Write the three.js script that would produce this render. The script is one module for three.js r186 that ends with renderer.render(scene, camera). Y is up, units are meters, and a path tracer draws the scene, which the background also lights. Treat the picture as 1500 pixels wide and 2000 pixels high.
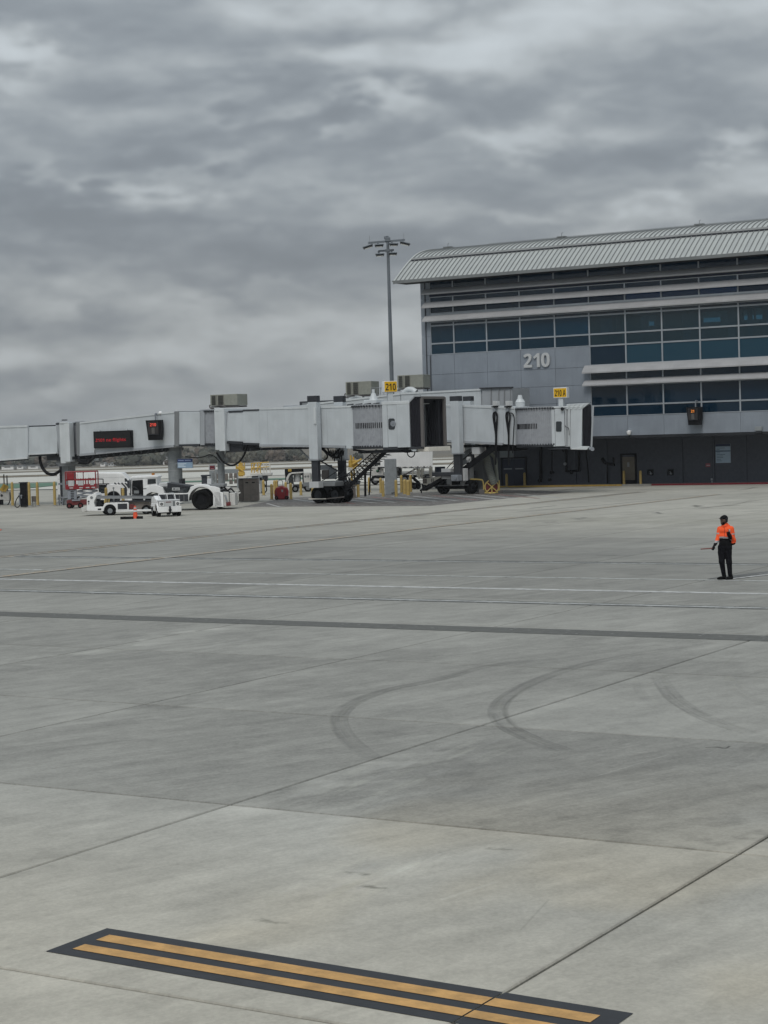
import * as THREE from 'three';
import { mergeGeometries } from 'three/addons/utils/BufferGeometryUtils.js';
import { RoundedBoxGeometry } from 'three/addons/geometries/RoundedBoxGeometry.js';
import { TextGeometry } from 'three/addons/geometries/TextGeometry.js';
import { FontLoader } from 'three/addons/loaders/FontLoader.js';
import { MarchingCubes } from 'three/addons/objects/MarchingCubes.js';

// ---------------------------------------------------------------- camera
const V = (x, y, z) => new THREE.Vector3(x, y, z);
const PITCH = -0.04006, ROLL = -0.02965, YAW = 0.5449, FOC = 3585.4, EYE = V(0, 4.24, 0);
const scene = new THREE.Scene();
const F0 = V(-Math.sin(YAW), 0, -Math.cos(YAW)), R0 = V(Math.cos(YAW), 0, -Math.sin(YAW)), UP = V(0, 1, 0);
const CF = F0.clone().multiplyScalar(Math.cos(PITCH)).addScaledVector(UP, Math.sin(PITCH));
const U1 = R0.clone().cross(CF);
const CR = R0.clone().multiplyScalar(Math.cos(ROLL)).addScaledVector(U1, Math.sin(ROLL));
const CU = U1.clone().multiplyScalar(Math.cos(ROLL)).addScaledVector(R0, -Math.sin(ROLL));
const camera = new THREE.PerspectiveCamera(2 * Math.atan(1000 / FOC) * 180 / Math.PI, 0.75, 0.5, 12000);
camera.position.copy(EYE);
camera.quaternion.setFromRotationMatrix(new THREE.Matrix4().makeBasis(CR, CU, CF.clone().negate()));
// survey helpers: a pixel of the photograph (1500 x 2000) becomes a point on the ground, on a wall plane, or at a distance
const ray = (px, py) => CF.clone().addScaledVector(CR, (px - 750) / FOC).addScaledVector(CU, -(py - 1000) / FOC);
const G = (px, py, h = 0) => { const d = ray(px, py); return EYE.clone().addScaledVector(d, (h - EYE.y) / d.y); };
const PZ = (px, py, z) => { const d = ray(px, py); return EYE.clone().addScaledVector(d, z / d.z); };
const AT = (px, py, depth) => EYE.clone().addScaledVector(ray(px, py), depth);

// ---------------------------------------------------------------- noise
function rng(seed) { let a = seed >>> 0; return () => { a = (a + 0x6d2b79f5) | 0; let t = Math.imul(a ^ (a >>> 15), 1 | a); t = (t + Math.imul(t ^ (t >>> 7), 61 | t)) ^ t; return ((t ^ (t >>> 14)) >>> 0) / 4294967296; }; }
const LAT = new Float32Array(65536); { const r = rng(77); for (let i = 0; i < 65536; i++) LAT[i] = r() * 2 - 1; }
function vn(x, y) {
  const xi = Math.floor(x), yi = Math.floor(y); let fx = x - xi, fy = y - yi;
  fx = fx * fx * fx * (fx * (fx * 6 - 15) + 10); fy = fy * fy * fy * (fy * (fy * 6 - 15) + 10);
  const a = xi & 255, b = (xi + 1) & 255, c = (yi & 255) << 8, d = ((yi + 1) & 255) << 8;
  const p = LAT[c | a], q = LAT[c | b], r = LAT[d | a], s = LAT[d | b];
  return p + (q - p) * fx + (r - p + (p - q - r + s) * fx) * fy;
}
function fbm(x, y, n) { let s = 0, a = 0.5; for (let i = 0; i < n; i++) { s += a * vn(x, y); const t = x * 1.62 - y * 1.18 + 17.3; y = x * 1.18 + y * 1.62 + 9.1; x = t; a *= 0.5; } return s; }
const hash = (i, j) => LAT[((i * 73 + j * 151 + 4001) & 65535)];
const sst = (a, b, x) => { const t = Math.min(1, Math.max(0, (x - a) / (b - a))); return t * t * (3 - 2 * t); };

// ---------------------------------------------------------------- sky, sun, exposure
{
  const W = 4096, H = 2048, data = new Float32Array(W * H * 4);
  // broad cloud masses: [pixel x, pixel y, half width, half height, strength]
  const masses = [[180, 395, 330, 36, -.30], [430, 275, 200, 30, -.16], [480, 160, 220, 34, -.24], [60, 310, 60, 30, -.16], [700, 110, 120, 30, -.08], [1000, 190, 180, 40, -.05], [1150, 320, 260, 42, -.20], [900, 390, 240, 30, -.12],
    [620, 225, 110, 30, .40], [30, 115, 90, 36, .46], [300, 345, 200, 18, .22], [80, 320, 60, 26, .25], [1455, 275, 60, 22, .40], [1000, 260, 150, 18, .22], [920, 60, 240, 60, .18], [1350, 90, 150, 60, -.10], [200, 60, 200, 40, -.02],
    [1000, 430, 90, 16, .22], [1280, 410, 160, 14, .18], [640, 520, 180, 34, -.16], [150, 490, 200, 22, .10], [130, 590, 130, 24, -.10], [420, 620, 90, 40, .16], [560, 600, 120, 26, -.08], [110, 625, 60, 12, .14], [300, 700, 420, 28, .12], [60, 770, 260, 22, -.10], [780, 650, 60, 60, .10],
    [560, 420, 220, 18, -.10], [760, 300, 120, 20, .10], [480, 560, 120, 14, .10], [1380, 190, 110, 26, -.10]].map(([x, y, sx, sy, s]) => {
    const d = ray(x, y).normalize(); return [Math.atan2(d.z, d.x), Math.asin(d.y), sx / FOC, sy / FOC, s];
  });
  const az0 = Math.atan2(F0.z, F0.x);
  for (let j = 0; j < H; j++) {
    const el = ((j + 0.5) / H - 0.5) * Math.PI, se = Math.sin(el), ce = Math.cos(el);
    for (let i = 0; i < W; i++) {
      const o = (j * W + i) * 4; data[o + 3] = 1;
      if (el < -0.01) { data[o] = .2; data[o + 1] = .205; data[o + 2] = .205; continue; }
      const az = ((i + 0.5) / W - 0.5) * 2 * Math.PI, e = Math.max(0, se);
      const k = sst(2.7, Math.PI, Math.abs(az)) * 0.5, az2 = az - Math.sign(az) * 2 * Math.PI;   // no seam behind the viewer
      const cl = (A) => { // thick parts are dark; each heap has a dark base and a paler top
        const wx = fbm(A * 7 + 3, el * 17 + 8, 3), wz = fbm(A * 7 + 31, el * 17 + 48, 3);
        const h = (E) => fbm(A * 7 + wx * 0.5 + 11, E * 27 + wz * 0.5 + 5, 7) + 0.55 * fbm(A * 22 + wx * 0.5 + 70, E * 72 + wz * 0.6 + 21, 6);
        const m = fbm(A * 30 + wx * 0.5 + 70, el * 80 + wz * 0.6 + 21, 5), a = h(el - 0.008), b = h(el + 0.008);
        return [(a + b) * -0.36 + (a - b) * 1.25 + fbm(A * 85 + m, el * 190 + 9, 4) * 0.22, m, wx];
      };
      let [n, m, wx] = cl(az); if (k > 0) n = n * (1 - k) + cl(az2)[0] * k;
      n *= (1 - 0.45 * sst(0.075, 0.0, el)) * (1 - 0.4 * sst(0.3, 0.9, el));
      let dev = 0;
      let da0 = az - az0; if (da0 > Math.PI) da0 -= 2 * Math.PI; if (da0 < -Math.PI) da0 += 2 * Math.PI;
      if (Math.abs(da0) < 0.5 && el < 0.5) for (const [a, b, sx, sy, s] of masses) {
        let da = (az - a) * ce; if (da > Math.PI) da -= 2 * Math.PI; if (da < -Math.PI) da += 2 * Math.PI;
        da = (da + wx * 0.03 + m * 0.045) / sx; const de = (el - b + m * 0.022 + wx * 0.005) / sy, q = da * da + de * de; if (q < 9) dev += s * Math.exp(-q * 0.8);
      }
      const base = 0.318 * (1 + 1.3 * Math.pow(e, 0.95)) * (1 - 0.06 * sst(0.06, 0, el));
      let t = 0.37 * n - 0.03 + dev * 1.35; t = 0.46 * Math.tanh(t * 2.3);
      const L = base * Math.exp(0.95 * t);
      const bl = sst(0.2, -0.4, t);           // shaded undersides lean to blue violet
      const cool = 0.4 + 0.6 * sst(0.05, 0.16, el); data[o] = L * (0.955 - 0.045 * cool - 0.03 * bl); data[o + 1] = L * (1.0 - 0.004 * cool - 0.003 * bl); data[o + 2] = L * (1.005 + 0.05 * cool + 0.05 * bl);
    }
  }
  const tex = new THREE.DataTexture(data, W, H, THREE.RGBAFormat, THREE.FloatType);
  tex.mapping = THREE.EquirectangularReflectionMapping; tex.magFilter = THREE.LinearFilter; tex.needsUpdate = true;
  scene.background = tex; scene.environment = tex;
}
const sun = new THREE.DirectionalLight(new THREE.Color(1, 0.965, 0.92), 1.2);
{ const dir = V(-0.25, 1, 0).addScaledVector(F0, -0.95).normalize(); sun.position.set(-60, 0, -90).addScaledVector(dir, 200); sun.target.position.set(-60, 0, -90); }
sun.castShadow = true; sun.shadow.radius = 48; sun.shadow.mapSize.set(2048, 2048);
Object.assign(sun.shadow.camera, { left: -140, right: 140, top: 140, bottom: -140, near: 1, far: 500 });
scene.add(sun, sun.target);
const renderer = new THREE.WebGLRenderer();
renderer.toneMapping = THREE.LinearToneMapping; renderer.toneMappingExposure = 1.0;
renderer.shadowMap.enabled = true;

// ---------------------------------------------------------------- mesh builder
const used = new Map(), worldGroups = new WeakSet();
function numbered(n) { const k = used.get(n) ?? 0; used.set(n, k + 1); return k ? n + '_' + String(k).padStart(3, '0') : n; }
function tag(o, label, category, group) { o.userData.label = label; if (category) o.userData.category = category; if (group) o.userData.group = group; return o; }
function thing(name, label, category, pos, yaw = 0, group) {       // yaw: local x runs along (cos yaw, 0, sin yaw)
  const o = new THREE.Group(); o.name = numbered(name); o.position.copy(pos); o.rotation.y = -yaw; scene.add(o); tag(o, label, category, group);
  o.updateMatrixWorld(); return o;
}
function worldThing(name, label, category, pos, group) { const o = thing(name, label, category, pos, 0, group); worldGroups.add(o); return o; }  // parts are given in world coordinates
function structure(name, label, pos = V(0, 0, 0)) { const o = new THREE.Group(); o.name = numbered(name); o.position.copy(pos); scene.add(o); o.userData.kind = 'structure'; if (label) o.userData.label = label; return o; }
function boxUV(g) {
  const p = g.attributes.position, n = g.attributes.normal, uv = new Float32Array(p.count * 2);
  for (let i = 0; i < p.count; i += 3) {
    let ax = 0, ay = 0, az = 0; for (let k = 0; k < 3; k++) { ax += n.getX(i + k); ay += n.getY(i + k); az += n.getZ(i + k); }
    ax = Math.abs(ax); ay = Math.abs(ay); az = Math.abs(az);
    for (let k = 0; k < 3; k++) { const x = p.getX(i + k), y = p.getY(i + k), z = p.getZ(i + k), j = (i + k) * 2; if (ay >= ax && ay >= az) { uv[j] = x; uv[j + 1] = z; } else if (ax > az) { uv[j] = z; uv[j + 1] = y; } else { uv[j] = x; uv[j + 1] = y; } }
  }
  g.setAttribute('uv', new THREE.BufferAttribute(uv, 2)); return g;
}
const Q = new THREE.Quaternion(), M4 = new THREE.Matrix4(), ONE = V(1, 1, 1);
class MB {
  constructor() { this.g = []; }
  add(g, m) { if (g.index) g = g.toNonIndexed(); if (m) g.applyMatrix4(m); for (const k of Object.keys(g.attributes)) if (!['position', 'normal', 'uv', 'color'].includes(k)) g.deleteAttribute(k); g.morphAttributes = {}; this.g.push(g); return this; }
  box(x, y, z, w, h, d, rot, r) {   // centre, size; r = rounded edge
    const g = r ? new RoundedBoxGeometry(w, h, d, 2, Math.min(r, w / 2.05, h / 2.05, d / 2.05)) : new THREE.BoxGeometry(w, h, d);
    return this.add(g, new THREE.Matrix4().compose(V(x, y, z), rot ? new THREE.Quaternion().setFromEuler(new THREE.Euler(...rot)) : new THREE.Quaternion(), ONE));
  }
  bx(x0, x1, y0, y1, z0, z1, r) { return this.box((x0 + x1) / 2, (y0 + y1) / 2, (z0 + z1) / 2, Math.abs(x1 - x0), Math.abs(y1 - y0), Math.abs(z1 - z0), null, r); }
  bar(p, q, r, n = 8, r2 = r) {
    p = Array.isArray(p) ? V(...p) : p; q = Array.isArray(q) ? V(...q) : q; const d = q.clone().sub(p), L = d.length();
    const g = new THREE.CylinderGeometry(r2, r, L, n); return this.add(g, new THREE.Matrix4().compose(p.clone().add(q).multiplyScalar(0.5), new THREE.Quaternion().setFromUnitVectors(UP, d.normalize()), ONE));
  }
  beam(p, q, w, h) { // rectangular bar, h is its upright side
    p = V(...p); q = V(...q); const d = q.clone().sub(p), L = d.length(), x = d.normalize(), z = x.clone().cross(UP).normalize(), y = z.clone().cross(x);
    return this.add(new THREE.BoxGeometry(L, h, w), new THREE.Matrix4().makeBasis(x, y, z).setPosition(p.clone().add(q).multiplyScalar(0.5)));
  }
  tube(pts, r, seg = 24, n = 7) { return this.add(new THREE.TubeGeometry(new THREE.CatmullRomCurve3(pts.map((p) => Array.isArray(p) ? V(...p) : p)), seg, r, n, false)); }
  prism(poly, z0, z1, bevel = 0) { // outline in x, y; pushed from z0 to z1
    const s = new THREE.Shape(poly.map((p) => new THREE.Vector2(p[0], p[1]))), b = bevel;
    const g = new THREE.ExtrudeGeometry(s, { depth: z1 - z0 - 2 * b, bevelEnabled: b > 0, bevelThickness: b, bevelSize: b, bevelOffset: -b, bevelSegments: 2, curveSegments: 8 });
    g.translate(0, 0, z0 + b); return this.add(g);
  }
  cyl(x, y, z, r, h, axis = 'y', n = 24, r2 = r) { const g = new THREE.CylinderGeometry(r2, r, h, n); if (axis === 'x') g.rotateZ(Math.PI / 2); if (axis === 'z') g.rotateX(Math.PI / 2); g.translate(x, y, z); return this.add(g); }
  lathe(pts, x, y, z, axis = 'y', n = 24) { const g = new THREE.LatheGeometry(pts.map((p) => new THREE.Vector2(p[0], p[1])), n); if (axis === 'z') g.rotateX(Math.PI / 2); if (axis === 'x') g.rotateZ(Math.PI / 2); g.translate(x, y, z); return this.add(g); }
  geo() { const gs = this.g.map((g) => { if (!g.attributes.uv) g.setAttribute('uv', new THREE.BufferAttribute(new Float32Array(g.attributes.position.count * 2), 2)); return g; }); return gs.length === 1 ? gs[0] : mergeGeometries(gs); }
  build(name, mat, parent = scene, keepUV = false) {
    const g = this.geo(); if (worldGroups.has(parent)) g.translate(-parent.position.x, -parent.position.y, -parent.position.z);
    if (!keepUV) boxUV(g);
    return mesh(name, g, mat, parent);
  }
}
function mesh(name, g, mat, parent = scene) { const o = new THREE.Mesh(g, mat); o.name = parent === scene ? numbered(name) : name; o.castShadow = o.receiveShadow = true; parent.add(o); return o; }
const mb = () => new MB();

// ---------------------------------------------------------------- textures and materials
const toS = (v) => { v = Math.min(1, Math.max(0, v)); return Math.round(255 * (v <= 0.0031308 ? 12.92 * v : 1.055 * Math.pow(v, 1 / 2.4) - 0.055)); };
const LUT = new Uint8Array(4097); for (let i = 0; i <= 4096; i++) LUT[i] = toS(i / 4096);
const s8 = (v) => LUT[v <= 0 ? 0 : v >= 1 ? 4096 : (v * 4096) | 0];
function canvasOf(w, h) { const c = document.createElement('canvas'); c.width = w; c.height = h; return c; }
function pixelTex(n, f, srgb = true) { // f(x, y in 0..1) -> grey or [r,g,b], linear
  const d = new Uint8Array(n * n * 4);
  for (let j = 0; j < n; j++) for (let i = 0; i < n; i++) { const v = f(i / n, j / n), o = (j * n + i) * 4; if (Array.isArray(v)) { d[o] = s8(v[0]); d[o + 1] = s8(v[1]); d[o + 2] = s8(v[2]); } else d[o] = d[o + 1] = d[o + 2] = srgb ? s8(v) : Math.max(0, Math.min(255, v * 255)); d[o + 3] = 255; }
  const t = new THREE.DataTexture(d, n, n); t.wrapS = t.wrapT = THREE.RepeatWrapping; t.magFilter = THREE.LinearFilter; if (srgb) t.colorSpace = THREE.SRGBColorSpace; t.needsUpdate = true; return t;
}
const rep = (t, m) => { const c = t.clone(); c.repeat.set(1 / m, 1 / m); c.needsUpdate = true; return c; };
const tileN = (x, y, f, o) => { // seamless noise by blending four shifted samples
  const g = (a, b) => fbm(a * f + o, b * f + o * 1.7, 4), u = sst(0, 1, x), v = sst(0, 1, y);
  return (g(x, y) * (1 - u) + g(x - 1, y) * u) * (1 - v) + (g(x, y - 1) * (1 - u) + g(x - 1, y - 1) * u) * v;
};
const grime = pixelTex(512, (x, y) => { const b = tileN(x, y, 5, 3), s = vn(x * 64, y * 2 + 9) * 0.6 + vn(x * 23 + 40, y * 1) * 0.7; return 0.94 + 0.15 * b + 0.06 * s * (0.55 + 1.3 * b) ; });
const speck = pixelTex(512, (x, y) => 0.92 + 0.22 * tileN(x, y, 14, 11) + 0.06 * vn(x * 256, y * 256));
const dents = pixelTex(256, (x, y) => 0.5 + 0.5 * tileN(x, y, 7, 5), false);
const GR4 = rep(grime, 5), SP2 = rep(speck, 2.3), DB = rep(dents, 2.1);
function paint(r, g, b, o = {}) {
  const m = new THREE.MeshPhysicalMaterial({ color: new THREE.Color().setRGB(r, g, b), roughness: o.rough ?? 0.5, metalness: o.metal ?? 0, specularIntensity: o.spec ?? (r < .06 && g < .06 ? .35 : 1), map: o.map === undefined ? GR4 : o.map });
  if (o.bump !== 0) { m.bumpMap = DB; m.bumpScale = o.bump ?? 0.006; } m.side = o.side ?? THREE.FrontSide; return m;
}
const M = {
  bridge: paint(.55, .585, .605, { rough: .42 }), bridgeTrim: paint(.62, .65, .66, { rough: .4 }), bridgeGrey: paint(.36, .38, .40, { rough: .5 }), curtain: paint(.33, .345, .37, { rough: .55, map: SP2 }), midGrey: paint(.20, .21, .215, { rough: .55 }), steel: paint(.30, .31, .32, { rough: .45, metal: .4 }),
  darkSteel: paint(.055, .058, .065, { rough: .5, metal: .3 }), black: paint(.008, .008, .0095, { rough: .55, map: SP2 }), rubber: paint(.008, .008, .008, { rough: .85, map: SP2, bump: .003 }), bellows: paint(.02, .02, .026, { rough: .75, map: SP2 }), bellowsIn: paint(.02, .021, .026, { rough: .8, map: SP2 }), taupe: paint(.13, .12, .115, { rough: .6 }),
  cream: paint(.74, .70, .62, { rough: .5 }), white: paint(.86, .86, .85, { rough: .35, map: GR4 }), whiteDirty: paint(.62, .61, .58, { rough: .5, map: SP2 }), whiteGrey: paint(.55, .56, .56, { rough: .5 }),
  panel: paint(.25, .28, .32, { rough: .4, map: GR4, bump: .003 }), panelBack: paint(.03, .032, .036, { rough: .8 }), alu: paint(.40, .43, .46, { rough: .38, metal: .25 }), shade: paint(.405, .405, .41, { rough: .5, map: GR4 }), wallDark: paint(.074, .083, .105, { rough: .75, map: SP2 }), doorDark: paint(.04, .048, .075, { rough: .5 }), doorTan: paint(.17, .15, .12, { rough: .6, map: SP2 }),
  roof: paint(.50, .52, .50, { rough: .42, metal: .15, map: GR4 }), roof2: paint(.47, .49, .475, { rough: .45, metal: .15, map: GR4 }), seam: paint(.22, .23, .23, { rough: .5 }), gutter: paint(.40, .41, .41, { rough: .4 }), fascia: paint(.19, .20, .20, { rough: .5 }),
  acTan: paint(.27, .275, .235, { rough: .6, map: SP2 }), acDark: paint(.07, .07, .06, { rough: .7 }), yellow: paint(.62, .40, .07, { rough: .5, map: SP2 }), bollard: paint(.47, .335, .11, { rough: .5, map: SP2 }), signYellow: paint(.72, .50, .03, { rough: .4, map: null, bump: 0 }), red: paint(.26, .016, .022, { rough: .4, map: SP2 }), redDark: paint(.15, .02, .02, { rough: .5, map: SP2 }), orange: paint(.85, .10, .03, { rough: .5, map: SP2 }), galv: paint(.28, .30, .33, { rough: .5, metal: .2 }), column: paint(.26, .28, .29, { rough: .55, map: SP2 }),
  brown: paint(.16, .14, .125, { rough: .65, map: SP2 }), tanBox: paint(.24, .21, .185, { rough: .6, map: SP2 }), hose: paint(.30, .32, .27, { rough: .75, map: SP2 }), yellowPipe: paint(.66, .50, .16, { rough: .5 }), blue: paint(.05, .08, .20, { rough: .5 }), interior: paint(.22, .22, .22, { rough: .8 }), interiorFloor: paint(.14, .15, .16, { rough: .5 }), kerbYellow: paint(.46, .30, .07, { rough: .7, map: SP2 }), kerbRed: paint(.20, .015, .025, { rough: .7, map: SP2 }), kerb: paint(.34, .33, .30, { rough: .85, map: SP2 }),
  lampGlass: paint(.7, .7, .68, { rough: .2, map: null, bump: 0 }), headGlass: paint(.5, .5, .5, { rough: .1, metal: .5, map: null, bump: 0 }), boxWhite: paint(.93, .93, .92, { rough: .4 }), amber: paint(.4, .15, .02, { rough: .3, map: null, bump: 0 }), skin: paint(.09, .05, .035, { rough: .6, map: null, bump: 0 }), mast: paint(.17, .19, .21, { rough: .5, metal: .3 }),
};
const glass = new THREE.MeshPhysicalMaterial({ color: new THREE.Color().setRGB(.017, .115, .205), roughness: 0.03, metalness: 0, transmission: .78, specularIntensity: .8, thickness: 0, ior: 1.5 });
const glassClear = new THREE.MeshPhysicalMaterial({ color: new THREE.Color().setRGB(.15, .33, .42), roughness: 0.03, metalness: 0, transmission: .92, specularIntensity: .8, thickness: 0, ior: 1.5 });
const glass2 = new THREE.MeshPhysicalMaterial({ color: new THREE.Color().setRGB(.011, .082, .168), roughness: 0.04, metalness: 0, transmission: .8, specularIntensity: .8, thickness: 0, ior: 1.5 });
const spandrel = new THREE.MeshPhysicalMaterial({ color: new THREE.Color().setRGB(.017, .054, .082), roughness: 0.1, specularIntensity: .5 });
const carGlass = new THREE.MeshPhysicalMaterial({ color: new THREE.Color().setRGB(.02, .025, .028), roughness: 0.06, clearcoat: .8, clearcoatRoughness: .05 });
function printMat(w, h, draw, o = {}) { // flat print: u runs with x, v with y over the unit square
  const c = canvasOf(w, h), x = c.getContext('2d'); draw(x, w, h); const t = new THREE.CanvasTexture(c); t.colorSpace = THREE.SRGBColorSpace; t.magFilter = THREE.LinearFilter;
  const m = new THREE.MeshStandardMaterial({ map: t, roughness: o.rough ?? 0.5 }); if (o.glow) { m.emissive = new THREE.Color(1, 1, 1); m.emissiveMap = t; m.emissiveIntensity = o.glow; } return m;
}
function plate(name, mat, parent, w, h, pos, rotY = 0, rotX = 0) { const g = new THREE.PlaneGeometry(w, h); const o = mesh(name, g, mat, parent); o.position.copy(pos); o.rotation.set(rotX, rotY, 0, 'YXZ'); return o; }
function frameOf(o, yaw) { // survey on the upright plane at local z = w of a thing turned by yaw: [along, up] of a pixel
  const zd = V(-Math.sin(yaw), 0, Math.cos(yaw)), xd = V(Math.cos(yaw), 0, Math.sin(yaw)), P = o.position.clone();
  return (px, py, w) => { const d = ray(px, py), e = EYE.clone().sub(P), t = (w - e.dot(zd)) / d.dot(zd), q = e.addScaledVector(d, t); return [q.dot(xd), q.y]; };
}
function wheel(parent, x, y, z, r, w, rim = M.whiteGrey, axis = 'z', k = 0.55) {
  const b = mb(); b.lathe([[r * k, -w / 2], [r * 0.9, -w / 2], [r, -w * 0.32], [r, w * 0.32], [r * 0.9, w / 2], [r * k, w / 2], [r * k, -w / 2]], 0, 0, 0, axis, 28);
  const t = b.build('wheel', M.rubber, parent); t.position.set(x, y, z);
  const h = mb(); h.cyl(0, 0, 0, r * k, w * 0.8, axis, 20); h.cyl(0, 0, 0, r * 0.2, w * 1.02, axis, 12); h.build('rim', rim, t); return t;
}
// ---------------------------------------------------------------- ground
const SX = -12.72, SZ = -17.3, SS = 6.25; // slab joints run through (SX, SZ) every 6.25 m
const slabTone = (i, j) => {
  const o = { '0,-1': -.16, '-1,-1': -.12, '1,-1': -.13, '-2,-1': -.02, '0,-2': .05, '-1,-2': .0, '-2,-2': -.06, '1,-2': .04, '0,-3': .0, '-1,-3': -.03, '1,-3': -.02, '-2,-3': .02, '-3,-3': -.05, '0,0': .06, '-1,0': .03, '1,0': .05, '0,1': .07, '1,1': .08, '-1,1': .04 }[i + ',' + j];
  return (o === undefined ? hash(i, j) * 0.06 : o * 1.25);
};
function concrete(x, z, fine) { // linear albedo of the apron
  const i = Math.floor((x - SX) / SS), j = Math.floor((z - SZ) / SS), u = (x - SX) / SS - i, v = (z - SZ) / SS - j;
  const big = fbm(x * 0.11 + 5, z * 0.11 + 2, 4), mid = fbm(x * 0.62 + 40, z * 0.42 + 12, 4);
  // broom strokes and drag marks lie along z, a little skewed
  const sk = x + (0.3 + .12 * hash(i + 5, j)) * z, st = vn(sk * 5.5, z * 0.5 + 7) * 0.5 + vn(sk * 14, z * 0.9 + 3) * 0.5 + vn(sk * 2.1, z * 0.22 + 70) * 0.7 + vn(sk * 31, z * 1.6 + 20) * .35;
  let t = slabTone(i, j) + big * 0.12 + mid * 0.10 + st * 0.062 * (0.45 + 1.2 * Math.abs(mid + .3));
  if (fine) { t += vn(x * 13, z * 11) * 0.035 + vn(x * 37, z * 31) * 0.08 + LAT[(Math.floor(x * 90) * 7919 + Math.floor(z * 90) * 104729) & 65535] * .06 + fbm(x * 4.1, z * 3.3 + 50, 3) * 0.10 + fbm(sk * 3.2 + 8, z * 1.1, 4) * .12; const blot = sst(.18, .4, fbm(sk * 1.6 + 44, z * .8 + 4, 5)); t += .07 * blot - .06 * sst(.2, .42, fbm(sk * 1.9 + 4, z * .7 + 64, 5)); } else t += vn(x * 3, z * 2) * .05 + vn(sk * 1.3, z * .2) * .06 + fbm(x * .25, z * 1.1, 4) * .10 + LAT[(Math.floor(x * 17) * 7919 + Math.floor(z * 17) * 104729) & 65535] * .035;
  // pale dusting beside some joints, darker rim at others
  const du = Math.min(u, 1 - u) * SS, dv = Math.min(v, 1 - v) * SS;
  t += 0.10 * sst(1.1, 0.1, du) * sst(-.05, .4, fbm(x * 0.7 + 9, z * 0.5 + 33, 3) + hash(i + (u > .5 ? 1 : 0), 9 + j) * .25);
  t += 0.07 * sst(0.5, 0.05, dv) * sst(0, .5, fbm(x * 0.8 + 19, z * 0.8 + 3, 3));
  const oil = sst(0.33, 0.55, fbm(x * 0.5 + 120, z * 0.35 + 77, 4)); t -= 0.10 * oil;
  let rust = sst(0.1, 0.5, fbm(x * 0.23 + 61, z * 0.19 + 13, 4)) * sst(-24, -15, z) * .9;
  
  const far = sst(-58, -80, z); t += 0.05 * far; rust += 0.45 * far + 0.75 * sst(-19, -11, z);
  t -= .16 * sst(.05, .022, Math.min(du, dv)) * (z > -48.6 ? 1 : .4);
  // pale dusty scuffs along two joints
  if (x > -12.72 && x < -10.6 && z > -24 && z < -15) t += .26 * sst(-10.8, -12.6, x) * sst(-.12, .3, fbm(sk * 1.3 + 3, z * .9 + 6, 4)) * sst(-24, -22.5, z) * sst(-16, -18, z);
  if (x > -9 && x < -5.2 && z > -22 && z < -17.3) t += .24 * sst(-8.6, -6.8, x) * sst(-21, -18, z) * sst(-.2, .2, fbm(x * 2.2 + 8, z * 2.2, 4));
  if (x < -23 && x > -28 && z < -27 && z > -34) t += .3 * sst(1.2, .2, Math.abs(x + 25.2)) * sst(0, .3, fbm(sk * 2 + 8, z * 1.3, 4));
  const A = 0.93 * (0.29 + .08 * sst(-20, -15.5, z) + .02 * sst(-30, -25, z) - .035 * sst(-38, -44, z) + .018 * sst(-56, -60, z) + .085 * sst(-62, -86, z)) * (1 + t);
  return [A * (1.03 + 0.055 * rust), A * (1.012 - 0.0 * rust), A * (0.915 - 0.075 * rust)];
}
function groundTex(x0, x1, z0, z1, W, H, fine, strokes) {
  const c = canvasOf(W, H), ctx = c.getContext('2d'), im = ctx.createImageData(W, H), d = im.data;
  for (let j = 0; j < H; j++) { const z = z0 + (z1 - z0) * (j + .5) / H; for (let i = 0; i < W; i++) { const v = concrete(x0 + (x1 - x0) * (i + .5) / W, z, fine), o = (j * W + i) * 4; d[o] = s8(v[0]); d[o + 1] = s8(v[1]); d[o + 2] = s8(v[2]); d[o + 3] = 255; } }
  ctx.putImageData(im, 0, 0);
  const kx = W / (x1 - x0), kz = H / (z1 - z0);
  strokes(ctx, (p, w, col, a) => { ctx.strokeStyle = col; ctx.globalAlpha = a; ctx.lineWidth = w * kx; ctx.lineCap = 'butt'; ctx.beginPath(); p.forEach((q, n) => { const X = (q.x - x0) * kx, Y = (q.z - z0) * kz; n ? ctx.lineTo(X, Y) : ctx.moveTo(X, Y); }); ctx.stroke(); ctx.globalAlpha = 1; });
  const t = new THREE.CanvasTexture(c); t.colorSpace = THREE.SRGBColorSpace; t.magFilter = THREE.LinearFilter;
  const m = new THREE.MeshStandardMaterial({ map: t, roughness: 0.88 }); m.bumpMap = rep(dents, 0.5); m.bumpScale = 0.004;
  m.bumpMap.repeat.set((x1 - x0) / 0.8, (z1 - z0) / 0.8); m.userData.rect = [x0, x1, z0, z1]; return m;
}
const smooth = (pts, n = 60) => new THREE.CatmullRomCurve3(pts.map((p) => G(...p)), false, 'centripetal').getPoints(n);
const shift = (pts, o) => pts.map((p, i) => { const a = pts[Math.max(0, i - 1)], b = pts[Math.min(pts.length - 1, i + 1)], dx = b.x - a.x, dz = b.z - a.z, L = Math.hypot(dx, dz) || 1; return V(p.x - dz / L * o, 0, p.z + dx / L * o); });
const rS = rng(5);
function tyreMark(draw, pts, w, a, lines = 13, taper = true) {
  const c = smooth(pts, 90);
  for (let k = 0; k < lines; k++) {
    const p = shift(c, (k / (lines - 1) - .5) * w), al = a * (0.5 + rS());
    for (let s = 0; s < 90; s += 6) { const f = taper ? Math.sin(Math.PI * Math.min(1, (s + 8) / 106)) : 1; draw(p.slice(s, s + 7), w / lines * (0.7 + rS() * 0.8), '#22221f', al * f * (0.75 + rS() * .5)); }
  }
}
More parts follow.
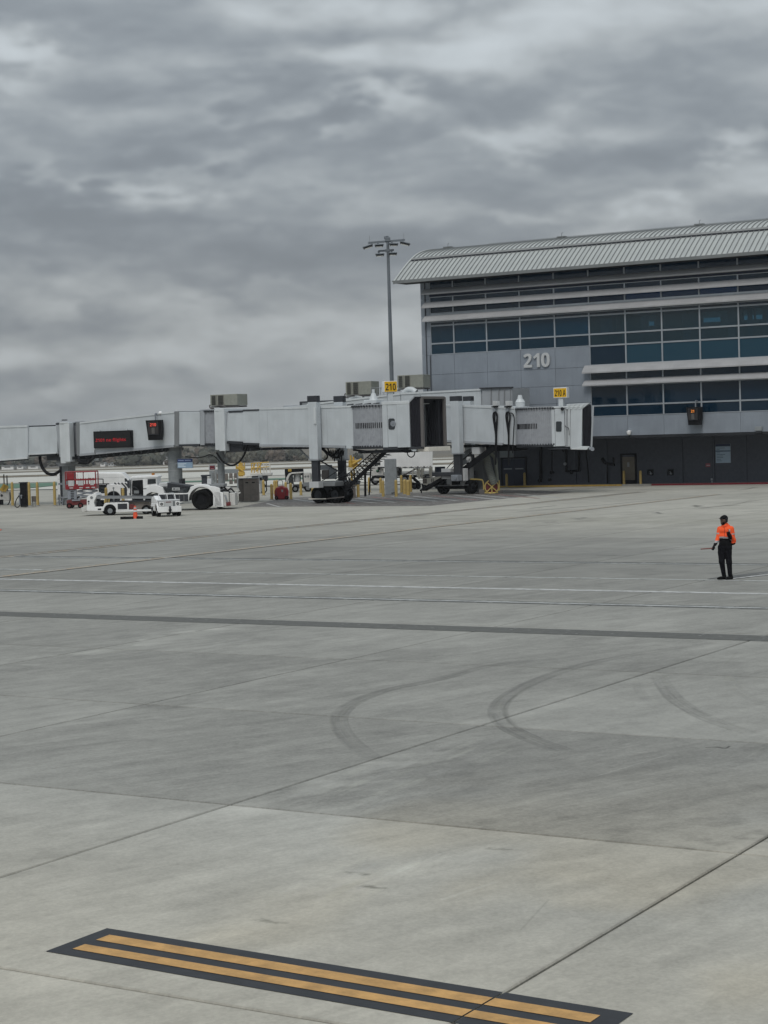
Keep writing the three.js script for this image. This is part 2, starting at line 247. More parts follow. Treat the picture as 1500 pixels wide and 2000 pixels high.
const arcs = (ctx, draw) => {
  tyreMark(draw, [[1240, 1262], [1120, 1282], [960, 1300], [860, 1326], [760, 1347], [692, 1372], [664, 1396], [664, 1418], [685, 1448], [726, 1480]], 0.27, .17);
  tyreMark(draw, [[1420, 1252], [1270, 1273], [1150, 1296], [1040, 1333], [985, 1366], [972, 1388], [990, 1418], [1040, 1444], [1100, 1466]], 0.29, .20);
  tyreMark(draw, [[1285, 1318], [1296, 1338], [1325, 1370], [1380, 1402], [1468, 1433]], 0.27, .14);
  tyreMark(draw, [[1424, 1320], [1438, 1345], [1480, 1370], [1540, 1392]], 0.22, .07);
  tyreMark(draw, [[1246, 1330], [1250, 1350], [1270, 1372]], 0.14, .06, 4);
  tyreMark(draw, [[328, 1203], [326, 1213], [350, 1224], [420, 1236], [500, 1242]], 0.1, .05, 4);
  for (let k = 0; k < 70; k++) { const x = -28 + rS() * 26, z = -34 + rS() * 24, L = .3 + rS() * 1.6, a = (rS() - .5) * .5; draw([V(x, 0, z), V(x + L * a, 0, z - L)], .012 + rS() * .05, rS() < .6 ? '#3a3933' : '#d8d8d0', .05 + rS() * .09); }
  // chalky scrapes
  for (const [x, y, n, w] of [[-24, -30.2, 26, 2.2], [-11.6, -18.6, 30, 1.6], [-12, -20.5, 26, 1.4], [-9.4, -14.6, 30, .9], [-6, -17.7, 30, .8], [-8.2, -23.2, 18, 1.4]]) for (let k = 0; k < n; k++) { const X = x + (rS() - .5) * w, Z = y + (rS() - .5) * w * 1.6, L = .2 + rS() * .9; draw([V(X, 0, Z), V(X - .1 * L, 0, Z - L)], .03 + rS() * .12, '#e6e6df', .02 + rS() * .045); }
  // small dark chips and stains
  for (const [px, py, w] of [[970, 1658, .03], [700, 1706, .05], [735, 1733, .05], [1410, 1460, .05], [530, 1800, .05], [850, 1525, .025]]) { const p = G(px, py); for (let k = 0; k < 7; k++) draw([V(p.x + (rS() - .5) * .35, 0, p.z + (rS() - .5) * .1), V(p.x + (rS() - .5) * .35, 0, p.z + (rS() - .5) * .14)], w * (.4 + rS()), '#33322d', .12); }
  { const p = smooth([[1378, 1460], [1398, 1459], [1416, 1462], [1425, 1457]], 12); draw(p, .03, '#2c2b27', .6); }
};
const skids = (ctx, draw) => {
  for (const [a, b, w, al] of [[[1355, 992], [1450, 986], .5, .35], [[1400, 989], [1500, 975], .25, .25], [[1020, 993], [1100, 987], .4, .3], [[1120, 1014], [1150, 1011], .5, .3], [[1275, 1003], [1300, 1000], .4, .3], [[1000, 1000], [1330, 974], .5, .2], [[1340, 990], [1380, 986], .5, .35], [[1430, 957], [1500, 951], .5, .25], [[1060, 1021], [1085, 1020], .5, .2], [[1000, 960], [1200, 952], .8, .35], [[1020, 966], [1120, 956], .5, .3], [[1140, 970], [1240, 962], .5, .15], [[850, 1016], [885, 1016], .5, .25], [[610, 1112], [625, 1112], .3, .25], [[1190, 1085], [1205, 1085], .3, .25], [[1260, 1123], [1275, 1123], .3, .2]])
    for (let k = 0; k < 6; k++) { const o = (rS() - .5) * w * 3, A = G(...a), B = G(...b); draw([V(A.x + rS(), 0, A.z + o), V((A.x + B.x) / 2, 0, (A.z + B.z) / 2 + o * .6), V(B.x - rS(), 0, B.z + o)], w * .4, '#2a2925', al * .5); }
  // darker re-laid lanes seen as broad bands
  for (const [a, b, w, al] of [[[0, 1072], [1500, 1078], 4.4, .07], [[0, 1040], [1500, 1058], 3, .06], [[200, 1000], [1500, 1020], 4, .05]]) draw([G(...a), G(...b)], w, '#4b4c4a', al);
  for (let i = -26; i < 2; i++) draw([V(SX + SS * i, 0, -140), V(SX + SS * i, 0, -44)], .05, '#3c3b37', .28);
  for (let j = -22; j < -4; j++) draw([V(-130, 0, SZ + SS * j), V(0, 0, SZ + SS * j)], .06, '#3c3b37', .3);
  // dark worn parking zone below the bridges
  ctx.fillStyle = '#2e2b29'; 
};
const zoneA = groundTex(-26, -1, -23.55, -4.8, 2048, 1536, true, arcs), zoneB = groundTex(-46, -2, -48.55, -23.55, 2048, 1163, true, arcs), zoneC = groundTex(-132, -4, -142, -48.55, 2048, 1495, false, skids);
zoneC.bumpScale = 0.01;
const zoneOf = (x, z) => z > -23.6 ? zoneA : z > -48.6 ? zoneB : zoneC;
const zoneUV = (g, m, ox = 0, oz = 0) => { const [x0, x1, z0, z1] = m.userData.rect, p = g.attributes.position, uv = new Float32Array(p.count * 2); for (let i = 0; i < p.count; i++) { uv[2 * i] = (p.getX(i) + ox - x0) / (x1 - x0); uv[2 * i + 1] = 1 - (p.getZ(i) + oz - z0) / (z1 - z0); } g.setAttribute('uv', new THREE.BufferAttribute(uv, 2)); return g; };
const apron = structure('apron', 'grey concrete apron of square slabs with dark joints');
const inView = (x, z) => { const dx = x - EYE.x, dz = z - EYE.z, f = dx * F0.x + dz * F0.z, r = dx * R0.x + dz * R0.z; return f > 6 && f < 96 && Math.abs(r) < f * 0.225 + 6; };
{
  const far = mb(), near = { A: 0 };
  const slabs = [];
  for (let i = -26; i < 8; i++) for (let j = -20; j < 4; j++) {
    const x0 = SX + SS * i, z0 = SZ + SS * j, cx = x0 + SS / 2, cz = z0 + SS / 2;
    if (inView(cx, cz) && z0 > -100) { slabs.push([cx, cz]); continue; }
    const g = new THREE.PlaneGeometry(SS, SS); g.rotateX(-Math.PI / 2); g.translate(cx, 0, cz); far.add(g);
  }
  const r = rng(9), gap = 0.016;
  const joint = new THREE.PlaneGeometry(220, 160); joint.rotateX(-Math.PI / 2); joint.translate(-70, -0.03, -66);
  mesh('joint_filler', boxUV(joint.toNonIndexed()), paint(.02, .02, .018, { rough: .9, map: SP2 }), apron);
  // slab with a worn arris
  for (const [cx, cz] of slabs) {
    const h = SS / 2 - gap, e = 0.012, top = -r() * 0.0015;
    const s = new THREE.Shape([[-h + e, -h + e], [h - e, -h + e], [h - e, h - e], [-h + e, h - e]].map((p) => new THREE.Vector2(...p)));
    const g = new THREE.ExtrudeGeometry(s, { depth: 0.2, bevelEnabled: true, bevelThickness: e, bevelSize: e, bevelSegments: 1 }); g.rotateX(-Math.PI / 2); g.translate(0, -0.2 - e + top, 0);
    const m = zoneOf(cx, cz), o = mesh('concrete_slab', zoneUV(g, m, cx, cz), m, apron); o.position.set(cx, 0, cz);
  }
  const fg = far.geo(); mesh('far_pavement', zoneUV(fg, zoneC), zoneC, apron).userData.kind = 'stuff';
}
// painted lines: thin worn sheets on the slabs
const wornPaint = (r, g, b, wear, seed, rough = .7) => { const t = pixelTex(512, (x, y) => { const n = fbm(x * 26 + seed, y * 26, 4), k = sst(wear - .12, wear + .2, n + .5 + .12 * vn(x * 128, y * 9)), q = 1 + .3 * n + .08 * vn(x * 210, y * 210); return [(r * k + .34 * (1 - k)) * q, (g * k + .34 * (1 - k)) * q, (b * k + .32 * (1 - k)) * q]; }); const m = new THREE.MeshStandardMaterial({ map: t, roughness: rough }); m.map.repeat.set(.23, .31); return m; };
const pWhite = wornPaint(.47, .47, .455, .2, 3), pWhiteThin = wornPaint(.43, .44, .42, .2, 8), pDark = wornPaint(.10, .10, .095, .10, 14), pStripe = wornPaint(.098, .098, .088, -.1, 21), pTan = wornPaint(.35, .28, .19, .44, 30), pTanDark = wornPaint(.20, .165, .125, .3, 37), pBlack = wornPaint(.022, .024, .029, -.45, 44, .65), pOrange = wornPaint(.53, .30, .10, -.4, 51, .65), pRed = wornPaint(.25, .09, .08, .3, 60);
function sheet(pts, y, mat, parent, name = 'painted_line', label) { // convex outline on the ground
  const g = new THREE.BufferGeometry(), v = []; for (let i = 1; i + 1 < pts.length; i++) for (const q of [pts[0], pts[i], pts[i + 1]]) v.push(q[0], y, q[1]);
  const a = V(pts[1][0] - pts[0][0], 0, pts[1][1] - pts[0][1]).cross(V(pts[2][0] - pts[0][0], 0, pts[2][1] - pts[0][1]));
  if (a.y < 0) for (let i = 0; i < v.length; i += 9) for (let k = 0; k < 3; k++) { const t = v[i + 3 + k]; v[i + 3 + k] = v[i + 6 + k]; v[i + 6 + k] = t; }
  g.setAttribute('position', new THREE.Float32BufferAttribute(v, 3)); g.computeVertexNormals(); boxUV(g);
  const o = mesh(name, g, mat, parent ?? scene); if (!parent || parent === scene) { o.userData.kind = 'structure'; if (label) o.userData.label = label; } return o;
}
const lineX = (z, w, x0, x1, mat, y = .004, label) => sheet([[x0, z - w / 2], [x1, z - w / 2], [x1, z + w / 2], [x0, z + w / 2]], y, mat, null, 'painted_line', label);
const lineZ = (x, w, z0, z1, mat, y = .004, label) => sheet([[x - w / 2, z0], [x + w / 2, z0], [x + w / 2, z1], [x - w / 2, z1]], y, mat, null, 'painted_line', label);
lineX(-35.32, .93, -60, 4, pStripe, .004, 'broad dark grey stripe crossing the apron in front of the marshaller');
lineX(-41.25, .6, -60, 0, pDark, .004, 'thin dark line nearest to the broad stripe'); lineX(-41.25, .2, -60, 0, pWhiteThin, .008, 'thin white edge of the dark line nearest to the broad stripe');
lineX(-44.85, .34, -42.2, 0, pWhite, .004, 'boldest white line across the apron behind the dark stripe');
lineX(-48.62, .2, -40.5, -4, pWhiteThin, .004, 'thin white line at the feet of the marshaller'); lineX(-48.62, .26, -60, -43.5, pWhiteThin, .004, 'short thin white line at the left edge');
lineX(-54.62, .36, -70, -6, pDark, .004, 'dark line behind the marshaller'); lineX(-54.2, .22, -70, -6, pWhiteThin, .008, 'thin white edge of the dark line behind the marshaller');
lineZ(-42.75, .34, -112, -38, pTan, .012, 'faded tan guide line, the nearer of the two'); lineZ(-42.52, .1, -112, -38, pTanDark, .016, 'brown edge of the nearer faded guide line'); lineZ(-42.98, .1, -112, -38, pTanDark, .016, 'brown far edge of the nearer faded guide line');
lineZ(-50.35, .4, -118, -46, pTan, .012, 'faded tan guide line, the farther of the two'); lineZ(-50.75, .25, -118, -46, pTanDark, .016, 'brown edge of the farther faded guide line');
sheet([[-18.5, -49.0], [-18.32, -49.0], [-14.2, -61.5], [-14.8, -61.5]], .012, pWhite, null, 'painted_line', 'slanting white line to the right of the marshaller'); sheet([[-19.1, -49.0], [-18.6, -49.0], [-14.85, -61.5], [-15.6, -61.5]], .008, pDark, null, 'painted_line', 'slanting dark band beside the white line right of the marshaller');
{ // striped zone where the bridge wheels travel
  const a = G(470, 990), b = G(840, 988), c = G(1120, 961), d = G(990, 956), e = G(560, 972);
  sheet([a, b, c, d, e].map((p) => [p.x, p.z]), .004, wornPaint(.12, .108, .10, .2, 71), null, 'striped_zone', 'darker worn patch under the wheels of the boarding bridges');
  for (let k = 0; k < 12; k++) { const x = 566 + k * 40, t = 974.5 - k * 0.9, p = G(x, t), q = G(x + 86, t + 10.5 - k * .25), w = .17; sheet([[p.x - w, p.z], [p.x + w, p.z], [q.x + w, q.z], [q.x - w, q.z]], .010, k % 3 === 1 ? pRed : pWhite, null, 'painted_line', k % 3 === 1 ? 'red stripe of the worn zone under the bridge wheels' : 'white stripe of the worn zone under the bridge wheels'); }
  const p = G(521, 983.5), q = G(548, 991); sheet([[p.x - .1, p.z], [p.x + .12, p.z], [q.x + .12, q.z], [q.x - .1, q.z]], .012, pWhite, null, 'painted_line', 'short bright white line beside the red cart');
}
{ // black-edged double amber bar in the foreground, cut by the slab joint it crosses
  const mk = structure('pavement_marking', 'black rectangle with two amber stripes painted in the foreground');
  const cuts = [-10.48, SX + SS - .009, SX + SS + .009, -5.39], zb = [-12.375, -11.575];
  for (const [x0, x1] of [[cuts[0], cuts[1]], [cuts[2], cuts[3]]]) {
    const sk = (x, z) => [x, z + (x + 10.48) * .037], quad = (a, b, z0, z1, y, m, n) => sheet([sk(a, z0), sk(b, z0), sk(b, z1), sk(a, z1)], y, m, mk, n);
    quad(x0, x1, zb[0], zb[1], .004, pBlack, 'black_border');
    for (const [z0, z1] of [[-12.21, -12.03], [-11.885, -11.725]]) quad(Math.max(x0, -10.31), Math.min(x1, -5.58), z0, z1, .008, pOrange, 'amber_stripe');
  }
}

// ---------------------------------------------------------------- airfield and hills beyond the apron
const fall = (d) => d < 168 ? -0.05 - 0.0 : -0.05 - 0.0075 * (d - 168);
const dist = (x, z) => Math.hypot(x, z);
function fieldPoint(depth, lat, lift = 0) { const p = EYE.clone().addScaledVector(F0, depth).addScaledVector(R0, lat); p.y = fall(depth) + lift; return p; }
function fieldStrip(name, d0, d1, l0, l1, lift, mat, label, kind = 'structure') {
  const nd = Math.max(2, Math.ceil((d1 - d0) / 25)), nl = 12, v = [], idx = [];
  for (let i = 0; i <= nd; i++) for (let k = 0; k <= nl; k++) { const d = d0 + (d1 - d0) * i / nd, p = fieldPoint(d, l0 + (l1 - l0) * k / nl, lift); v.push(p.x, p.y, p.z); }
  for (let i = 0; i < nd; i++) for (let k = 0; k < nl; k++) { const a = i * (nl + 1) + k, b = a + nl + 1; idx.push(a, a + 1, b, a + 1, b + 1, b); }
  let g = new THREE.BufferGeometry(); g.setAttribute('position', new THREE.Float32BufferAttribute(v, 3)); g.setIndex(idx); g = g.toNonIndexed(); g.computeVertexNormals(); boxUV(g);
  const o = mesh(name, g, mat); o.userData.kind = kind; if (label) o.userData.label = label; return o;
}
const far1 = paint(.46, .44, .385, { rough: .9, map: rep(speck, 60), bump: 0 }), far2 = paint(.58, .565, .51, { rough: .9, map: rep(speck, 45), bump: 0 }), dirt = paint(.20, .165, .115, { rough: .95, map: rep(speck, 30), bump: 0 }), turf = paint(.10, .19, .13, { rough: .95, map: rep(speck, 30), bump: 0 }), tar = paint(.19, .185, .17, { rough: .9, map: rep(speck, 40), bump: 0 });
fieldStrip('airfield', 20, 5200, -2600, 2600, 0, far1, 'pale open airfield stretching to the hills');
fieldStrip('taxiway', 186, 240, -200, 200, .05, far2, 'pale taxiway just beyond the apron');
fieldStrip('taxiway', 275, 380, -260, 260, .06, far2, 'pale taxiway in the middle distance');
fieldStrip('dirt_infield', 392, 432, -300, 300, .07, dirt, 'narrow brown dirt strip beyond the taxiways');
fieldStrip('runway', 440, 560, -400, 400, .08, far2, 'pale runway beyond the dirt strip');
fieldStrip('dirt_infield', 575, 640, -400, 400, .09, dirt, 'brown dirt strip beyond the runway');
fieldStrip('dirt_infield', 780, 1000, -600, 600, .12, dirt, 'brown dirt field at the foot of the hills');
fieldStrip('green_turf', 215, 262, -62, -41, .10, turf, 'green painted infield seen left of the red scissor lift');
fieldStrip('green_turf', 222, 236, -32, -8, .10, turf, 'thin green infield strip seen behind the tow tractor');
fieldStrip('dirt_infield', 246, 268, -10, 60, .10, tar, 'grey asphalt strip seen under the right bridge');
const hillY = (d, l) => { const b = fall(d), k = sst(900, 2600, d); return b + k * (26 + 20 * fbm(l * .0011 + 4, d * .0009, 4)) + sst(850, 1300, d) * (6 + 7 * fbm(l * .006, d * .004 + 9, 3)) - (1 - sst(840, 900, d)) * .4; };
{
  const nd = 60, nl = 120, v = [], c = [], idx = [];
  for (let i = 0; i <= nd; i++) for (let k = 0; k <= nl; k++) {
    const d = 840 + (3000 - 840) * Math.pow(i / nd, 1.3), l = (-1300 + 2600 * k / nl) * (d / 1800), p = EYE.clone().addScaledVector(F0, d).addScaledVector(R0, l); v.push(p.x, hillY(d, l), p.z);
    const n = fbm(l * .012, d * .006, 4), m = fbm(l * .03 + 50, d * .012, 3); c.push(.13 + .07 * n + .03 * m, .115 + .06 * n + .02 * m, .09 + .04 * n);
  }
  for (let i = 0; i < nd; i++) for (let k = 0; k < nl; k++) { const a = i * (nl + 1) + k, b = a + nl + 1; idx.push(a, a + 1, b, a + 1, b + 1, b); }
  const g = new THREE.BufferGeometry(); g.setAttribute('position', new THREE.Float32BufferAttribute(v, 3)); g.setAttribute('color', new THREE.Float32BufferAttribute(c, 3)); g.setIndex(idx); g.computeVertexNormals();
  const o = mesh('hillside', g, new THREE.MeshStandardMaterial({ vertexColors: true, roughness: 1 })); o.userData.kind = 'structure'; o.userData.label = 'low brown and green hills beyond the airfield';
}
{ // far wood: clumps of leaf-like facets, each tree a cluster
  const r = rng(31), g0 = new THREE.IcosahedronGeometry(1, 1), p = g0.attributes.position; for (let i = 0; i < p.count; i++) { const x = p.getX(i), y = p.getY(i), z = p.getZ(i), k = 1 + .5 * vn(x * 2.3 + 9, y * 2.3 + z * 3.1); p.setXYZ(i, x * k, y * k * .9, z * k); } g0.computeVertexNormals();
  const N = 9000, im = new THREE.InstancedMesh(g0, new THREE.MeshStandardMaterial({ color: 0xffffff, roughness: 1 }), N), col = new THREE.Color(); let n = 0;
  while (n < N) {
    const d = 860 + 1700 * Math.pow(r(), 1.7), l = (r() - .5) * d * .6, dens = fbm(l * .012 + 7, d * .005, 3); if (dens < -.12 + r() * .2) continue;
    const q = EYE.clone().addScaledVector(F0, d).addScaledVector(R0, l), h = 1.8 + r() * 3.6, k = 3 + Math.floor(r() * 4), tone = r();
    for (let t = 0; t < k && n < N; t++) {
      const s = h * (.28 + r() * .3); M4.compose(V(q.x + (r() - .5) * h, hillY(d, l) + h * (.25 + r() * .7), q.z + (r() - .5) * h), new THREE.Quaternion().setFromEuler(new THREE.Euler(r() * 6, r() * 6, r() * 6)), V(s * (.7 + r() * .6), s * (.7 + r() * .5), s)); im.setMatrixAt(n, M4);
      let u = .7 + r() * .6; u *= 1.3; if (tone < .55) col.setRGB(.050 * u, .052 * u, .040 * u); else if (tone < .8) col.setRGB(.072 * u, .068 * u, .05 * u); else col.setRGB(.095 * u, .078 * u, .062 * u); im.setColorAt(n, col); n++;
    }
  }
  im.name = 'distant_trees'; im.userData.kind = 'stuff'; tag(im, 'dark trees massed along the foot of the far hills', 'trees'); im.castShadow = im.receiveShadow = true; scene.add(im);
}
function farBuilding(px0, px1, pyT, pyB, depth, mat, label, o = {}) {
  const a = AT(px0, pyB, depth), b = AT(px1, pyT, depth), w = b.clone().sub(a).dot(R0), h = b.y - a.y, t = thing(o.name ?? 'distant_building', label, 'building', V(a.x, a.y, a.z), -YAW, 'buildings on the far side of the airfield');
  const D = o.deep ?? Math.max(8, w * .6); mb().bx(0, w, -8, h, -D, 0).build('wall', mat, t);
  const rb = mb(); if (o.gable) rb.prism([[-.3, h], [w + .3, h], [w / 2, h + w * .12]], -D - .3, .3); else rb.bx(-.25, w + .25, h + .003, h + .5, -D - .25, .25); rb.build('roof', o.roof ?? M.midGrey, t);
  const n = o.windows ?? Math.max(2, Math.round(w / 5)); for (let i = 0; i < n; i++) mb().bx(w * (i + .25) / n, w * (i + .75) / n, h * (o.w0 ?? .35), h * (o.w1 ?? .7), -.2, .06).build('window', o.win ?? M.darkSteel, t);
  return t;
}
farBuilding(300, 335, 893.5, 899, 900, M.white, 'long low white building seen left of the round bridge column');
farBuilding(352, 373, 890.5, 897, 905, M.white, 'white building with a flat roof just behind the blue and white notice');
farBuilding(3, 26, 910.5, 914.8, 840, M.white, 'leftmost of three low white sheds at the left edge', { windows: 1 }); farBuilding(33, 45, 910.4, 914.6, 842, M.white, 'middle and smallest of three low white sheds at the left edge', { windows: 1 }); farBuilding(55, 74, 910, 914.4, 844, M.white, 'rightmost of three low white sheds at the left edge', { windows: 1 });
farBuilding(384, 428, 892, 902, 890, M.steel, 'wide grey warehouse between the notice and the red sign', { windows: 3, w0: .02, w1: .3 });
farBuilding(529, 579, 873, 888, 1500, M.column, 'tall ribbed grey building on the hillside under the bridge tunnel', { windows: 13, w0: .05, w1: .92, win: M.taupe, name: 'distant_office' });
farBuilding(196, 205, 904.5, 909, 880, M.white, 'tiny white hut above the red lift', { windows: 1, gable: true }); farBuilding(211, 222, 904.5, 910, 880, M.whiteGrey, 'small pale house with a gable just right of the tiny hut', { windows: 2, gable: true });
farBuilding(232, 241, 888, 893, 1300, M.whiteGrey, 'small pale house on the slope under the sloping walkway', { gable: true, windows: 2 }); farBuilding(598, 611, 873, 880, 1400, M.white, 'white house on the slope just left of the front bridge leg', { windows: 2, gable: true });
farBuilding(682, 708, 872, 877, 1450, M.white, 'white row of houses under the curved curtain of the front bridge', { windows: 4 }); farBuilding(458, 474, 893, 900, 1100, M.redDark, 'red-brown house on the slope behind the hanging cable', { windows: 2, gable: true }); farBuilding(356, 372, 878, 884, 1500, M.whiteGrey, 'pale house high on the slope right of the round column', { windows: 2, gable: true });
{ // specks of houses among the far trees
  const r = rng(88); const nth = ['leftmost', 'second from the left', 'third from the left', 'fourth from the left', 'fifth from the left', 'sixth from the left', 'fourth from the right', 'third from the right', 'second from the right', 'rightmost']; for (let i = 0; i < 10; i++) { const px = 90 + i * 76 + r() * 40, y = 874 + r() * 22 - (px - 20) * .008, w = 3.5 + r() * 5, h = 2 + r() * 2, D = 1150 + (896 - y) * 45; const t = farBuilding(px, px + w, y, y + h, D, r() < .6 ? M.whiteGrey : r() < .5 ? M.tanBox : M.bridgeGrey, nth[i] + ' of the ten tiny houses among the far hillside trees', { gable: r() < .6, windows: 1, name: 'distant_house' }); t.userData.group = 'tiny houses on the far hillside'; }
}
{ // chequered tower
  const a = AT(487, 889, 1250), b = AT(502, 870, 1250), w = b.clone().sub(a).dot(R0), h = b.y - a.y, t = thing('water_tower', 'red and white chequered tower on the far hillside', 'tower', a, -YAW);
  for (let i = 0; i < 3; i++) for (let k = 0; k < 4; k++) mb().bx(w * i / 3 + .02, w * (i + 1) / 3 - .02, h * k / 4, h * (k + 1) / 4 - .04, -w, 0).build('chequer_panel', (i + k) % 2 ? M.white : M.red, t);
  mb().bx(w * .2, w * .8, -12, -.05, -w * .8, -w * .2).build('base', M.column, t);
}
// ---------------------------------------------------------------- terminal
const FZ = -128.8, WZ = -132.77, SC = FZ / WZ, ys = (y) => 4.24 + (y - 4.24) * SC;
const FX = [-75.46, -73.27, -70.22, -67.17, -64.09, -61.07, -57.99, -54.95, -51.85, -48.75, -45.68, -42.6, -39.5].map((x) => x * SC);
const XL = -76.32 * SC, XR = -38.4, ZB = -149.5;
const font = await new FontLoader().loadAsync('fonts/droid/droid_sans_bold.typeface.json');
{
  const T = worldThing('terminal_building', 'grey panelled terminal with dark blue glazing, sunshades and curved metal roof', 'terminal', V(-56, 0, -140));
  const part = (n, b, m) => b.build(n, m, T);
  // shell
  part('wall', mb().bx(XL, XL + .3, 3.9, 17.2, ZB, FZ - .35), M.panel); part('wall', mb().bx(XR - .3, XR, 3.9, 17.2, ZB, FZ - .35), M.panel);
  part('floor_slab', mb().bx(XL + .31, XR - .31, 3.92, ys(5.3), ZB + .31, FZ - .16), M.panelBack); part('floor_slab', mb().bx(XL + .31, XR - .31, ys(9.42), ys(10.85), -140, FZ - .2), M.interiorFloor);
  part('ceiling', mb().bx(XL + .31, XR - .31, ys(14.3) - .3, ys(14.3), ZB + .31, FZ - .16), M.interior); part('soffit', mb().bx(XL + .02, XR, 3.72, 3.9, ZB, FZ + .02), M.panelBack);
  { // rear wall with daylight openings
    const z0 = -140, z1 = -139.7, y0 = 12.75, y1 = 13.62; part('rear_wall', mb().bx(XL + .31, XR - .31, ys(10.86), y0, z0, z1), M.interior); part('rear_wall', mb().bx(XL + .31, XR - .31, y1, ys(14.3) - .31, z0, z1), M.interior); part('rear_wall', mb().bx(XL + .31, XR - .31, ys(5.31), ys(9.41), z0, z1), M.interior);
    let k = 0; for (let x = XL + .31; x < XR - 3.4; x += 3.1, k++) { const w = [1.5, .9, 2.3, 2.0][k % 4]; part('rear_wall', mb().bx(x, x + 3.1 - w * (x < -62 ? .25 : 1), y0 + .003, y1 - .003, z0, z1), M.interior); if (k % 4 === 3) part('rear_post', mb().bx(x + 3.1 - w + .9, x + 3.1 - w + 1.0, y0, y1, z0, z1), M.interior); }
  }
  for (const x of FX.filter((_, i) => i % 2)) part('pillar', mb().cyl(x + .4, (ys(10.85) + 13.7) / 2, FZ - 5, .32, 13.7 - ys(10.85), 'y', 18), M.interior);
  for (const [x, z, w] of [[-58, -137, 3.2], [-52, -135, 2], [-49, -139, 4], [-63, -136, 2.4], [-67, -140, 3]]) part('counter', mb().bx(x, x + w, ys(10.86), ys(10.86) + 1.3, z, z + .7), M.darkSteel);
  { // seats, blinds and a lit ceiling line seen dimly through the glass
    const r = rng(12); for (let i = 0; i < FX.length - 1; i++) for (let k = 0; k < 2; k++) { const x = FX[i] + .3 + r() * 2, w = .25 + r() * .8, z = FZ - .7 - r() * 2.4; part(r() < .5 ? 'blind' : 'screen', mb().bx(x, x + w, ys(r() < .5 ? 11.1 : 12), ys(13.3) - r() * .4, z, z + .05), r() < .6 ? M.bridge : M.column); if (i >= 5) part('seat_row', mb().bx(x - .2, x + 1.4, ys(5.5), ys(6.4 + r() * .6), z - .5, z - .2), M.black); }
    for (let x = -60; x < XR - 3; x += 3.1) part('ceiling_lamp', mb().bx(x, x + 1.9, 13.55, 13.6, FZ - 6.2, FZ - 5.8), M.bridgeTrim);
  }
  // ground storey, set back under the overhang
  const GX0 = -70.6;
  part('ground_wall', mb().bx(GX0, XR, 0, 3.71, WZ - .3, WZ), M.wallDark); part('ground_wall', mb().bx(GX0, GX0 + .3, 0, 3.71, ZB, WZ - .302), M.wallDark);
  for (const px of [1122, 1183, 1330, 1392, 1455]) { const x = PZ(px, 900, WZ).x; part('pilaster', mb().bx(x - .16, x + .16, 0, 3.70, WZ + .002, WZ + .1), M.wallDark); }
  // glazing rows: [bottom, top, first bay, material]
  const rows = [[16.02, 17.25, 0, glass2], [15.0, 15.8, 0, glass2], [14.42, 14.96, 0, glass2], [13.43, 13.72, 0, glass2], [11.95, 13.42, 0, glass], [11.03, 11.94, 0, glass], [9.5, 11.02, 5, spandrel], [7.95, 9.4, 5, glass2], [6.31, 7.86, 5, glass2], [5.45, 6.30, 5, glass2]];
  const tints = new Map([glass, glass2].map((m) => [m, [.8, .92, 1, 1.12, 1.3].map((k) => { const c = m.clone(); c.color.multiplyScalar(k); return c; })]));
  for (const [b, t, first, pm] of rows) for (let i = first; i < FX.length - 1; i++) {
    const x0 = FX[i] + .002, x1 = FX[i + 1] - .002, y0 = ys(b), y1 = ys(t), m = .05, f = mb();
    f.bx(x0, x0 + m, y0, y1, FZ - .12, FZ); f.bx(x1 - m, x1, y0, y1, FZ - .12, FZ); f.bx(x0 + m, x1 - m, y0, y0 + m, FZ - .12, FZ - .002); f.bx(x0 + m, x1 - m, y1 - m, y1, FZ - .12, FZ - .002);
    const w = f.build('window', M.alu, T); const pane = mb().bx(x0 + m - .005, x1 - m + .005, y0 + m - .005, y1 - m + .005, FZ - .075, FZ - .06);
    const g = pane.geo(); g.translate(56, 0, 140); mesh('pane', boxUV(g), (pm === spandrel && i === 5) ? glass2 : pm === spandrel ? pm : (pm === glass && i >= 5) ? glassClear : tints.get(pm)[Math.floor((hash(i, b * 7 | 0) + 1) * 2.49)], w);
  }
  // opaque strips behind the shades and between the rows
  const strips = [[15.82, 16.0, 0], [14.98, 15.0, 0], [13.74, 14.40, 0], [9.41, 9.49, 5], [7.87, 7.94, 5]];
  for (const [b, t, f] of strips) part('spandrel_strip', mb().bx(FX[f], FX[FX.length - 1], ys(b), ys(t), FZ - .13, FZ - .03), t > 14.3 && t < 15 ? M.alu : M.doorDark);
  // wall panels
  const panel = (x0, x1, y0, y1) => part('wall_panel', mb().bx(x0 + .009, x1 - .009, y0 + .009, y1 - .009, FZ - .06, FZ, .008), M.panel);
  part('wall_backing', mb().bx(FX[0] + .01, FX[5], 3.91, ys(11.0), FZ - .19, FZ - .07), M.panelBack); part('wall_backing', mb().bx(FX[5] + .003, XR, 3.91, ys(5.42), FZ - .15, FZ - .07), M.panelBack);
  for (let i = 0; i < 5; i++) { const yy = [11.02, 9.39, 7.99, 6.6, 5.2, 3.9].map(ys); for (let k = 0; k < 5; k++) panel(FX[i], FX[i + 1], yy[k + 1], yy[k]); }
  for (let i = 5; i < FX.length - 1; i++) panel(FX[i], FX[i + 1], ys(3.9), ys(5.43));
  const cy = [17.25, 15.6, 14.15, 12.55, 11.0, 9.39, 7.99, 6.6, 5.2, 3.9].map(ys), cm = XL + .42;
  part('wall_backing', mb().bx(XL + .31, FX[0], 3.91, ys(17.25), FZ - .34, FZ - .07), M.panelBack);
  for (let k = 0; k < 9; k++) { panel(XL, cm, cy[k + 1], cy[k]); panel(cm + .03, FX[0] - .01, cy[k + 1], cy[k]); }
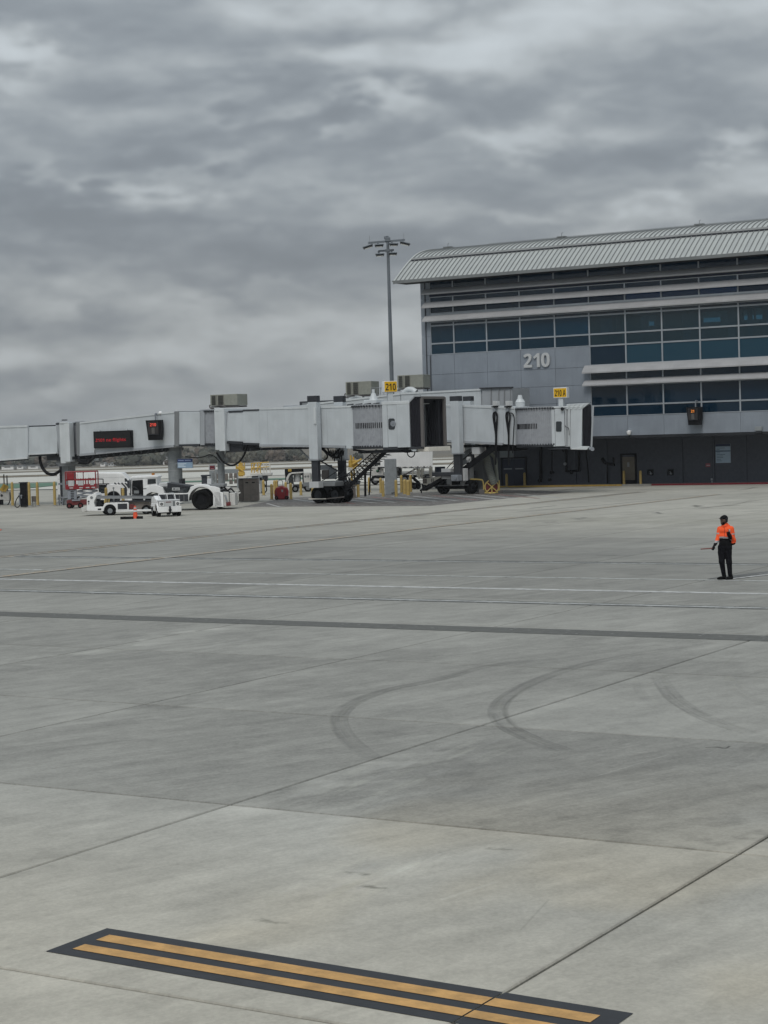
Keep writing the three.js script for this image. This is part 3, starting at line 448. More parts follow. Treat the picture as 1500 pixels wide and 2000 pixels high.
  part('downpipe', mb().bar([XL + .44, 3.9, FZ + .05], [XL + .44, ys(17.2), FZ + .05], .035, 8), M.darkSteel); part('downpipe', mb().bar([FX[0] - .06, 3.9, FZ + .05], [FX[0] - .06, ys(11), FZ + .05], .03, 8), M.darkSteel);
  // sunshades: curved sloping blades with a drip lip
  const blade = (x0, x1, yt, yb, out) => { const P = [], n = 7; for (let k = 0; k <= n; k++) { const u = k / n; P.push([out * u, yt + (yb + .10 - yt) * Math.pow(u, 1.35)]); } P.push([out, yb], [out - .03, yb], [out - .05, yb + .06]); for (let k = n; k >= 0; k--) { const u = k / n * .93; P.push([out * u, yt - .05 + (yb + .08 - yt) * Math.pow(u, 1.35)]); }
    const s = new THREE.Shape(P.map((p) => new THREE.Vector2(-p[0], p[1]))), g = new THREE.ExtrudeGeometry(s, { depth: x1 - x0, bevelEnabled: false }); g.rotateY(Math.PI / 2); g.translate(x0, 0, FZ + .005); const b = mb(); b.add(g); part('sunshade', b, M.shade); };
  for (const [t, b, f] of [[16.50, 15.98, 0], [15.40, 14.88, 0], [14.28, 13.75, 0], [9.52, 8.86, 5], [8.36, 7.87, 5]]) for (let i = f; i < FX.length - 1; i += 2) blade(FX[i] + (i === f ? -.42 : .004), FX[Math.min(i + 2, FX.length - 1)] - .004, ys(t), ys(b), .62);
  for (const [t, f] of [[16.3, 0], [15.2, 0], [14.1, 0], [9.2, 5], [8.2, 5]]) for (let i = f; i < FX.length - 1; i++) part('shade_bracket', mb().bx(FX[i] - .02, FX[i] + .02, ys(t) - .3, ys(t) - .1, FZ + .002, FZ + .4), M.alu);
  // curved standing-seam roof
  const prof = new THREE.SplineCurve([[127.25, 16.72], [128.1, 17.36], [129.0, 18.0], [129.9, 18.58], [130.9, 19.1], [131.8, 19.42], [132.9, 19.66], [134.2, 19.82], [136, 19.92], [138.2, 19.95], [141, 19.8], [144.5, 19.2], [148, 17.9], [150.6, 16.6]].map((p) => new THREE.Vector2(...p))).getPoints(70);
  const RX0 = -75.5, RX1 = -38, PW = .405, cut = prof.findIndex((p) => p.x > 129.95);
  const tier = (pts, lift) => { // one pan with its raised seam
    const b = mb(), s = new THREE.Shape([...pts.map((p) => new THREE.Vector2(p.x, p.y + lift)), ...[...pts].reverse().map((p) => new THREE.Vector2(p.x, p.y + lift - .08))]), g = new THREE.ExtrudeGeometry(s, { depth: PW - .008, bevelEnabled: false }); g.rotateY(Math.PI / 2); b.add(g);
    const q = new THREE.Shape([...pts.map((p) => new THREE.Vector2(p.x, p.y + lift + .075)), ...[...pts].reverse().map((p) => new THREE.Vector2(p.x, p.y + lift + .001))]), h = new THREE.ExtrudeGeometry(q, { depth: .05, bevelEnabled: false }); h.rotateY(Math.PI / 2);
    return [boxUV(b.geo()), boxUV(new MB().add(h).geo())];
  };
  const thin = (p) => p.filter((_, i) => i % 2 === 0 || i === p.length - 1);
  const tiers = [tier(prof.slice(0, cut + 1), 0), tier(thin(prof.slice(cut + 1)), .0)];
  let n = 0; for (let x = RX0; x < RX1; x += PW, n++) for (const [pan, seam] of tiers) { const o = mesh('roof_panel', pan, n % 3 ? M.roof : M.roof2, T); o.position.set(x + 56, 0, 140); const q = mesh('standing_seam', seam, M.seam, o); q.position.x = -.02; }
  const pc = prof[cut]; part('roof_gutter', mb().bx(RX0 + .1, RX1, pc.y + .02, pc.y + .16, -pc.x - .08, -pc.x + .16, .02), M.gutter); part('roof_gutter_gap', mb().bx(RX0 + .1, RX1, pc.y - .13, pc.y + .018, -pc.x + .05, -pc.x + .2), M.darkSteel); part('roof_gutter_gap', mb().bx(RX0 + .1, RX1, pc.y + .02, pc.y + .2, -pc.x - .22, -pc.x - .1), M.darkSteel);
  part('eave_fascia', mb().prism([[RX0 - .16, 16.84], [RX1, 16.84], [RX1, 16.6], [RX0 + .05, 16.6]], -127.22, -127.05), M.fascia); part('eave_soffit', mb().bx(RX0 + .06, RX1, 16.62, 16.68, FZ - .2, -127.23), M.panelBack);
  { const v = prof.map((p) => [p.x, p.y]); const s = new THREE.Shape([...v.map((p) => new THREE.Vector2(p[0], p[1] + .09)), ...[...v].reverse().map((p) => new THREE.Vector2(p[0], p[1] - .14))]), g = new THREE.ExtrudeGeometry(s, { depth: .14, bevelEnabled: false }); g.rotateY(Math.PI / 2); g.translate(RX0 - .15, 0, 0); const b = mb(); b.add(g); part('roof_rake_trim', b, M.roof); }
  part('gable_wall', mb().bx(XL + .02, XL + .28, 17.21, 17.4, ZB + 4, FZ - .4), M.panel);
  { const v = prof.filter((p) => p.x > 129.2 && p.x < 148).map((p) => new THREE.Vector2(p.x, p.y - .2)), s = new THREE.Shape([...v, new THREE.Vector2(149.4, 17.2), new THREE.Vector2(128.9, 17.2)]), g = new THREE.ExtrudeGeometry(s, { depth: .25, bevelEnabled: false }); g.rotateY(Math.PI / 2); g.translate(XL + .02, 0, 0); const b = mb(); b.add(g); part('gable_wall', b, M.panel); }
  // little roof fixtures on the ridge
  for (const px of [875, 1097, 1366]) { const p = PZ(px, 486 - (px - 875) * .096, -133.4); const y = 19.78; part('roof_fixture', mb().bx(p.x - .35, p.x + .35, y + .02, y + .12, -133.7, -133.2).bar([p.x, y + .1, -133.4], [p.x, y + .34, -133.4], .02).bar([p.x, y + .34, -133.4], [p.x + .12, y + .42, -133.4], .02), M.fascia); }
  part('ridge_cable', mb().bar([RX0 + 4, 20.15, -136], [RX1, 20.15, -136], .014), M.seam);
  // gate number
  { const a = PZ(1024, 718, FZ), b = PZ(1076, 691, FZ), h = 1.02; let x = a.x; for (const ch of '210') { const g = new TextGeometry(ch, { font, size: h * 1.04, depth: .1, curveSegments: 6, bevelEnabled: true, bevelThickness: .012, bevelSize: .012, bevelSegments: 2 }); g.computeBoundingBox(); const w = g.boundingBox.max.x - g.boundingBox.min.x; g.translate(x - g.boundingBox.min.x, a.y - .01, FZ + .03); x += w + .12; const q = mb(); q.add(g); part('numeral', q, M.whiteGrey); } }
}
// things fixed to or standing by the terminal wall
const onWall = (name, label, cat, px, py, z, fn, group) => { const p = PZ(px, py, z), t = worldThing(name, label, cat, p, group); fn(t, p); return t; };
const wallBox = (px0, py0, px1, py1, z) => { const a = PZ(px0, py1, z), b = PZ(px1, py0, z); return [a.x, b.x, a.y, b.y]; };
onWall('metal_door', 'tan steel door in the dark ground floor wall behind two bollards', 'door', 1228, 947, WZ, (t) => {
  const [x0, x1, , y1] = wallBox(1217, 892, 1240, 947, WZ); mb().bx(x0, x1, .03, y1, WZ + .003, WZ + .06, .01).build('leaf', M.doorTan, t); mb().bx(x0, x1, y1 - .32, y1 - .24, WZ + .062, WZ + .09).build('rail', M.brown, t); mb().bx(x0, x1, .03, .42, WZ + .062, WZ + .085).build('kick_plate', M.black, t); mb().bx(x0, x1, .5, .56, WZ + .062, WZ + .09).build('rail', M.brown, t);
  mb().bx(x0 - .14, x0 - .01, 0, y1 + .15, WZ + .003, WZ + .1).bx(x1 + .01, x1 + .14, 0, y1 + .15, WZ + .003, WZ + .1).bx(x0 - .14, x1 + .14, y1 + .151, y1 + .26, WZ + .003, WZ + .1).build('door_frame', M.black, t); mb().bx(x0 + .42, x0 + .6, 1.45, 1.8, WZ + .062, WZ + .075).build('notice', M.column, t);
});
onWall('double_door', 'dark blue double doors under the right boarding bridge', 'door', 1005, 950, WZ, (t) => {
  const [x0, x1, , y1] = wallBox(983, 897, 1026, 950, WZ), xm = (x0 + x1) / 2; for (const [a, b] of [[x0, xm - .01], [xm + .01, x1]]) { const d = mb().bx(a, b, .13, y1, WZ + .003, WZ + .07, .01).build('leaf', M.doorDark, t); const g = mb().bx(a + .15, b - .15, 1.42, 1.52, WZ + .072, WZ + .13).build('push_bar', M.galv, t); }
  mb().bx(x0 - .12, x0 - .01, 0.13, y1 + .1, WZ + .003, WZ + .1).bx(x1 + .01, x1 + .12, 0.13, y1 + .1, WZ + .003, WZ + .1).bx(x0 - .12, x1 + .12, y1 + .101, y1 + .2, WZ + .003, WZ + .1).build('door_frame', M.black, t);
});
onWall('wall_window', 'small pale framed window above the dark blue double doors', 'window', 990, 885, WZ, (t) => { const [x0, x1, y0, y1] = wallBox(977, 877, 1004, 894, WZ); mb().bx(x0, x1, y1 - .08, y1, WZ + .003, WZ + .1).bx(x0, x1, y0, y0 + .08, WZ + .003, WZ + .1).bx(x0, x0 + .08, y0 + .081, y1 - .081, WZ + .003, WZ + .1).bx(x1 - .08, x1, y0 + .081, y1 - .081, WZ + .003, WZ + .1).bx((x0 + x1) / 2 + .15, (x0 + x1) / 2 + .23, y0 + .081, y1 - .081, WZ + .003, WZ + .1).build('frame', M.galv, t); mb().bx(x0 + .07, x1 - .07, y0 + .07, y1 - .07, WZ + .02, WZ + .05).build('pane', paint(.22, .26, .28, { rough: .1, map: null, bump: 0 }), t); });
const notice = (draw, w, h) => printMat(w, h, draw);
onWall('notice_board', 'tall pale blue notice with a dark header on the ground floor wall', 'sign', 1410, 890, WZ, (t) => {
  const [x0, x1, y0, y1] = wallBox(1398.5, 866.5, 1427, 904.5, WZ); mb().bx(x0, x1, y0, y1, WZ + .003, WZ + .05).build('board', M.galv, t);
  plate('print', notice((c, w, h) => { c.fillStyle = '#9fb4c6'; c.fillRect(0, 0, w, h); c.fillStyle = '#26324f'; c.fillRect(0, 0, w, h * .13); c.fillStyle = '#5a6f86'; c.fillRect(0, h * .34, w, h * .07); c.fillStyle = '#33455c'; const r = rng(3); for (let i = 0; i < 9; i++) c.fillRect(w * .06, h * (.2 + i * .085), w * (.2 + r() * .5), h * .022); }, 128, 170), t, x1 - x0 - .02, y1 - y0 - .02, V((x0 + x1) / 2 - t.position.x, (y0 + y1) / 2 - t.position.y, .054));
});
onWall('small_sign', 'small faded red sign on the wall left of the tall notice', 'sign', 1383, 908, WZ, (t) => { const [x0, x1, y0, y1] = wallBox(1378.5, 905, 1389, 912, WZ); mb().bx(x0, x1, y0, y1, WZ + .003, WZ + .03).build('plate', paint(.30, .08, .10, { rough: .5 }), t); mb().bx(x0 + .08, x1 - .08, y0 + .1, y0 + .14, WZ + .031, WZ + .034).build('text_bar', M.whiteGrey, t); });
[[1271, 'left of the two square wall recesses with a valve', 917], [1310, 'right of the two square wall recesses with a valve', 917]].forEach(([px, lab, py]) => onWall('hose_valve_box', lab, 'valve box', px, 923, WZ, (t) => { const [x0, x1, y0, y1] = wallBox(px - 5.5, py, px + 5.5, py + 11.5, WZ); mb().bx(x0, x1, y0, y1, WZ + .003, WZ + .02).build('recess', M.black, t); mb().bx(x0 - .03, x1 + .03, y1 + .001, y1 + .04, WZ + .003, WZ + .07).bx(x0 - .04, x0 - .001, y0, y1, WZ + .003, WZ + .07).build('surround', M.darkSteel, t); mb().cyl((x0 + x1) / 2 + .06, y0 + .14, WZ + .09, .07, .14, 'z', 14).bar([(x0 + x1) / 2 + .06, y0 + .16, WZ + .1], [(x0 + x1) / 2 - .04, y0 + .32, WZ + .08], .025).build('valve', M.galv, t); }, 'valve recesses in the ground floor wall'));
onWall('wall_pipe', 'dark U-shaped pipe run on the wall under the right bridge', 'pipe', 1116, 905, WZ, (t) => { const P = (x, y) => PZ(x, y, WZ + .15); mb().bar(P(1106, 868), P(1106, 920), .09).bar(P(1131, 868), P(1131, 920), .09).bar(P(1104, 920), P(1133, 919), .08).bar(P(1116, 918), P(1116, 926), .12).build('pipe', M.black, t); mb().cyl(P(1105, 906).x, P(1105, 906).y, WZ + .25, .12, .2, 'z', 14).build('gauge', M.galv, t); });
onWall('wall_pipe', 'dark standpipe on the wall right of the double doors', 'pipe', 1056, 930, WZ, (t) => { const P = (x, y) => PZ(x, y, WZ + .2); mb().bar(P(1056, 868), P(1056, 938), .13).bar(P(1056, 938), P(1052, 940), .16).build('pipe', M.black, t); mb().bar(P(1078, 868), P(1078, 921), .05).cyl(P(1078, 923).x, P(1078, 923).y, WZ + .2, .14, .24, 'z').cyl(P(1073, 937).x, P(1073, 937).y, WZ + .15, .12, .2, 'z').build('valve', M.black, t); });
onWall('wall_pipe', 'thin grey conduit with a tap at its foot beside the tall notice', 'pipe', 1391, 935, WZ, (t) => { const P = (x, y) => PZ(x, y, WZ + .08); mb().bar(P(1391.5, 850), P(1391.5, 935), .03).build('pipe', M.darkSteel, t); mb().cyl(P(1391, 936).x, P(1391, 936).y, WZ + .15, .09, .16, 'y', 12).cyl(P(1391, 941).x, P(1391, 941).y, WZ + .13, .06, .12, 'y', 12).build('tap', M.galv, t); });
onWall('wall_pipe', 'dark bent pipe and fitting on the wall left of the tan door', 'pipe', 1185, 900, WZ, (t) => { const P = (x, y) => PZ(x, y, WZ + .14); mb().bar(P(1176, 895), P(1182, 905), .14).bar(P(1182, 905), P(1200, 908), .1).bar(P(1186, 908), P(1186, 944), .045).bar(P(1198, 893), P(1198, 908), .06).bar(P(1145, 880), P(1150, 942), .05).build('pipe', M.black, t); });
onWall('security_camera', 'white dome camera under the lower wall panels', 'camera', 1230.5, 846, FZ, (t, p) => { mb().bx(p.x - .1, p.x + .1, p.y + .1, p.y + .22, FZ + .003, FZ + .2).build('bracket', M.white, t); const g = new THREE.SphereGeometry(.15, 16, 12); g.translate(p.x, p.y, FZ + .22); const b = mb(); b.add(g); b.cyl(p.x, p.y + .1, FZ + .22, .17, .12, 'y', 18); b.build('dome', M.white, t); });
onWall('wall_light', 'small grey floodlight on the panels at the right edge', 'light fitting', 1483.5, 837, FZ, (t, p) => { mb().bx(p.x - .26, p.x + .26, p.y - .16, p.y + .16, FZ + .08, FZ + .3, .03).build('housing', M.column, t); mb().bx(p.x - .2, p.x + .2, p.y - .3, p.y - .161, FZ + .12, FZ + .26).build('lens', M.darkSteel, t); mb().bar([p.x, p.y, FZ + .003], [p.x, p.y, FZ + .09], .05).build('bracket', M.darkSteel, t); });
// docking displays: tapered black cabinets with lit digits
function dockingDisplay(label, px, pyTop, pyBot, z, w, text, color, turn) {
  const a = PZ(px, pyBot, z), b = PZ(px, pyTop, z), h = b.y - a.y, t = thing('docking_display', label, 'display', V(a.x, a.y, z), turn);
  const body = mb(), s = new THREE.Shape([[-w / 2, h], [w / 2, h], [w / 2, h * .36], [w * .38, 0], [-w * .38, 0], [-w / 2 + .02, h * .36]].map((p) => new THREE.Vector2(...p)));
  body.prism([[-w * .5, h], [w * .5, h], [w * .5, h * .4], [w * .42, 0], [-w * .36, 0], [-w * .4, h * .34]], .25, .75, .02).build('cabinet', M.black, t);
  mb().bx(-w * .34, w * .34, h * .30, h * .93, .752, .77).build('screen', paint(.045, .042, .042, { rough: .3, map: null, bump: 0 }), t); mb().bx(-w * .1, w * .1, h * .32, h * .62, .771, .78).build('lead_in_strip', paint(.10, .095, .09, { rough: .4, map: null, bump: 0 }), t); mb().bx(-w * .36, w * .36, h * .27, h * .295, .752, .82).build('ledge', M.darkSteel, t);
  const m = printMat(128, 80, (c, W, H) => { c.fillStyle = '#070606'; c.fillRect(0, 0, W, H); c.fillStyle = color; c.font = 'bold 66px sans-serif'; c.textAlign = 'center'; c.textBaseline = 'middle'; c.fillText(text, W / 2, H / 2 + 3); }, { glow: .28, rough: .4 });
  plate('digits', m, t, w * .5, h * .26, V(0, h * .78, .774)); mb().bar([0, h, .3], [0, h + .45, .3], .05).bar([0, h + .45, .3], [0, h + .45, 0], .05).bx(-.1, .1, h * .3, h * .6, 0, .249).build('bracket', M.galv, t);
  const l = new THREE.PointLight(new THREE.Color(color), .006, 6); l.position.set(0, h * .78, .95); t.add(l); return t;
}
dockingDisplay('black docking display with amber 21 below the right windows', 1363, 795, 830, FZ, 1.12, '21', '#ff9a3c', .1);
// kerb along the wall
{
  const k = structure('kerb', 'kerb along the terminal wall, yellow at the left and red at the right'), z1 = -131.55, x = (px) => PZ(px, 948, z1).x, seg = (n, a, b, m) => { for (let q = a; q < b - .05; q += 2.4) mb().bx(q + .004, Math.min(q + 2.4, b) - .004, -.02, .13, z1 - .16, z1, .02).build(n, m, k); };
  seg('yellow_kerb_stone', -70.6, x(1214), M.kerbYellow); seg('plain_kerb_stone', x(1214) + .01, x(1272), M.kerb); seg('red_kerb_stone', x(1272) + .01, XR, M.kerbRed);
  mb().bx(-70.6, XR, -.02, .115, WZ, z1 - .162).build('footway', M.kerb, k);
}
// ---------------------------------------------------------------- boarding bridges
function corrugated(r, h0, h1, ribs, amp, n = ribs * 6) { // upright curtain drum with rounded ribs
  const g = new THREE.CylinderGeometry(r, r, h1 - h0, n, 1, true), p = g.attributes.position; for (let i = 0; i < p.count; i++) { const a = Math.atan2(p.getZ(i), p.getX(i)), k = 1 + amp / r * Math.sin(a * ribs); p.setXYZ(i, p.getX(i) * k, p.getY(i) + (h0 + h1) / 2, p.getZ(i) * k); } g.computeVertexNormals(); return g;
}
function drum(parent, x, r, h0, h1, mat, slits) { // slits: [from angle, to angle, height, count]
  const b = mb(); b.add(corrugated(r, h0, h1, 80, .014)); b.g[0].translate(x, 0, 0); b.build('corrugated_curtain', mat, parent);
  mb().cyl(x, h1 + .05, 0, r + .06, .1, 'y', 40).build('rotunda_roof', M.bridgeGrey, parent); mb().cyl(x, h0 - .07, 0, r + .05, .14, 'y', 40).build('rotunda_floor', M.darkSteel, parent);
  const tb = mb(); for (let i = 0; i < 60; i++) { const a = i / 60 * Math.PI * 2; tb.box(x + Math.cos(a) * (r + .07), h1 - .03, Math.sin(a) * (r + .07), .09, .12, .09, [0, -a, 0]); tb.box(x + Math.cos(a) * (r + .06), h0 + .03, Math.sin(a) * (r + .06), .08, .1, .08, [0, -a, 0]); } tb.build('curtain_guide', M.darkSteel, parent);
  if (slits) for (let i = 0; i < slits[3]; i++) { const a = slits[0] + (slits[1] - slits[0]) * i / (slits[3] - 1); mb().box(x + Math.cos(a) * (r + .012), slits[2], Math.sin(a) * (r + .012), .05, .36, .05, [0, -a, 0]).build('window_slit', M.black, parent); }
}
const bellowsWall = (poly, w, pleats, side) => { // upright pleated wall: outline given as two ends [l, y0, y1]
  const [[l0, b0, t0], [l1, b1, t1]] = poly, g = mb(); for (let i = 0; i < pleats; i++) { const u = (i + .5) / pleats, l = l0 + (l1 - l0) * u, b = b0 + (b1 - b0) * u, t = t0 + (t1 - t0) * u, s = Math.abs(l1 - l0) / pleats; g.box(l, (b + t) / 2, w, s * .82, t - b, .12, [0, .5 * side, 0], .02); g.box(l + s * .5, (b + t) / 2, w - .05 * side, s * .9, t - b, .05, [0, -.6 * side, 0]); } return g;
};
const HW = 1.5;
// --- front bridge, gate 210
const B1P = G(640, 982), B1 = thing('boarding_bridge', 'front white boarding bridge with open dark canopy facing the apron under the yellow 210 sign', 'boarding bridge', B1P, 0, 'passenger boarding bridges'), q1 = frameOf(B1, 0);
const pl = (q, pts, w) => pts.map(([x, y]) => q(x, y, w));
{
  const q = q1, part = (n, b, m, p = B1) => b.build(n, m, p);
  part('tunnel_section', mb().prism(pl(q, [[506.5, 869.5], [506.5, 797.5], [691, 792.6], [691, 876.5], [675.6, 876.5], [675.6, 870.8]], HW), -HW, HW, .03), M.bridge);
  part('tunnel_section', mb().prism(pl(q, [[474.7, 865.5], [474.7, 802.5], [507, 801.3], [507, 866.5]], HW - .12), -HW + .12, HW - .12, .03), M.bridge);
  part('tunnel_section', mb().prism(pl(q, [[437, 861], [437, 806.5], [476, 805], [476, 863]], HW - .24), -HW + .24, HW - .24, .03), M.bridge);
  const rail = (x0, y0, x1, y1, w, h, d, m, n) => { const a = q(x0, y0, w), b = q(x1, y1, w); part(n, mb().beam([a[0], a[1], w], [b[0], b[1], w], d, h), m); };
  rail(507, 798.6, 690, 793.8, HW + .01, .12, .06, M.bridgeTrim, 'roof_rail'); rail(507, 869.9, 607, 871.2, HW + .02, .16, .08, M.bridgeGrey, 'floor_rail'); rail(622, 871.3, 675, 872.6, HW + .02, .16, .08, M.bridgeGrey, 'floor_rail'); rail(475, 866.6, 506, 867.6, HW - .1, .14, .1, M.darkSteel, 'floor_rail'); rail(440, 864, 474, 865.5, HW - .22, .14, .1, M.darkSteel, 'floor_rail');
  rail(475, 801.6, 506, 800.6, HW - .14, .1, .12, M.darkSteel, 'roof_seal'); rail(447, 804.2, 474, 803.2, HW - .26, .12, .12, M.darkSteel, 'roof_seal');
  for (const px of [524, 640]) { const a = q(px, 870, HW), b = q(px, 794.5 + (640 - px) * .02, HW); part('panel_seam', mb().bx(a[0] - .008, a[0] + .008, a[1] + .1, b[1] - .1, HW - .01, HW + .004), M.bridgeGrey); }
  { // underframe: cross members, cable chains and pipes
    const y = q(600, 874, 0)[1], b = mb(); const l0 = q(510, 870, 0)[0], l1 = q(690, 870, 0)[0]; for (let l = l0; l < l1; l += .9) b.bx(l, l + .1, y - .1, y + .06, -HW + .1, HW - .1); part('underframe', b, M.darkSteel);
    const c = mb(), P = (x, yy, w) => { const a = q(x, yy, w); return [a[0], a[1], w]; };
    c.tube([P(625, 874, 1.3), P(634, 882, 1.2), P(640, 892, 1), P(632, 899, .9), P(622, 902, .8)], .05); c.tube([P(640, 876, .5), P(646, 890, .4), P(656, 884, .2), P(664, 876, .2)], .055); c.tube([P(690, 879, .9), P(730, 882, .9), P(770, 880, .9)], .06); c.tube([P(628, 874, .9), P(645, 889, .6), P(660, 893, .2), P(668, 880, 0)], .09); c.tube([P(700, 880, 1.2), P(712, 885, 1.2), P(722, 881, 1.2)], .03); c.tube([P(784, 880, 1.3), P(790, 883, 1.3), P(800, 883, 1.2)], .04); c.tube([P(795, 878, 1.4), P(797, 889, 1.4), P(803, 893, 1.4), P(809, 889, 1.4), P(810, 878, 1.4)], .035); for (let i = 0; i < 9; i++) { const x = 642 + i * 3.4; c.tube([P(x, 878, .1), P(x + 1, 890 + (i % 4) * 4, .2), P(x + 2.5, 880, .1)], .03); } part('hanging_cables', c, M.black);
  }
  // terminal-side rotunda and its portal
  const xr = q(430, 840, 0)[0], yb = q(410, 868, 0)[1], yt = q(410, 803, 0)[1];
  drum(B1, xr, 1.3, yb, yt, M.curtain);
  for (const [x0, x1, yT, yB, w] of [[420.5, 428, 800, 879, HW], [428.6, 437.5, 801, 881, HW + .03]]) { const a = q(x0, yB, w), b = q(x1, yT, w); part('portal_post', mb().bx(a[0], b[0], a[1], b[1], w - .5, w, .02), M.bridgeTrim); part('portal_post', mb().bx(a[0], b[0], a[1], b[1], -w, -w + .5, .02), M.bridgeTrim); }
  { const a = q(420.5, 803.5, HW), b = q(437.5, 798.5, HW); part('portal_header', mb().bx(a[0] + .01, b[0] - .01, a[1], b[1] + .02, -HW + .01, HW + .04, .02), M.bridgeTrim); const c = q(437, 805, 1.3), d = q(441.5, 869, 1.3); part('slanted_flange', mb().prism(pl(q, [[434.8, 870], [437.5, 806], [444, 803.5], [441, 869]], 1.3), -1.3, 1.3, .02), M.bridgeGrey); }
  part('underslung_box', mb().prism(pl(q, [[441, 884], [444, 866], [474, 866], [474, 881]], 1), -1, 1, .03), M.darkSteel);
  { const a = q(428, 947, 0); part('support_column', mb().bar([a[0], 0, -.3], [a[0], q(428, 880, 0)[1], -.3], .25, 20).cyl(a[0], .1, -.3, .5, .2, 'y', 20), M.column); const P = (x, yy, w) => { const k = q(x, yy, w); return [k[0], k[1], w]; }; part('hanging_cable', mb().tube([P(423, 884, .9), P(436, 902, 1), P(452, 909, 1.1), P(466, 903, 1.1), P(478, 886, 1.2), P(483, 868, 1.2)], .07, 40), M.black); part('cable', mb().tube([P(362, 892, .9), P(385, 894, .8), P(398, 892, .8), P(410, 888, .8), P(421, 893, .8), P(430, 903, .8)], .035, 40), M.black); }
  // lift columns and bogie
  for (const s of [1, -1]) {
    const w = 1.92 * s, xs = s > 0 ? [608, 621.5] : [659, 672.3], [l0, y0] = q(xs[0], 897, w), [l1, y1] = q(xs[1], 785, w); part('lift_column', mb().bx(l0, l1, y0, y1, w - .25, w + .25, .03), M.bridge); part('column_cap', mb().bx(l0 - .06, l1 + .02, y1 + .004, y1 + .42, w - .2, w + .2, .02), M.darkSteel);
    part('column_channel', mb().bx(l1 - .2, l1 - .02, y1 - 1.45, y1 - .35, w + .252, w + .33, .01), M.bridgeTrim); part('column_flange', mb().bx(l0 - .04, l1 + .04, y0 - .08, y0 - .004, w - .29, w + .29), M.bridgeGrey); const yl = q(640, 940, w)[1]; part('lift_piston', mb().bx(l0 + .1, l1 - .08, yl, y0 - .084, w - .17, w + .17, .02), M.darkSteel);
    part('control_box', mb().bx(l0 - .04, l1 + .02, yl - .42, yl - .004, w - .3, w + .3, .02), M.whiteGrey);
  }
  { const [l0, y0] = q(622, 949, .3), [l1, y1] = q(672, 940, .3); part('cross_beam', mb().bx(l0 - .4, l1 + .1, y0, y1, -1.6, 1.6, .04), M.midGrey); part('bogie_frame', mb().bx(l0 + .2, l1 - .3, .62, y0 - .004, -.5, .5, .05).bx(l0 - .1, l1 + .1, .5, .75, -.12, .12), M.darkSteel); }
  for (const [px, w] of [[624, .55], [657, .45]]) { const [l] = q(px, 967, w); wheel(B1, l, .57, w, .57, .5, M.darkSteel); wheel(B1, l, .57, w - 1.1, .57, .5, M.darkSteel); }
  { const a = q(603, 974.5, 1.1), b = q(637, 974.2, 1.1), c = q(671, 970.5, 1.1); part('bumper_bar', mb().beam([a[0], a[1], 1.1], [b[0], b[1], 1.1], .06, .07), M.cream); part('bumper_bar', mb().beam([b[0], b[1], 1.1], [c[0], c[1], 1.0], .06, .06), M.taupe); }
  for (const [a, b, r] of [[[575, 868], [614, 905], .06], [[622, 898], [664, 922], .05], [[622, 944], [662, 918], .03], [[655, 936], [672, 921], .03], [[655, 941], [672, 926], .03]]) { const p = q(...a, .2), s = q(...b, .2); part('brace', mb().bar([p[0], p[1], .2], [s[0], s[1], .2], r), r > .05 ? M.bridgeGrey : M.darkSteel); }
  { const [l0, y0] = q(628, 936, -.8), [l1, y1] = q(642, 918, -.8); part('cabinet', mb().bx(l0, l1, y0, y1, -1.2, -.8, .03), M.brown); part('cabinet', mb().bx(l0 - .05, l1 + .05, y1 + .01, y1 + .35, -1.2, -.75, .03), M.bridgeGrey); part('cabinet', mb().bx(l1 + .02, l1 + .4, y0, y1 + .1, -1.2, -.8, .03), M.column); }
  // cab-side rotunda
  const xc = q(719, 830, HW)[0], cb = q(719, 872.7, HW)[1], ct = q(719, 792.5, HW)[1]; drum(B1, xc, 1.9, cb, ct, M.curtain, [Math.PI / 2 + .42, Math.PI / 2 - .6, q(719, 831, 1.9)[1], 15]);
  // cab
  const W = 1.65, [k0, kb] = q(748, 874, W), [k1, kt] = q(798.7, 786, W), [d0] = q(757, 830, W), [d1] = q(774.8, 830, W);
  const top = (px, py) => q(px, py, W)[1];
  part('cab_wall', mb().bx(k0, d0 - .012, kb, top(752, 791), W - .1, W, .015), M.bridge); part('cab_door', mb().bx(d0, d1, kb + .02, top(766, 789), W - .08, W - .015, .015), M.bridge); part('cab_wall', mb().prism([[d1 + .012, top(790, 876.5)], [k1, top(798, 877.5)], [k1, top(798.7, 785.5)], [d1 + .012, top(775, 787.5)]], W - .1, W, .012), M.bridge);
  part('cab_wall', mb().bx(k0, k1, kb, kt, -W, -W + .1, .015), M.bridge); part('cab_back_wall', mb().bx(k0 + .01, k0 + .1, kb, kt, -W + .11, W - .11), M.bridgeGrey); part('cab_roof', mb().bx(k0 - .02, k1 + .02, top(752, 791) + .004, kt + .12, -W - .02, W + .02, .03), M.bridgeTrim); part('cab_floor', mb().bx(k0, k1 + .9, kb - .16, kb - .004, -W, W, .02), M.darkSteel);
  { const [a0, a1] = q(759, 839, W), [b0, b1] = q(770.6, 817, W); const d = part('cab_window', mb().prism([[a0, a1 + .08], [a0 + .08, a1], [b0 - .08, a1], [b0, a1 + .08], [b0, b1 - .08], [b0 - .08, b1], [a0 + .08, b1], [a0, b1 - .08]], W - .014, W + .012), carGlass); const [c0, c1] = q(768, 827.5, W); part('window_fan', mb().cyl(c0, c1, W + .03, .19, .04, 'z', 22).cyl(c0, c1, W + .06, .05, .06, 'z', 12), M.galv); }
  // folding canopy: pleats at both sides, frames, pale sill
  const [e1] = q(822, 830, 1.5), yb2 = q(822, 872, 1.5)[1], yt2 = q(818, 775, 1.5)[1];
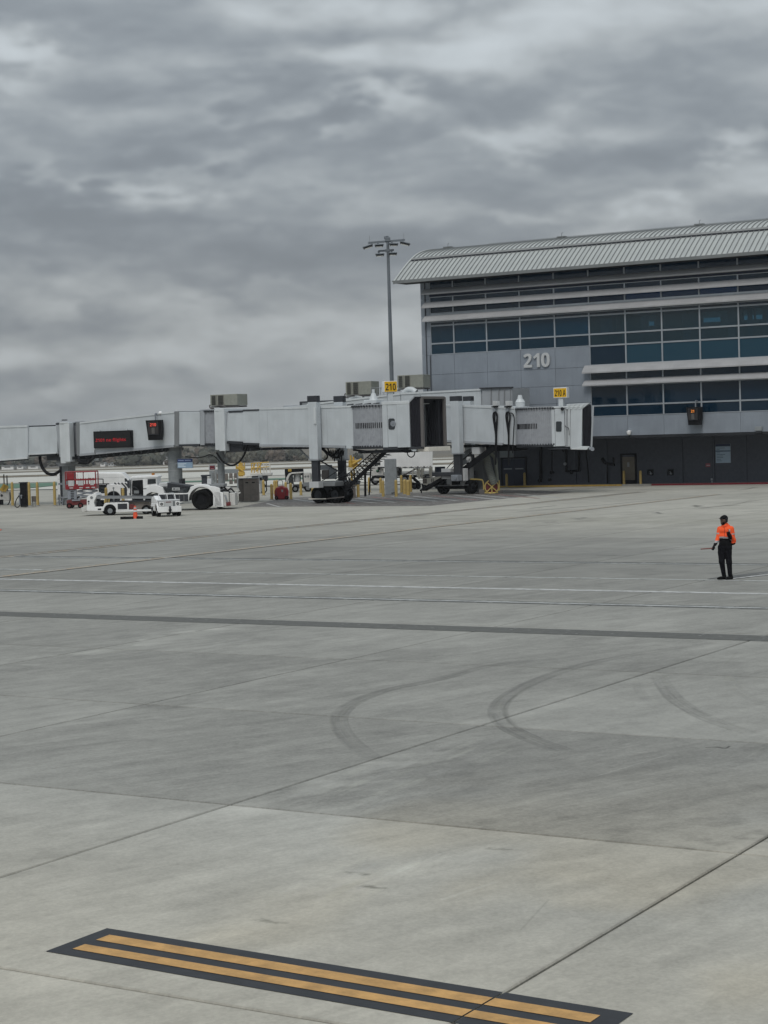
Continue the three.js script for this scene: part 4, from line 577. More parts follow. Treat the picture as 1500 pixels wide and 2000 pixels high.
  part('canopy_bellows', bellowsWall([[k1 + .02, kb + .03, kt + .05], [e1, yb2, yt2]], 1.52, 7, 1), M.bellows); part('canopy_bellows', bellowsWall([[k1 + .02, kb + .03, kt + .05], [e1, yb2, yt2]], -1.52, 7, -1), M.bellows);
  part('canopy_inner_pleats', bellowsWall([[k1 - .3, kb + .06, kt - .05], [e1 - .1, yb2, yt2 - .1]], -1.1, 6, -1), M.bellowsIn);
  part('canopy_roof', mb().prism([[k1 + .02, kt + .05], [k1 + .42, yt2 + .02], [e1 + .1, yt2 + .02], [e1 + .1, yt2 - .1], [k1 + .42, yt2 - .1], [k1 + .02, kt - .06]], -1.6, 1.6), M.bellows);
  part('canopy_roof_edge', mb().beam([k1, kt + .02, 1.6], [k1 + .42, yt2 + .06, 1.6], .08, .09).beam([k1 + .42, yt2 + .06, 1.6], [e1 + .1, yt2 + .05, 1.6], .08, .09), M.bridgeGrey);
  const f1 = q(827, 830, 1.5)[0]; for (const w of [1.47, -1.47]) part('canopy_frame', mb().bx(e1 + .01, f1, yb2 - .05, yt2 - .02, w - .1, w + .1, .02), M.taupe); part('canopy_frame', mb().bx(e1 + .01, f1, yt2 - .14, yt2 + .03, -1.36, 1.36, .02), M.taupe); part('canopy_frame', mb().bx(e1 - .3, e1 - .2, yb2, yt2 - .2, .72, .84), M.steel); part('canopy_frame', mb().bx(k1 - .2, k1 - .1, yb2, yt2 - .3, -.45, -.3), M.steel);
  part('cab_inner_door', mb().bx(k0 + .12, k0 + .2, kb + .02, kt - .3, -.9, .8), paint(.05, .056, .06, { rough: .5 }));
  part('canopy_sill', mb().bx(e1 - .35, f1 + .28, yb2 - .34, yb2 - .05, -1.5, 1.42, .03), M.cream); part('sill_bracket', mb().prism([[k1, kb], [k1 + .05, kb - .02], [e1 - .36, yb2 - .06], [e1 - .36, yb2 - .3], [e1 - .6, yb2 - .3], [k1, kb - .18]], 1.1, 1.6, .01), M.bridge);
  part('pre_cab_beam', mb().bx(k0 - 2.2, k1 + .3, kb - .36, kb - .17, -1.2, -1), M.darkSteel); part('pre_cab_beam', mb().bx(k0 - 2.2, k1 + .3, kb - .36, kb - .17, 1, 1.2), M.darkSteel);
  // service stairs under the cab
  { const w = .55, P = (x, y, ww = w) => { const a = q(x, y, ww); return [a[0], a[1], ww]; }; for (const dw of [0, -.8]) { part('stair_stringer', mb().beam(P(753, 882, w + dw), P(674, 957, w + dw), .06, .26), M.black); part('stair_handrail', mb().bar(P(735, 878, w + dw), P(668, 936, w + dw), .035).bar(P(744, 880, w + dw), P(671, 946, w + dw), .03), M.black); }
    for (let i = 0; i < 17; i++) { const u = (i + .5) / 17, a = q(753 - 79 * u, 882 + 75 * u, w), o = q(735 - 67 * u, 878 + 58 * u, w); part('stair_tread', mb().bx(a[0] - .14, a[0] + .12, a[1] - .02, a[1] + .03, w - .78, w - .02), M.darkSteel); if (i % 2 === 0) for (const dw of [0, -.8]) part('rail_post', mb().bar([a[0], a[1], w + dw], [o[0], o[1], w + dw], .025, 6), M.black); }
    { const L = mb(); for (let i = 0; i < 15; i++) { const u = i / 15, v = u + .07, A = (k) => [753 - 79 * k, 882 + 75 * k], B = (k) => [735 - 67 * k, 878 + 58 * k]; L.bar(P(...A(u)), P(...B(v)), .022, 5).bar(P(...B(u)), P(...A(v)), .018, 5); L.bar(P(...A(u), w - .8), P(...B(v), w - .8), .02, 5); } part('lattice', L, M.black); }
    const a = P(713, 915, -.2), b = P(713, 950, -.2); part('stair_leg', mb().bar(a, [b[0], .4, -.2], .08).bar(P(725, 905, -.2), [b[0] + .3, .5, -.2], .05), M.black); }
  // rooftop: beacon hood, railing posts, low rails
  { const [l0, y0] = q(730, 791, .2), y1 = y0 + .5; part('roof_vent', mb().bx(l0 - .5, l0 + .5, ct + .11, ct + .4, -.3, .7, .04).cyl(l0, ct + .62, .2, .3, .44, 'y', 16, .14).cyl(l0, ct + .95, .2, .1, .3, 'y', 12), M.bridgeTrim); for (let i = 0; i < 5; i++) { const a = q(690 + i * 17, 786 + i * .8, 0); mb().bar([a[0], ct + .12, .8], [a[0] + .5, ct + .16, .8], .04).build('roof_cable', M.darkSteel, B1); } }
}
// --- fixed walkway left of it, sloping down to the far rotunda
const WK = thing('fixed_walkway', 'white sloping fixed walkway carrying the black sign with red letters', 'walkway', V(G(342, 958).x * 0 - 87.2, 0, B1P.z), 0), qw = frameOf(WK, 0);
{
  const q = qw, w = 1.3, part = (n, b, m) => b.build(n, m, WK);
  part('walkway_section', mb().prism(pl(q, [[155.5, 887], [155.5, 826], [340.5, 804.5], [340.5, 869.5]], w), -w, w, .03), M.bridge); part('joint_collar', mb().prism(pl(q, [[341, 871.5], [341, 803.2], [349, 803], [349, 871.5]], w + .05), -w - .05, w + .05, .02), M.midGrey);
  part('walkway_section', mb().prism(pl(q, [[349.4, 868.5], [349.4, 804.5], [390.5, 804], [390.5, 867.5]], w), -w, w, .03), M.bridge); part('joint_collar', mb().prism(pl(q, [[391, 869.5], [391, 802], [399.5, 802.5], [399.5, 869.5]], w + .05), -w - .05, w + .05, .02), M.bridgeGrey);
  const P = (x, y, ww) => { const a = q(x, y, ww); return [a[0], a[1], ww]; };
  part('floor_rail', mb().beam(P(156, 888.6, w), P(340, 871, w), .12, .16), M.bridgeGrey); part('floor_rail', mb().beam(P(350, 870, w), P(390, 869.2, w), .12, .14), M.darkSteel); part('roof_rail', mb().beam(P(156, 826.3, w + .02), P(340, 804.8, w + .02), .06, .12), M.bridgeTrim);
  { const b = mb(); for (let i = 0; i < 14; i++) { const a = q(160 + i * 13.5, 889.5 - i * 1.3, 0); b.bx(a[0], a[0] + .12, a[1] - .28, a[1] - .06, -1.2, 1.2); } part('underframe', b, M.darkSteel); }
  part('pipe_run', mb().tube([P(152, 900, .6), P(170, 901, .6), P(180, 893, .6), P(186, 890, .6), P(240, 886, .6), P(330, 877, .6)], .09, 60).tube([P(150, 904, .4), P(172, 905, .4), P(182, 896, .4), P(192, 891, .4), P(270, 886, .4)], .07, 60).tube([P(225, 889, .8), P(250, 886, .9), P(275, 887, .9), P(300, 880, .9)], .03, 40), M.darkSteel);
  const a = q(341, 880, 0); part('support_column', mb().bar([a[0], 0, 0], [a[0], a[1], 0], .5, 28), M.column); part('column_head', mb().cyl(a[0], a[1] + .12, 0, .58, .22, 'y', 28), M.midGrey); for (const yy of [.9, 1.5, 2.4, 3.0]) part('column_band', mb().cyl(a[0], yy, 0, .512, .03, 'y', 28), M.bridgeGrey); part('bearing', mb().bx(a[0] - .55, a[0] - .1, a[1] + .235, a[1] + .5, -.3, .5, .02).bx(a[0] + .15, a[0] + .5, a[1] + .235, a[1] + .4, -.3, .5, .02), M.bridgeTrim); part('column_bracket', mb().bx(a[0] + .45, a[0] + .7, 1.1, 1.8, -.2, .2).bx(a[0] - .75, a[0] - .45, .9, 1.2, -.2, .2), M.darkSteel);
}
// --- far-left bridge
const B3 = thing('boarding_bridge', 'white boarding bridge leaving the picture at the left edge above the red lift', 'boarding bridge', V(-101.8, 0, B1P.z - .2), 0, 'passenger boarding bridges'), q3 = frameOf(B3, 0);
{
  const q = q3, part = (n, b, m) => b.build(n, m, B3), P = (x, y, ww) => { const a = q(x, y, ww); return [a[0], a[1], ww]; };
  part('tunnel_section', mb().prism(pl(q, [[-220, 912], [-220, 842], [54, 832], [54, 892]], 1.5), -1.5, 1.5, .03), M.bridge); part('tunnel_section', mb().prism(pl(q, [[50, 889.5], [50, 834.5], [112, 832], [112, 886]], 1.35), -1.35, 1.35, .03), M.bridge);
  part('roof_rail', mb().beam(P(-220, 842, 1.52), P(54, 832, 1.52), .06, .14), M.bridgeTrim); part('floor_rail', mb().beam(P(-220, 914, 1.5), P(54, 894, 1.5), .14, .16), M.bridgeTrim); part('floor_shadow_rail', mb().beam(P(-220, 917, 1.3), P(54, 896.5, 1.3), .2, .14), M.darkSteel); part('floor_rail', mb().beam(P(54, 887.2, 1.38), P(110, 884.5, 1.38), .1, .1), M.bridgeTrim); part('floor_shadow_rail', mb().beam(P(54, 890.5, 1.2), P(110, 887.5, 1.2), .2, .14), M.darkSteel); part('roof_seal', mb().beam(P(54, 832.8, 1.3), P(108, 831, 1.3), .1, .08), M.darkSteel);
  part('slanted_flange', mb().prism(pl(q, [[116, 893], [109, 831], [117, 829], [121.5, 893]], 1.45), -1.45, 1.45, .02), M.bridgeGrey);
  for (const [x0, x1, yT, yB, w] of [[118.4, 126.5, 825.5, 905, 1.55], [127, 134.6, 825.5, 902, 1.6]]) { const a = q(x0, yB, w), b = q(x1, yT, w); part('portal_post', mb().bx(a[0], b[0], a[1], b[1], w - .5, w, .02), M.bridgeTrim); part('portal_post', mb().bx(a[0], b[0], a[1], b[1], -w, -w + .5, .02), M.bridgeTrim); } { const a = q(118.4, 827.5, 1.5), b = q(134.6, 824, 1.5); part('portal_header', mb().bx(a[0], b[0], a[1], b[1], -1.6, 1.62, .02), M.bridgeTrim); }
  drum(B3, q(143.5, 850, 0)[0], 1.15, q(143, 889, 0)[1], q(143, 826.5, 0)[1], M.curtain); { const a = q(148, 890, 1.5), b = q(155, 824.5, 1.5); part('joint_collar', mb().bx(a[0], b[0], a[1], b[1], -1.4, 1.4, .02), M.midGrey); }
  part('underslung_box', mb().prism(pl(q, [[90, 889], [116, 888], [120, 900], [92, 899]], 1), -1, 1, .03), M.darkSteel); part('column_head', mb().prism(pl(q, [[108, 905], [112, 897], [150, 895], [154, 902], [140, 911], [118, 911]], .8), -.8, .8, .02), M.midGrey);
  { const a = q(113.5, 905, .4), b = q(120, 905, .4), c = q(132.5, 905, .4); part('support_column', mb().bx(b[0], c[0], 0, a[1] + .1, -.45, .4, .04), M.column); part('column_duct', mb().bx(a[0], b[0] - .02, .1, a[1], -.3, .3, .03), M.darkSteel); part('column_bracket', mb().bx(a[0] - .05, b[0], 2.9, 3.1, -.35, .42).bx(a[0] - .05, b[0], 1.5, 1.65, -.35, .42), M.galv); }
  part('hanging_cable', mb().tube([P(78, 890, .8), P(79, 902, .9), P(84, 915, .9), P(94, 925, .9), P(106, 926, .8), P(115, 921, .7), P(118, 918, .6)], .12, 40), M.black); part('roof_fitting', mb().bx(q(124, 822, 0)[0], q(128, 822, 0)[0], q(124, 821.5, 0)[1], q(124, 819.5, 0)[1], -.2, .2), M.darkSteel);
}
// --- walkway from the terminal, seen above the front bridge
const z1W = -124.6, W1 = thing('fixed_walkway', 'pale rear walkway joining the terminal above the front bridge, with a roof railing', 'walkway', V(-74, 0, z1W - 1.4), 0);
{
  const q = frameOf(W1, 0), w = 1.4, part = (n, b, m) => b.build(n, m, W1), P = (x, y, ww = w) => { const a = q(x, y, ww); return [a[0], a[1], ww]; };
  part('walkway_section', mb().prism(pl(q, [[783, 832], [783, 769], [940, 760.6], [940, 832]], w), -w, w, .03), M.bridge); part('walkway_section', mb().prism(pl(q, [[540, 850], [540, 797], [782, 769.3], [782, 832]], w), -w, w, .03), M.bridge); part('end_vestibule', mb().prism(pl(q, [[941, 832], [941, 759.5], [1000, 757.5], [1000, 832]], w + .1), -w - .1, w + .1, .03), M.bridgeGrey);
  for (const x of [959, 974, 985, 997]) part('vestibule_post', mb().bar(P(x, 800, w + .14), P(x, 760, w + .14), .035), M.steel); part('vestibule_roof', mb().beam(P(938, 758.5, w + .1), P(1001, 756.5, w + .1), .3, .1), M.darkSteel); part('roof_rail', mb().beam(P(783, 769, w + .02), P(940, 760.8, w + .02), .08, .14), M.bridgeTrim); part('roof_rail', mb().beam(P(600, 790.6, w + .02), P(782, 769.6, w + .02), .08, .14), M.bridgeTrim);
  for (const [l, r, y, top] of [[585, 648, 793, 781.5]]) { const a = q(l, y, .6), b = q(r, top, .6); part('roof_unit', mb().bx(a[0], b[0], a[1] - .3, b[1], -.6, .6, .03), M.darkSteel); part('roof_unit', mb().bx(a[0] + .3, b[0] - .3, a[1] + .05, b[1] - .12, .601, .66), M.midGrey); part('roof_unit', mb().bx(a[0] - 1.7, a[0] - .02, a[1] - .4, a[1] + .1, -.5, .5, .03), M.bridgeGrey); }
  const posts = [725, 731, 737, 743, 749, 755, 761, 767], top = (x) => 758 + (x - 725) * .02, bot = (x) => 775 - (x - 725) * .08; part('roof_railing', mb().bar(P(724, 757.8, 1), P(770, 757.3, 1), .03).bar(P(724, 775, 1), P(800, 776, 1), .03), M.steel); for (const x of posts) part('railing_post', mb().bar(P(x, top(x), 1), P(x + (x > 745 ? 2 : 0), x > 745 ? 786 : bot(x), 1), .022, 6), M.steel);
  for (const [x0, y0] of [[678, 781], [783, 768]]) part('duct', mb().tube([P(x0 + 6, y0 - 1, .6), P(x0 + 14, y0 - 7, .6), P(x0 + 22, y0 - 7, .6), P(x0 + 30, y0 - 2, .6)], .22, 20, 10), M.bridgeTrim);
}
function airUnit(label, px0, px1, pyT, pyB, P0, group) { // packaged air conditioner, louvred at the left, on feet
  const w = 1.0, z = P0, t = thing('air_conditioner', label, 'air conditioner', PZ(px0, pyB, z), -.12, 'air conditioners on the walkway roofs'), q = frameOf(t, -.12), [l0] = q(px0, pyB, 0), [l1, yt] = q(px1, pyT, 0), L = l1 - l0, h = yt;
  mb().bx(0, L, .14, h, -1.5, 0, .03).build('casing', M.acTan, t); for (const [a, b] of [[.06, .2], [.3, .48]]) { mb().bx(L * a, L * b, .2, h - .07, .002, .02).build('grille', M.acDark, t); for (let i = 0; i < 6; i++) mb().box(L * (a + b) / 2, .28 + (h - .4) * i / 5, .03, L * (b - a), .03, .05, [.5, 0, 0]).build('slat', M.acDark, t); }
  mb().bx(L * .5, L * .508, .16, h - .02, .001, .012).bx(L * .24, L * .25, .16, h - .02, .001, .012).build('panel_seam', M.brown, t); mb().bx(0, L, .02, .12, -.2, -.1).bx(0, L, .02, .12, -1.4, -1.3).build('skid', M.taupe, t); mb().tube([[-.02, h * .25, -.3], [-.22, h * .2, -.3], [-.16, 0, -.3], [.1, -.05, -.3]], .05).tube([[L * .2, .1, .1], [L * .4, .16, .12], [L * .6, .05, .1]], .04).build('pipe', M.taupe, t); return t;
}
airUnit('tan air conditioner farthest left, on the rotunda roof beside the front bridge', 411, 463, 769, 797, -104.3); airUnit('tan air conditioner left of the yellow 210 sign', 675.5, 725, 744, 775.5, -125); airUnit('tan air conditioner partly behind the yellow 210 sign, beside the terminal corner', 776.5, 826, 731, 762, -125.4);
// --- right bridge, gate 210 A
const A2 = 14 * Math.PI / 180, B2 = thing('boarding_bridge', 'rear white boarding bridge with hanging black hoses and the 210 A sign', 'boarding bridge', G(886, 964), A2, 'passenger boarding bridges');
{
  const q = frameOf(B2, A2), part = (n, b, m, p = B2) => b.build(n, m, p), P = (x, y, ww = HW) => { const a = q(x, y, ww); return [a[0], a[1], ww]; };
  part('tunnel_section', mb().prism(pl(q, [[790, 856], [790, 789], [962, 794], [1006, 796.5], [1006, 869.5], [983, 867.5], [983, 865.5]], HW), -HW, HW, .03), M.bridge); part('roof_rail', mb().beam(P(790, 789.2, HW + .01), P(1004, 796.5, HW + .01), .06, .16), M.bridgeTrim); part('floor_rail', mb().beam(P(870, 861, HW + .02), P(982, 867.2, HW + .02), .1, .16), M.bridgeGrey); part('panel_seam', mb().bx(P(983, 830)[0], P(983.5, 830)[0], P(983, 866)[1], P(983, 798)[1], HW - .01, HW + .005), M.bridgeGrey);
  { const b = mb(), y = q(930, 868, 0)[1]; for (let l = -4; l < 5; l += .8) b.bx(l, l + .1, y - .2, y - .02, -1.3, 1.3); part('underframe', b, M.darkSteel); part('underslung_box', mb().bx(P(955, 880, .5)[0], P(1004, 880, .5)[0], P(980, 881, .5)[1], P(980, 870, .5)[1], -1, .8, .03), M.black); }
  // lift columns, bogie with tyres seen end on
  for (const [s, x0, x1] of [[1, 886.5, 899], [-1, 912, 922]]) { const w = 1.9 * s, lean = s > 0 ? .0 : 0, [l0, y0] = q(x0, 885, w), [l1, y1] = q(x1, 783, w); part('lift_column', mb().bx(l0, l1, y0, y1, w - .24, w + .24, .03), M.bridge); part('column_cap', mb().bx(l0 - .1, l1 + .02, y1 + .004, y1 + .36, w - .2, w + .2, .02), M.darkSteel); part('lift_piston', mb().bx(l0 + .07, l1 - .05, .95, y0 - .084, w - .16, w + .16, .02), M.darkSteel); part('column_flange', mb().bx(l0 - .04, l1 + .04, y0 - .08, y0 - .004, w - .28, w + .28), M.bridgeGrey); }
  const [x0] = q(859, 950, 1), [x1] = q(912.5, 950, 1); for (const x of [x0, x1]) for (const w of [.6]) wheel(B2, x, .52, w, .52, .5, M.darkSteel, 'x'); part('axle_beam', mb().bx(x0 - .3, x1 + .3, .36, .6, .45, .75).bx((x0 + x1) / 2 - .28, (x0 + x1) / 2 + .28, .5, 1.4, .3, .9, .03), M.black); part('cross_beam', mb().bx(x0 + .25, x1 - .25, 1.35, 1.65, -2.1, 2.1, .04), M.darkSteel); part('wheel_guard', mb().bx(x0 + .32, (x0 + x1) / 2 - .32, .68, 1.2, .5, .62, .03).bx((x0 + x1) / 2 + .32, x1 - .32, .68, 1.2, .5, .62, .03), M.whiteGrey); part('control_box', mb().bx(P(862, 930, 1.9)[0], P(880, 930, 1.9)[0], 1.15, 1.9, 1.4, 1.9, .02).bx(P(899, 930, 1.9)[0], P(905, 930, 1.9)[0], 1.0, 1.9, 1.4, 1.8, .02), M.whiteGrey); part('bumper_bar', mb().beam([x0 - .1, .62, 1.1], [x1 + .2, .68, 1.1], .05, .06), M.steel);
  part('hydraulic_unit', mb().bx(P(884, 930, 2.2)[0], P(897, 930, 2.2)[0], 1.0, 1.45, 1.9, 2.4, .04).cyl(P(890, 930, 2.4)[0], 1.25, 2.42, .14, .1, 'z', 16), M.galv);
  // slanting service stair and low ramp
  for (const dw of [0, -.8]) { part('stair_stringer', mb().beam(P(891, 928, 1.2 + dw), P(968, 872, 1.2 + dw), .08, .42), M.black); part('stair_handrail', mb().bar(P(862, 927, 1.2 + dw), P(893, 892, 1.2 + dw), .03).bar(P(864, 935, 1.2 + dw), P(893, 903, 1.2 + dw), .03).bar(P(895, 905, 1.2 + dw), P(925, 880, 1.2 + dw), .03), M.black); } for (let i = 0; i < 12; i++) { const u = (i + .5) / 12, a = q(891 + 77 * u, 926 - 56 * u, 1.2); part('stair_tread', mb().bx(a[0] - .13, a[0] + .13, a[1] + .1, a[1] + .15, .42, 1.18), M.darkSteel); }
  part('side_panel', mb().prism(pl(q, [[894, 917], [894, 890], [918, 876], [918, 900]], .3), .25, .35), M.midGrey); part('side_box', mb().bx(P(927, 880, 1)[0], P(942, 880, 1)[0], P(930, 887, 1)[1], P(930, 873, 1)[1], .7, 1.3, .02), M.whiteGrey); part('side_light', mb().bx(P(931, 880, 1)[0], P(941, 880, 1)[0], P(930, 891, 1)[1], P(930, 888.5, 1)[1], .8, 1.2, .02), M.lampGlass); part('warning_light', mb().cyl(P(915, 896, 1.3)[0], P(915, 896, 1.3)[1], 1.35, .12, .14, 'z', 14).bx(P(911, 905, 1.3)[0], P(917, 905, 1.3)[0], P(911, 903, 1.3)[1], P(911, 892, 1.3)[1], 1.1, 1.25), M.whiteGrey);
  part('tow_ramp', mb().beam(P(868, 934, 1.6), P(829, 956, 1.6), .5, .22).bar(P(828, 955, 1.6), P(821, 958, 1.6), .07).bar(P(823, 957, 1.6), P(823, 963, 1.6), .05), M.black);
  part('panel_post', mb().bx(P(910, 930, .6)[0], P(918.5, 930, .6)[0], .5, P(914, 912, .6)[1], .2, .6, .02), M.whiteGrey); part('rear_cabinet', mb().bx(P(919, 930, -.2)[0], P(944, 930, -.2)[0], .1, P(930, 893, -.2)[1], -.9, -.2, .03), M.midGrey);
  // hoses looped on the tunnel side
  for (const [x, o] of [[967, 0], [992, 1]]) { const H = mb(), w = HW + .12; H.tube([P(x - 3, 806, w), P(x - 4, 812, w), P(x - 1, 835, w), P(x + 1, 850, w), P(x + 1, 880, w), P(x + 2, 905, w)], .05, 40); H.tube([P(x - 3, 807, w), P(x, 804.5, w), P(x + 3, 807, w), P(x + 4, 815, w), P(x + 2, 832, w), P(x + 1.5, 870, w), P(x + 1, 908, w)], .06, 40); H.tube([P(x - 1, 806, w), P(x - 1, 818, w), P(x + 1, 838, w), P(x + 1, 870, w)], .05, 30); H.tube([P(x + 1, 806, w), P(x + 8 * o + 1, 808, w), P(x + 8 * o + 4, 815, w), P(x + 8 * o + 3, 845, w), P(x + 6 * o + 3, 885, w)], .035, 40); part('hose_loop', H, M.black); const a = P(x, 798, w), b = P(x, 793, w); part('hoist', mb().bx(a[0] - .24, a[0] + .24, b[1] - .1, b[1] + .0, HW - .1, HW + .25, .02), M.black); part('hoist_motor', mb().bx(a[0] - .16, a[0] + .2, b[1] + .004, b[1] + .35, HW - .2, HW + .2, .03), M.whiteGrey); part('hook', mb().cyl(a[0], P(x, 800, w)[1], w, .06, .22, 'y', 10), M.galv); }
  { const x = q(1034, 800, 0)[0] - 1.2, y = q(1016, 793, .3)[1]; part('roof_vent', mb().cyl(q(1016, 790, .6)[0], y + .0, .6, .34, .5, 'y', 20).cyl(q(1016, 790, .6)[0], y + .36, .6, .36, .22, 'y', 20, .24).cyl(q(1016, 790, .6)[0], y + .62, .6, .2, .3, 'y', 18, .14), M.bridgeTrim); }
  const xc = q(1036.5, 830, 1.2)[0], hb = q(1036, 869.5, HW)[1], ht = q(1036, 797.5, HW)[1]; drum(B2, xc, 1.78, hb, ht, M.curtain, [Math.PI / 2 + .55, Math.PI / 2 - .5, q(1036, 832.5, 1.78)[1], 16]);
  // cab turned away to the right
  const AC = -24 * Math.PI / 180, cw = B2.localToWorld(V(xc, 0, 0)), cab = new THREE.Group(); cab.name = 'cab'; cab.position.set(xc, 0, 0); cab.rotation.y = -(AC - A2); B2.add(cab); const dummy = { position: cw }, k = frameOf(dummy, AC), W = 1.62, K = (x, y, ww = W) => { const a = k(x, y, ww); return [a[0], a[1], ww]; }, cp = (n, b, m) => b.build(n, m, cab);
  const X = (px) => k(px, 830, W)[0], Y = (px, py) => k(px, py, W)[1], yb = Y(1090, 872), yt = Y(1090, 799.5);
  cp('cab_wall', mb().bx(X(1070), X(1083.5), yb, yt, W - .1, W, .015), M.bridge); cp('cab_door', mb().bx(X(1084), X(1102.5), yb + .01, yt + .06, W - .09, W - .012, .015), M.bridge); cp('cab_window', mb().prism(pl(k, [[1085.8, 841.5], [1087.5, 843], [1095.5, 843], [1096.8, 841.5], [1097, 824.5], [1095.8, 823], [1087, 823], [1085.9, 824.5]], W), W - .011, W + .012), carGlass);
  cp('cab_wall', mb().bx(X(1103), X(1114), yb - .04, yt + .08, W - .14, W - .06), M.bridgeGrey); cp('door_rail', mb().bar(K(1105, 870, W), K(1105, 800, W), .03).bar(K(1110, 872, W), K(1110.5, 799, W), .04).bar(K(1112.5, 872, W), K(1112.8, 799, W), .04), M.bridgeTrim); cp('cab_wall', mb().prism(pl(k, [[1114, 876], [1114.5, 798.5], [1137.5, 798], [1136, 877.6]], W), W - .12, W, .012), M.bridge);
  cp('cab_wall', mb().bx(X(1070), X(1137), yb, yt, -W, -W + .1), M.bridge); cp('cab_roof', mb().bx(X(1068), X(1137), yt + .085, yt + .2, -W - .02, W + .02, .03), M.bridgeTrim); cp('cab_floor', mb().bx(X(1070), X(1150), yb - .22, yb - .06, -W, W - .13, .02), M.darkSteel); cp('cab_front', mb().bx(X(1134) - .05, X(1134), yb, yt, -W + .11, W - .13), M.bellowsIn);
  cp('canopy_roof', mb().prism(pl(k, [[1104, 799.5], [1107, 789.5], [1152, 786.6], [1137.5, 798.2]], W), -W, W, .02), M.bridge); for (let i = 0; i < 4; i++) cp('canopy_rib', mb().beam(K(1108 + i * 8, 799, W + .02), K(1113 + i * 9, 789, W + .02), .06, .08), M.bridgeTrim);
  cp('canopy_bellows', bellowsWall([[X(1138), Y(1138, 872), Y(1138, 799)], [X(1153), Y(1153, 872), Y(1153, 789)]], W - .12, 6, 1), M.bellows); cp('canopy_bellows', bellowsWall([[X(1138), Y(1138, 872), Y(1138, 799)], [X(1153), Y(1153, 872), Y(1153, 789)]], -W + .12, 6, -1), M.bellows);
  cp('canopy_frame', mb().beam(K(1155, 876, W - .1), K(1158.5, 792, W - .1), .14, .12), M.bridgeGrey); cp('canopy_sill', mb().prism(pl(k, [[1114, 877], [1136, 871.5], [1152, 871.5], [1146, 878.5], [1116, 878]], W), -W, W + .02, .02), M.bridgeTrim); cp('bumper_roller', mb().bar(K(1150, 876, W), K(1157, 877, W), .1).cyl(K(1157, 877)[0], K(1157, 877)[1], W, .14, .2, 'z', 14), M.galv); cp('camera', mb().cyl(X(1099), yt + .02, W + .1, .12, .2, 'z', 16), M.black); cp('cable', mb().tube([K(1103, 831, W + .02), K(1106, 834, W + .08), K(1110, 836, W + .05), K(1112, 850, W + .04)], .02).tube([K(1098, 877, 1), K(1100, 882, 1), K(1103, 879, 1)], .04).tube([K(1076, 876, .8), K(1079, 884, .8), K(1078, 892, .8)], .04), M.black);
}
// signs and displays on the bridges
function gateSign(label, P0, yaw, pxs, w, text, postPx) { // pxs: face left, face right, top, bottom
  const t = thing('gate_sign', label, 'sign', P0, yaw), q = frameOf(t, yaw), [l0, y0] = q(pxs[0], pxs[3], 0), [l1, y1] = q(pxs[1], pxs[2], 0);
  mb().bx(l0, l1, y0, y1, -w, 0, .03).build('box', M.white, t); mb().bx((l0 + l1) / 2 - .17, (l0 + l1) / 2 + .17, y0 - postPx, y0 - .004, -w + .1, -.1, .02).build('post', M.bridgeTrim, t);
  const m = printMat(256, 160, (c, W, H) => { c.fillStyle = '#d9a908'; c.fillRect(0, 0, W, H); c.fillStyle = '#0b0a08'; c.textAlign = 'center'; c.textBaseline = 'middle'; c.font = 'bold 150px sans-serif'; c.save(); c.translate(W / 2, H / 2 + 8); const k = (W * .86) / c.measureText(text).width; c.scale(Math.min(k, 1), 1); c.fillText(text, 0, 0); c.restore(); }, { rough: .35 });
  return [t, m, l0, l1, y0, y1];
}
{ // gate 210: the printed face looks at the apron, the white end shows at its right
  const [t, m, l0, l1, y0, y1] = gateSign('yellow sign reading 210 on a post above the front bridge', B1P.clone().add(V(.3, 0, 1.2)), -.78, [750.5, 775.5, 744, 766], .62, '210', 1.35); plate('face', m, t, l1 - l0 - .05, y1 - y0 - .05, V((l0 + l1) / 2, (y0 + y1) / 2, .004));
}
{
  const [t, m, l0, l1, y0, y1] = gateSign('yellow sign reading 210 A on a white post above the rear bridge cab', B2.localToWorld(V(4.2, 0, .6)), -.22, [1081, 1107, 756.5, 777.5], .75, '210 A', .95); plate('face', m, t, l1 - l0 - .07, y1 - y0 - .09, V((l0 + l1) / 2, (y0 + y1) / 2, .004));
}
